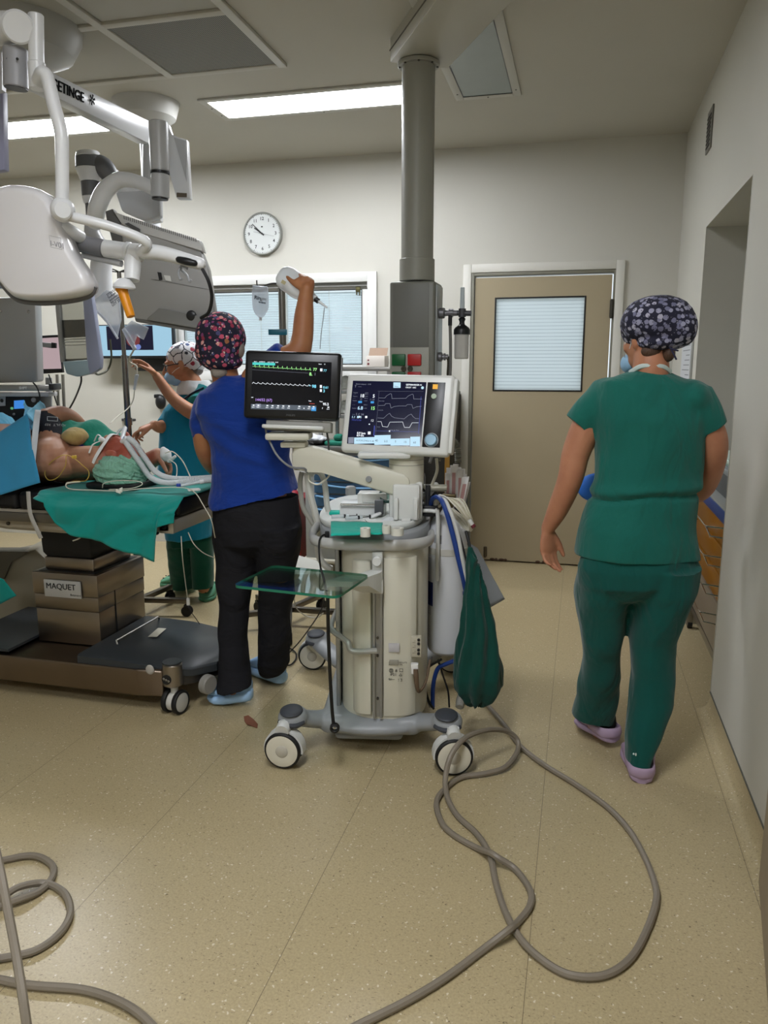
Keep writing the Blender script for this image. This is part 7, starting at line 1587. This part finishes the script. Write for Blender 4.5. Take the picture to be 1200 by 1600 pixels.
# red bin
x0, x1 = W(394, 800, 5.35).x, W(474, 800, 5.35).x
q = MB(); q.loft([[V((a, b_, z)) for a, b_ in ((x0-e, 5.3-e), (x1+e, 5.3-e), (x1+e, 5.6), (x0-e, 5.6))] for z, e in ((0.0, -.02), (.02, -.01), (.45, .0), (.47, .012), (.5, .012))], smooth=False)
rbn = item('waste_bin', q, mat('bin_red', '7a1420', .45), 'dark red waste bin behind the charcoal trousers', 'bin')
q = MB(); q.ell(((x0+x1)/2+.1, 5.32, .53), (.09, .05, .05)); remesh(q, .006, 2, fn=lambda c, n: c+n*(.01*noise.noise(c*30))).build('bin_liner', mat('liner_red', '8a1c2c', .5), rbn)
# white plinth of the trolley seen through the glass shelf
q = MB(); a_ = WZ(416, 935, 0); b2 = WZ(505, 925, 0)
q.loft([[a_, b2, b2+Y3*.22, a_+Y3*.22], [a_+Z3*.16, b2+Z3*.12, b2+Y3*.22+Z3*.12, a_+Y3*.22+Z3*.16], [a_+Z3*.28+X3*-.02, b2+Z3*.13-X3*.10, b2+Y3*.2+Z3*.13, a_+Y3*.2+Z3*.28]], smooth=False)
item('white_plinth', q, mat('plinth_white', 'c4c3ba', .4), 'low white curved equipment foot on the floor behind the glass shelf', 'equipment foot')
# ------------------------------------------------------------ dark cabinet and catheter packs between machine and door
x0, x1 = W(640, 760, 5.4).x, W(716, 760, 5.4).x
dc = thing('dark_cabinet', 'dark narrow cabinet with amber edge strip left of the door', 'cabinet', ((x0+x1)/2, 5.5, 0))
q = MB(); q.box((x0, 5.38, .0), (x1-.05, 5.75, 1.28), .004); q.build('body', mat('cabinet_dark', '25231f', .5), dc)
q = MB(); q.box((x1-.095, 5.372, .0), (x1-.06, 5.38, 1.28), .002); q.build('edge_strip', mat('amber_wood', '8f6a28', .45), dc)
pm = mat('pack_clear', 'd8d6d4', .35); pm2 = mat('pack_pinkish', 'b98f8e', .5)
hb = thing('pack_holder', 'dark holder clipped to the hose rail behind the coiled cables', 'holder', ml(.37, .10, .9))
q = MB(); q.box((.285, .05, .90), (.445, .18, .93), .006) if 0 else None
q = MB(MM); q.box((.315, .13, .86), (.40, .19, .925), .006); q.build('tray', mat('holder_grey', '4c4c4c', .5), hb); q = MB(MM); q.box((.29, .12, .90), (.33, .135, .92), .003); q.build('clip', grey_plastic, hb)
rnd = random.Random(5)
for k in range(11):
    px = 700+k*3.1; top_ = 727+[12, 4, 9, 0, -2, 3, 8, 6, 14, 18, 26][k]; Yk = 3.10+.02*(k % 3)
    a_ = W(px, top_, Yk); b2 = W(px-1-2*(k > 8)*4, 792, Yk); q = MB()
    ax = (a_-b2).normalized(); sd = RH; w_ = .014 if k % 2 else .011
    q.prism([b2-sd*w_, b2+sd*w_, a_+sd*w_, a_-sd*w_], FH*.006, bev=.0015)
    t = q.build('catheter_pack', pm); tag(t, ['leftmost', 'second from left', 'third from left', 'fourth from left', 'fifth from left', 'middle', 'fifth from right', 'fourth from right', 'third from right', 'second from right', 'rightmost'][k]+' clear catheter pack in the bundle beside the machine', 'catheter pack', 'catheter packs in the bundle beside the machine')
    q = MB(); q.prism([b2-sd*w_*.5+ax*.01-FH*.001, b2+sd*w_*.5+ax*.01-FH*.001, a_+sd*w_*.5-ax*.03-FH*.001, a_-sd*w_*.5-ax*.03-FH*.001], -FH*.001); q.build('pack_insert', pm2, t)
# bottles and handpiece on the rail area
q = MB(); q.lathe([(0, 0), (.013, .001), (.013, .07), (.010, .085), (0, .088)], W(660, 772, 3.06), n=16); item('steel_bottle', q, mat('bottle_metal', '7f7f80', .25, .9), 'small grey metal cylinder beside the screen post', 'bottle')
q = MB(); q.tube([W(664, 775, 3.02), W(672, 768, 3.02), W(681, 758, 3.02)], [.016, .015, .012], n=14, roundcap=True); item('hand_probe', q, white_metal, 'white rounded hand probe resting on the hose rail', 'probe')
wire('rail_tube', [W(682, 716, 3.0), W(683, 735, 3.0), W(676, 755, 3.0), W(668, 772, 3.0), W(664, 785, 3.0)], .006, mat('tube_cream', 'b3b09e', .4), 'cream tube dropping from behind the cream-framed screen to the rail', 'tube')
wire('rail_lead', [W(655, 745, 3.0), W(660, 762, 2.98), W(668, 772, 2.98), W(672, 782, 2.98)], .004, black_rub, 'black lead curving beside the screen post')
q = MB(); corr(q, [W(704, 688, 3.1), W(711, 692, 3.12), W(715, 704, 3.12), W(716, 722, 3.12)], .013, .008, .14); item('corrugated_hose', q, mat('hose_tan', '7d7d74', .5), 'grey corrugated hose behind the right edge of the cream-framed screen', 'hose')
# ------------------------------------------------------------ gas cylinder
gcx = ml(.318, .06, 0)
gcy = thing('gas_cylinder', 'white gas cylinder strapped upright to the right side of the machine', 'gas cylinder', gcx+Z3*.25)
gw = mat('cylinder_white', 'd3d5d8', .35)
q = MB(); q.lathe([(0, .292), (.055, .288), (.074, .303), (.079, .325), (.079, .80), (.074, .83), (.058, .858), (.032, .878), (.024, .89), (.024, .90), (0, .90)], V((gcx.x, gcx.y, 0)), n=44); q.build('body', gw, gcy)
q = MB(); q.cyl(gcx+Z3*.90, gcx+Z3*.925, .022, n=18, bev=.003); q.cyl(gcx+Z3*.925, gcx+Z3*.95, .014, n=14); q.box(gcx+V((-.025, -.012, .93)), gcx+V((.03, .012, .955)), .004); q.build('valve', mat('valve_brass', '6a5e42', .35, .8), gcy)
q = MB(); q.lathe([(.0795, .715), (.0815, .716), (.0815, .742), (.0795, .743)], V((gcx.x, gcx.y, 0)), n=44); q.build('strap', mat('strap_cream', 'c7c5bc', .6), gcy)
def wrap(mb, c, r, a0, a1, z0, z1, mi=0, n=8):
    rows = [[V((c.x+r*math.cos(math.radians(a0+(a1-a0)*i/n)), c.y+r*math.sin(math.radians(a0+(a1-a0)*i/n)), z)) for i in range(n+1)] for z in (z0, z1)]
    mb.add(rows[0]+rows[1], [[i, i+1, n+2+i, n+1+i] for i in range(n)], mi, True)
q = MB(); wrap(q, gcx, .0799, 205, 234, .50, .60); q.build('blue_label', mat('label_blue', '1c2a6e', .5), gcy, recalc=False)
q = MB(); wrap(q, gcx, .0796, 196, 226, .46, .70); q.build('paper_label', mat('label_offwhite', 'b5b8c2', .6), gcy, recalc=False)
q = MB(); wrap(q, gcx, .0796, 236, 262, .765, .800); q.build('grey_label', mat('label_grey', '9a9da2', .6), gcy, recalc=False)
# ------------------------------------------------------------ hoses and coiled cables over the rail
def bundle(name, label, r, m_, pts, cat='hose', group=None): return wire(name, pts, r, m_, label, cat, group)
Yh = 2.86
bl_m = mat('hose_blue', '1a3a80', .45); wh_m = mat('hose_white', 'c2c3c0', .4); bk_m = mat('hose_black', '15161a', .5)
bundle('vacuum_hose', 'dark blue hose arching over the rail and down beside the gas cylinder', .0095, bl_m, [W(673, 790, Yh+.12), W(676, 780, Yh+.08), W(684, 777, Yh+.02), W(694, 790, Yh-.03), W(706, 830, Yh-.04), W(716, 872, Yh-.04), W(724, 905, Yh-.03), W(729, 930, Yh)])
bundle('gas_hose', 'white hose beside the dark blue one down the gas cylinder', .0075, wh_m, [W(680, 790, Yh+.12), W(683, 778, Yh+.08), W(690, 776, Yh+.02), (W(700, 790, Yh-.03)), W(714, 830, Yh-.04), W(722, 872, Yh-.04), W(729, 905, Yh-.03), W(733, 930, Yh)])
bundle('gas_hose', 'black hose with white companion outermost on the gas cylinder', .005, bk_m, [W(690, 792, Yh+.1), W(695, 790, Yh+.05), W(705, 805, Yh-.02), W(718, 838, Yh-.03), W(727, 872, Yh-.03), W(733, 905, Yh-.02), W(736, 930, Yh)])
bundle('gas_hose', 'thin cream hose between the white and black hoses on the gas cylinder', .0045, mat('hose_cream', 'b9b4a0', .4), [W(686, 792, Yh+.1), W(692, 788, Yh+.05), W(702, 805, Yh-.02), W(715, 838, Yh-.035), W(724, 872, Yh-.035), W(731, 905, Yh-.03), W(734, 930, Yh)])
q = MB(); q.obox(W(731, 926, Yh-.005), RH, FH, Z3, .032, .03, .05, .004); hc = item('hose_clamp', q, mat('clamp_offwhite', 'bdbdb8', .5), 'white clamp with blue band holding the hose ends beside the gas cylinder', 'clamp')
q = MB(); q.obox(W(730, 928, Yh-.007), RH, FH, Z3, .034, .032, .016, .003); q.build('blue_band', MATS['label_blue'], hc)
crm = mat('cable_cream', 'b5b09c', .45); rnd = random.Random(3)
for k in range(9):
    o_ = k*1.0; j = rnd.uniform(-1.5, 1.5)
    bundle('coiled_cable', 'loop of cream cable hung over the hose rail above the gas cylinder', .0028, crm if k % 3 else mat('cable_pale', 'c9c6ba', .45), [W(676+o_, 789, Yh+.12), W(682+o_, 778+j*.5, Yh+.05), W(694+o_*1.2, 776+j+k*.6, Yh-.01), W(710+o_*1.6, 790+j-k, Yh-.035), W(724+o_*1.4, 806+j, Yh-.035-.002*k), W(732+o_*.9, 818+j*.6+k*.3, Yh-.03), W(733+o_*.3, 829-j*.4, Yh-.01), W(722+o_*.6, 822-k*1.3, Yh+.03), W(700+o_, 795, Yh+.08)], 'cable', 'cream cable loops over the rail')
q = MB(); q.cyl(W(733, 812, Yh-.06), W(738, 820, Yh-.06), .008, n=12); q.cyl(W(738, 820, Yh-.06), W(741, 824, Yh-.06), .009, n=12, mi=1); item('cable_plug', q, [wh_m, mat('plug_red', '5a1a22', .5)], 'white cable plug with dark red tip at the end of the cream cables', 'plug')
# cords under the gas cylinder
for k, (m_, r_, lab, pts) in enumerate((
    (black_rub, .005, 'black power cord looping below the gas cylinder, nearest the machine body', [(690, 1030), (668, 1045), (664, 1070), (670, 1095), (678, 1108)]),
    (bl_m, .009, 'dark blue hose running under the gas cylinder to the base', [(722, 1028), (696, 1038), (684, 1045), (677, 1070), (676, 1105)]),
    (black_rub, .004, 'thin black cord hanging right of the dark blue hose under the gas cylinder', [(686, 1035), (692, 1055), (700, 1080), (702, 1105)]),
    (grey_plastic, .004, 'thin grey cord hanging below the gas cylinder', [(676, 1026), (668, 1050), (664, 1080), (672, 1105)]))):
    wire('under_cord', [W(x, y, 2.95+.02*k) for x, y in pts], r_, m_, lab)
q = MB(); corr(q, [W(728, 1075, 3.1), W(720, 1090, 3.05), W(718, 1105, 3.0)], .016, .01, .14); item('corrugated_hose', q, mat('hose_pale', '8f8d84', .5), 'short corrugated grey hose behind the front right foot of the machine', 'hose')
# green cloth bag and the papers behind it
YGb = 2.80
q = MB(); q.loft([ring(855, 731, 738, YGb, .012, 2), ring(880, 730, 748, YGb, .03), ring(920, 728, 758, YGb, .045), ring(970, 722, 770, YGb, .06), ring(1020, 713, 781, YGb, .075), ring(1055, 709, 787, YGb, .08), ring(1075, 712, 788, YGb, .07), ring(1092, 726, 775, YGb, .05), ring(1101, 740, 757, YGb, .02)])
def gbag(co, n):
    a = co.x*1.0; c0_ = W(745, 1000, YGb); d_ = co-c0_; ang = math.atan2(d_.dot(FH), d_.dot(RH)); k_ = min(1, max(0, (W(740, 860, YGb).z-co.z)/.3))
    return co+n*(.009*math.sin(ang*7+3*noise.noise(co*5))*(.4+.6*k_)+.006*noise.noise(co*16))
item('cloth_bag', remesh(q, .006, 2, fn=gbag), cloth('bag_green', '043a32', '064238', fold=.7, stretch=(1.6, 1.6, .3)), 'dark green cloth bag hanging at the right side of the anaesthesia machine', 'bag')
q = MB(); q.tube([W(728, 830, YGb+.03), W(733, 850, YGb+.01), W(734, 862, YGb)], .006, n=8); item('bag_cord', q, black_rub, 'black cord holding the green cloth bag', 'cord')
patch([W(733, 848, 2.90), W(744, 852, 2.93), W(789, 938, 2.97), W(768, 950, 2.93)], 10, 16, .004, .002)
item('clipboard', patch([W(733, 848, 2.90), W(746, 856, 2.93), W(789, 936, 2.97), W(762, 952, 2.93)], 10, 16, .004, .002), mat('sheet_grey', '8d9194', .6), 'stiff grey sheet sticking out behind the green cloth bag', 'sheet', sharp=None)
# ------------------------------------------------------------ breathing hoses left of the worktop
hz_ = mat('circuit_hose', 'b9b9b2', .35); YQ = 2.95
wire('circuit_hose', [W(472, 737, YQ), W(469, 755, YQ), W(473, 790, YQ), W(485, 812, YQ), W(494, 826, YQ)], .011, mat('hose_shadowed', '8f8f88', .4), 'hose painted darker for shade, nearest the blue tunic, running down to the white manifold', 'hose')  # darker copy of the pale hose colour, shade painted in
wire('circuit_hose', [W(480, 738, YQ-.02), W(483, 765, YQ-.02), W(492, 800, YQ-.02), W(498, 830, YQ-.02), W(497, 860, YQ-.03), W(503, 878, YQ-.04), W(516, 890, YQ-.03)], .0145, hz_, 'thick pale hose hanging from the monitor arm past the worktop rail', 'hose')
wire('circuit_hose', [W(486, 742, YQ+.02), W(492, 736, YQ+.02), W(502, 741, YQ+.02), W(508, 760, YQ+.02), W(511, 790, YQ+.02), W(513, 800, YQ+.02), W(506, 806, YQ+.01), W(499, 818, YQ), W(497, 835, YQ)], .0125, hz_, 'pale hose looping up over the left end of the worktop', 'hose')
wire('pale_tubing', [W(482, 742, YQ-.04), W(484, 752, YQ-.05), W(496, 757, YQ-.05), W(508, 750, YQ-.04), W(515, 742, YQ-.02)], .0035, wl, 'thin white tubing looped under the monitor arm', 'tube')
wire('grey_cord', [W(415, 670, 2.84), W(418, 682, 2.84), W(432, 710, 2.83), W(448, 726, 2.83), W(460, 731, 2.84), W(475, 732, 2.86), W(480, 738, 2.88)], .0045, mat('cord_grey', '77787a', .4), 'grey cord curving from the black monitor in front of the blue tunic')
wire('hanging_cable', [W(510, 672, 2.92), W(513, 690, 2.92), W(514, 710, 2.92)], .004, mat('cord_dark', '3c3c3a', .5), 'dark cord hanging behind the black monitor to the arm')
# black probe cord in front of the machine
YK2 = 2.50
pc_ = thing('probe_cord', 'long black cord with round plug hanging in front of the machine base', 'cable', W(512, 835, YK2+.2))
q = MB(); q.tube([W(511, 838, 2.70), W(505, 836, 2.66), W(499, 845, 2.62), W(499, 870, 2.58), (W(501, 888, 2.60))], .0035, n=8); q.build('upper_cord', black_rub, pc_)
q = MB(); q.tube([W(512, 932, 2.40), W(513, 990, 2.42), W(516, 1060, 2.44), W(519, 1110, 2.46), W(521, 1130, 2.46)], .0062, n=10); q.build('lower_cord', black_rub, pc_)
q = MB(); q.tube([W(501, 888, 2.45), W(506, 905, 2.42), W(512, 932, 2.40)], .004, n=8); q.build('middle_cord', black_rub, pc_)
q = MB(); q.lathe([(.009, -.006), (.0175, -.006), (.0175, .008), (.012, .011), (.009, .008), (.009, -.006)], W(523, 1137, 2.46), RH, Z3, -FH, n=24); q.build('round_plug', black_rub, pc_)
q = MB(); q.lathe([(0, .004), (.004, .004), (.0045, 0)], W(523, 1137, 2.455), RH, Z3, -FH, n=12); q.build('plug_pin', chrome, pc_)
q = MB(); q.obox(W(511, 836, 2.68), RH, FH, Z3, .016, .02, .03, .004); q.build('rail_clip', dark_plastic, pc_)
wire('floor_wire', [W(459, 930, 3.2), W(463, 950, 3.25), W(478, 962, 3.3), W(495, 965, 3.3), W(505, 958, 3.2)], .0025, wl, 'thin white wire sagging below the glass shelf')
wire('floor_wire', [WZ(452, 1020, .02), WZ(470, 1000, .1), W(495, 965, 3.2), W(508, 940, 3.1)], .003, black_rub, 'thin black wire from the floor up to the machine, left of its body')
wire('floor_wire', [WZ(452, 1012, .008), WZ(462, 1020, .008), WZ(462, 1030, .008), WZ(455, 1038, .008), WZ(447, 1040, .008)], .004, black_rub, 'small black cable loop on the floor beside the charcoal trousers')
# ------------------------------------------------------------ items on the worktop
WT = 3.0
zt = .8775
def wt(px, py, z=zt): return WZ(px, py, z)
twl = cloth('towel_bright', '17a08e', '1cab98', fold=.4, stretch=(1, 1, 1))
g = [wt(517, 838), wt(597, 836), wt(598, 818), wt(517, 816)]
item('surgical_towel', patch([p+Z3*.005 for p in (g[3], g[2], g[1], g[0])], 16, 8, .003, .004, f=20), twl, 'bright green towel folded on the machine worktop', 'towel', sharp=None)
tpm = mat('tape_white', 'd0cfc4', .6)
for (px, py, r_, h, lab) in ((571, 838, .018, .030, 'white tape roll on the worktop, leftmost of the three'), (604, 833, .016, .028, 'small white tape roll in the middle of the three on the worktop'), (621, 836, .022, .026, 'widest white tape roll, rightmost on the worktop')):
    c = wt(px, py); q = MB(); q.lathe([(r_*.5, 0), (r_, 0), (r_, h), (r_*.5, h), (r_*.5, 0)], c, n=28); t = item('tape_roll', q, tpm, lab, 'tape roll')
    q = MB(); q.lathe([(r_*.38, .001), (r_*.5, .001), (r_*.5, h-.002), (r_*.38, h-.002), (r_*.38, .001)], c, n=20); q.build('core', grey_plastic, t)
wire('white_rack', [0*Z3+wt(535, 800)+Z3*.05, wt(600, 796)+Z3*.05], .004, wl, 'x') if 0 else None
rk = thing('monitor_module', 'low white instrument module with steel bar on the rear of the worktop', 'instrument', wt(575, 795))
a_ = wt(566, 806); q = MB(MM); lx, ly = (a_-MO).dot(mx_), (a_-MO).dot(my_)
q.box((lx-.09, ly, .877), (lx+.09, ly+.12, .925), .006); q.build('case', mat('module_white', 'cdd0d0', .35), rk)
q = MB(MM); q.tube([(lx-.085, ly-.008, .922), (lx+.05, ly-.008, .922)], .006, n=10, smooth_path=False); q.build('steel_bar', chrome, rk)
q = MB(MM); q.box((lx+.05, ly-.02, .885), (lx+.085, ly+.0, .945), .004); q.build('dark_socket', mat('socket_dark', '4a4c50', .4), rk)
q = MB(MM); q.box((lx-.02, ly+.02, .925), (lx+.095, ly+.10, .965), .008); q.box((lx-.02, ly+.015, .877), (lx+.0, ly+.02, .965), .004); item('white_tray', q, mwhite, 'white open tray on top of the instrument module under the monitor arm', 'tray')
q = MB(); c = wt(548, 790)+Z3*.048; q.lathe([(0, 0), (.022, 0), (.022, .03), (.015, .036), (0, .037)], c, n=24); item('white_cup', q, mat('cup_grey', 'b0b2b2', .4), 'small grey-white round pot on the left rear of the worktop', 'pot')
mk = thing('face_mask', 'clear breathing face mask with dark green rim lying by the screen post', 'breathing mask', W(608, 773, 2.98))
q = MB(); q.tube([W(594, 771, 2.95), W(597, 781, 2.94), W(607, 784, 2.94), W(614, 780, 2.96), W(612, 770, 2.99), W(602, 766, 2.99)], .006, n=10, closed=True); q.build('cushion', mat('mask_green', '0f4a40', .3), mk)
q = MB(); q.ell(W(604, 775, 2.97), (.024, .02, .016), (RH, FH, Z3)); q.build('dome', glassy('mask_clear', 'c4dcd4', .15, .05), mk)
q = MB(); q.tube([W(569, 812, 2.80), W(577, 822, 2.79), W(588, 829, 2.79), (W(598, 831, 2.79))], [.004, .009, .010, .006], n=10, flat=.5); t = item('laryngoscope', q, dark_plastic, 'curved dark instrument with white edge lying on the green towel', 'instrument')
q = MB(); q.tube([W(568, 811, 2.785), W(576, 822, 2.775), W(587, 830, 2.775), (W(597, 833, 2.775))], .003, n=8); q.build('white_edge', paper, t)
q = MB(); q.tube([W(571, 813, 2.86), W(580, 808, 2.87), W(592, 803, 2.88)], [.012, .013, .011], n=12, flat=.6, roundcap=True); t = item('suction_pack', q, mat('pack_printed', 'c9cbcb', .5), 'white printed pack lying slanted behind the curved dark instrument', 'pack')
q = MB(); q.ell(W(606, 818, 2.86), (.038, .04, .026), (RH, FH, Z3)); item('plastic_bag', remesh(q, .005, 1, fn=lambda c, n: c+n*(.008*noise.noise(c*40))), mat('crinkle_white', 'c6c9cb', .3), 'crumpled white plastic wrapper leaning against the post block', 'wrapper')
for (x0_, y0_, x1_, y1_, lab) in ((518, 812, 545, 811, 'clear syringe lying left on the worktop behind the green towel'), (540, 815, 566, 813, 'clear syringe with black plunger tip lying nearer the post on the worktop')):
    a_, b2 = wt(x0_, y0_)+Z3*.012, wt(x1_, y1_)+Z3*.012; q = MB(); q.cyl(a_, b2, .0075, n=14); t = item('syringe', q, mat('syringe_clear', 'cdd6da', .25, alpha=.75), lab, 'syringe')
    d_ = (b2-a_).normalized(); q = MB(); q.cyl(b2, b2+d_*.03, .002, n=8); q.cyl(b2+d_*.03, b2+d_*.033, .008, n=12); q.cyl(b2-d_*.02, b2-d_*.012, .0078, n=12); q.build('plunger', dark_plastic, t)
q = MB(); p = wt(527, 803)+Z3*.006; q.obox(p, mx_, my_, Z3, .06, .05, .012, .003); item('green_pad', q, twl, 'small green folded pad at the left end of the worktop', 'pad')
# ------------------------------------------------------------ niche: steel trolley, amber cabinet and stacked packs
nst = mat('trolley_steel', '8f8c86', .28, .9); amb = mat('amber_plastic', '8a5a14', .3); NX = .635
nt_ = thing('supply_trolley', 'steel supply trolley with wire handles in the recess of the right wall', 'trolley', (NX+.25, 4.0, 0))
q = MB(); 
for y in (3.47, 4.50):
    q.box((NX, y-.02, .02), (NX+.035, y+.02, .84), .004); q.box((NX+.45, y-.02, .02), (NX+.485, y+.02, .84), .004)
q.box((NX+.02, 3.47, .10), (NX+.47, 4.50, .14), .004); fr_o = q.build('frame', nst, nt_)
q = MB(); q.box((NX-.01, 3.44, .82), (NX+.5, 4.53, .85), .006); q.build('top', mat('trolley_top', 'a9aca9', .35, .4), nt_)
q = MB(); q.box((NX-.016, 3.46, .79), (NX-.002, 4.51, .842), .003); q.build('blue_edge', mat('edge_blue', '22407c', .4), nt_)
for k, (z0, z1) in enumerate(((.66, .78), (.53, .65), (.40, .52), (.16, .39))):
    q = MB(); q.box((NX+.012, 3.50, z0), (NX+.45, 4.47, z1), .004); d_ = q.build('drawer', amb if k < 3 else mat('drawer_taupe', '7d7262', .45), nt_)
    zh = z1-.01
    q = MB(); q.tube([(NX+.012, 3.53, zh), (NX-.075, 3.56, zh+.002), (NX-.08, 3.60, zh), (NX-.08, 4.37, zh), (NX-.075, 4.41, zh), (NX+.012, 4.44, zh)], .0035, n=8, smooth_path=False); q.tube([(NX+.012, 3.53, zh-.045), (NX-.06, 3.56, zh-.04), (NX-.078, 3.59, zh)], .0035, n=8, smooth_path=False); q.build('wire_handle', chrome, d_)
for (x, y) in ((NX+.02, 3.47), (NX+.02, 4.5)):
    q = MB(); q.cyl((x-.012, y, .0255), (x+.012, y, .0255), .025, n=16); q.build('wheel', black_rub, nt_)
for k, (z0, h, m_, lab, dx) in enumerate(((.851, .11, mat('case_grey', '4e5254', .5), 'dark grey instrument case, lowest of the stack on the steel trolley', 0), (.962, .03, mat('tray_lid', '8a8f90', .4), 'flat grey lid on the dark instrument case', -.01), (.993, .02, mat('pack_mint', '9fb8ac', .5), 'mint wrapped pack in the stack on the steel trolley', .01), (1.014, .022, mat('pack_palemint', 'b9cbc2', .5), 'pale mint wrapped pack, topmost of the stack on the steel trolley', -.005))):
    q = MB(); q.box((NX+.04+dx, 3.75, z0), (NX+.44, 4.28, z0+h), .006)
    item('instrument_case' if k == 0 else ('case_lid' if k == 1 else 'wrapped_pack'), q, m_, lab, 'case' if k == 0 else ('lid' if k == 1 else 'pack'))
q = MB(); q.tube([(NX+.07, 3.60, .852), (NX+.08, 3.58, .875), (NX+.10, 3.62, .885), (NX+.13, 3.66, .87), (NX+.10, 3.7, .855)], .005, n=8); item('cable_coil', q, black_rub, 'small black cable curl at the near end of the steel trolley top', 'cable')
ac = thing('amber_cabinet', 'amber drawer cabinet standing beyond the walking person near the recess', 'cabinet', (.44, 4.82, 0))
q = MB(); q.box((.30, 4.66, .0), (.58, 5.06, .80), .006); q.build('carcass', mat('amber_carcass', '7a5216', .4), ac)
for z in (.06, .24, .42, .60):
    q = MB(); q.box((.312, 4.648, z), (.568, 4.659, z+.165), .003); d_ = q.build('drawer', amb, ac); q = MB(); q.tube([(.38, 4.648, z+.13), (.385, 4.625, z+.13), (.495, 4.625, z+.13), (.50, 4.648, z+.13)], .004, n=8, smooth_path=False); q.build('drawer_handle', chrome, d_)
ws = thing('wall_notice', 'white framed notice on the right wall just before the recess', 'notice', (XR, 4.95, 1.5))
q = MB(); q.box((XR-.012, 4.72, 1.28), (XR-.0005, 5.16, 1.72), .003); q.build('frame', mat('notice_frame', 'a9aaa6', .4, .3), ws)
q = MB(); q.box((XR-.0135, 4.735, 1.295), (XR-.0121, 5.145, 1.705)); q.build('sheet', mat('notice_paper', 'c9ccd0', .5), ws)
q = MB(); 
for i in range(12): q.box((XR-.0142, 4.77, 1.66-i*.028), (XR-.0136, 5.08-.05*((i*7) % 4), 1.665-i*.028))
q.build('printed_lines', mat('notice_ink', '7b7f84', .6), ws)
# ------------------------------------------------------------ cables on the floor
cabm = mat('cable_taupe', '7d7466', .45, bump=.05, bscale=90)
def floor_cable(label, pts, r):
    P = [WZ(p[0], p[1], (p[2] if len(p) > 2 else r+.001)) for p in pts]; return wire('floor_cable', P, r, cabm, label)
floor_cable('long taupe cable winding in big loops over the floor right of the machine', [(722, 1098, .01), (745, 1085), (762, 1102), (790, 1135), (812, 1165), (850, 1195), (900, 1226), (950, 1262), (985, 1300), (1010, 1345), (1024, 1385), (1025, 1410), (1012, 1450), (987, 1495), (950, 1522), (905, 1526), (865, 1512), (820, 1475, .014), (792, 1430), (775, 1380), (765, 1335, .014), (745, 1303), (715, 1275), (699, 1245, .02), (696, 1215, .05), (705, 1180, .115), (727, 1153, .15), (760, 1141, .14), (790, 1142, .10), (808, 1155, .06), (808, 1175, .03), (790, 1198, .02), (760, 1208, .015), (720, 1215), (693, 1235, .012), (682, 1255), (690, 1285), (710, 1305), (745, 1325), (765, 1332, .034), (778, 1340, .034), (805, 1358), (828, 1390), (828, 1415), (810, 1440), (795, 1453, .032), (760, 1480), (700, 1525), (640, 1562), (560, 1602), (500, 1630)], .0098)
floor_cable('taupe cable curling in two loops on the floor at the left edge', [(-420, 1330), (-250, 1372), (-120, 1365), (-40, 1352), (0, 1345), (50, 1337), (80, 1350), (82, 1370), (62, 1392), (30, 1405, .02), (-10, 1418), (-50, 1425), (-60, 1418), (-20, 1412), (0, 1404, .03), (30, 1386, .03), (70, 1380, .012), (100, 1395), (110, 1425), (96, 1455), (65, 1480), (30, 1492), (-40, 1500), (-160, 1490), (-380, 1450)], .0102)
floor_cable('taupe cable crossing the bottom left corner of the floor', [(-420, 1480), (-200, 1506), (-40, 1524), (0, 1531), (50, 1540), (125, 1546), (175, 1560), (215, 1582), (250, 1615)], .0102)
wire('hanging_cable', [V((-2.25, 1.55, .010)), V((-1.95, 1.53, .03)), V((-1.65, 1.48, .26)), V((-1.36, 1.40, .48)), W(-22, 1270, 1.30), W(-4, 1340, 1.25), W(10, 1410, 1.20), (W(25, 1490, 1.15)), W(36, 1560, 1.10), W(45, 1625, 1.07)], .0092, cabm, 'taupe cable rising in an arc in front of the floor loops at the left edge')
q = MB(); lp = [WZ(381, 1120, .002), WZ(388, 1118, .006), WZ(397, 1125, .003), WZ(403, 1132, .001), WZ(402, 1138, .002), WZ(395, 1135, .004), WZ(386, 1132, .004), WZ(382, 1127, .003)]
q.prism(lp, (0, 0, .002)); item('dry_leaf', q, mat('leaf_brown', '7a4a34', .7), 'small reddish-brown scrap on the floor beside the pale blue shoe', 'scrap')
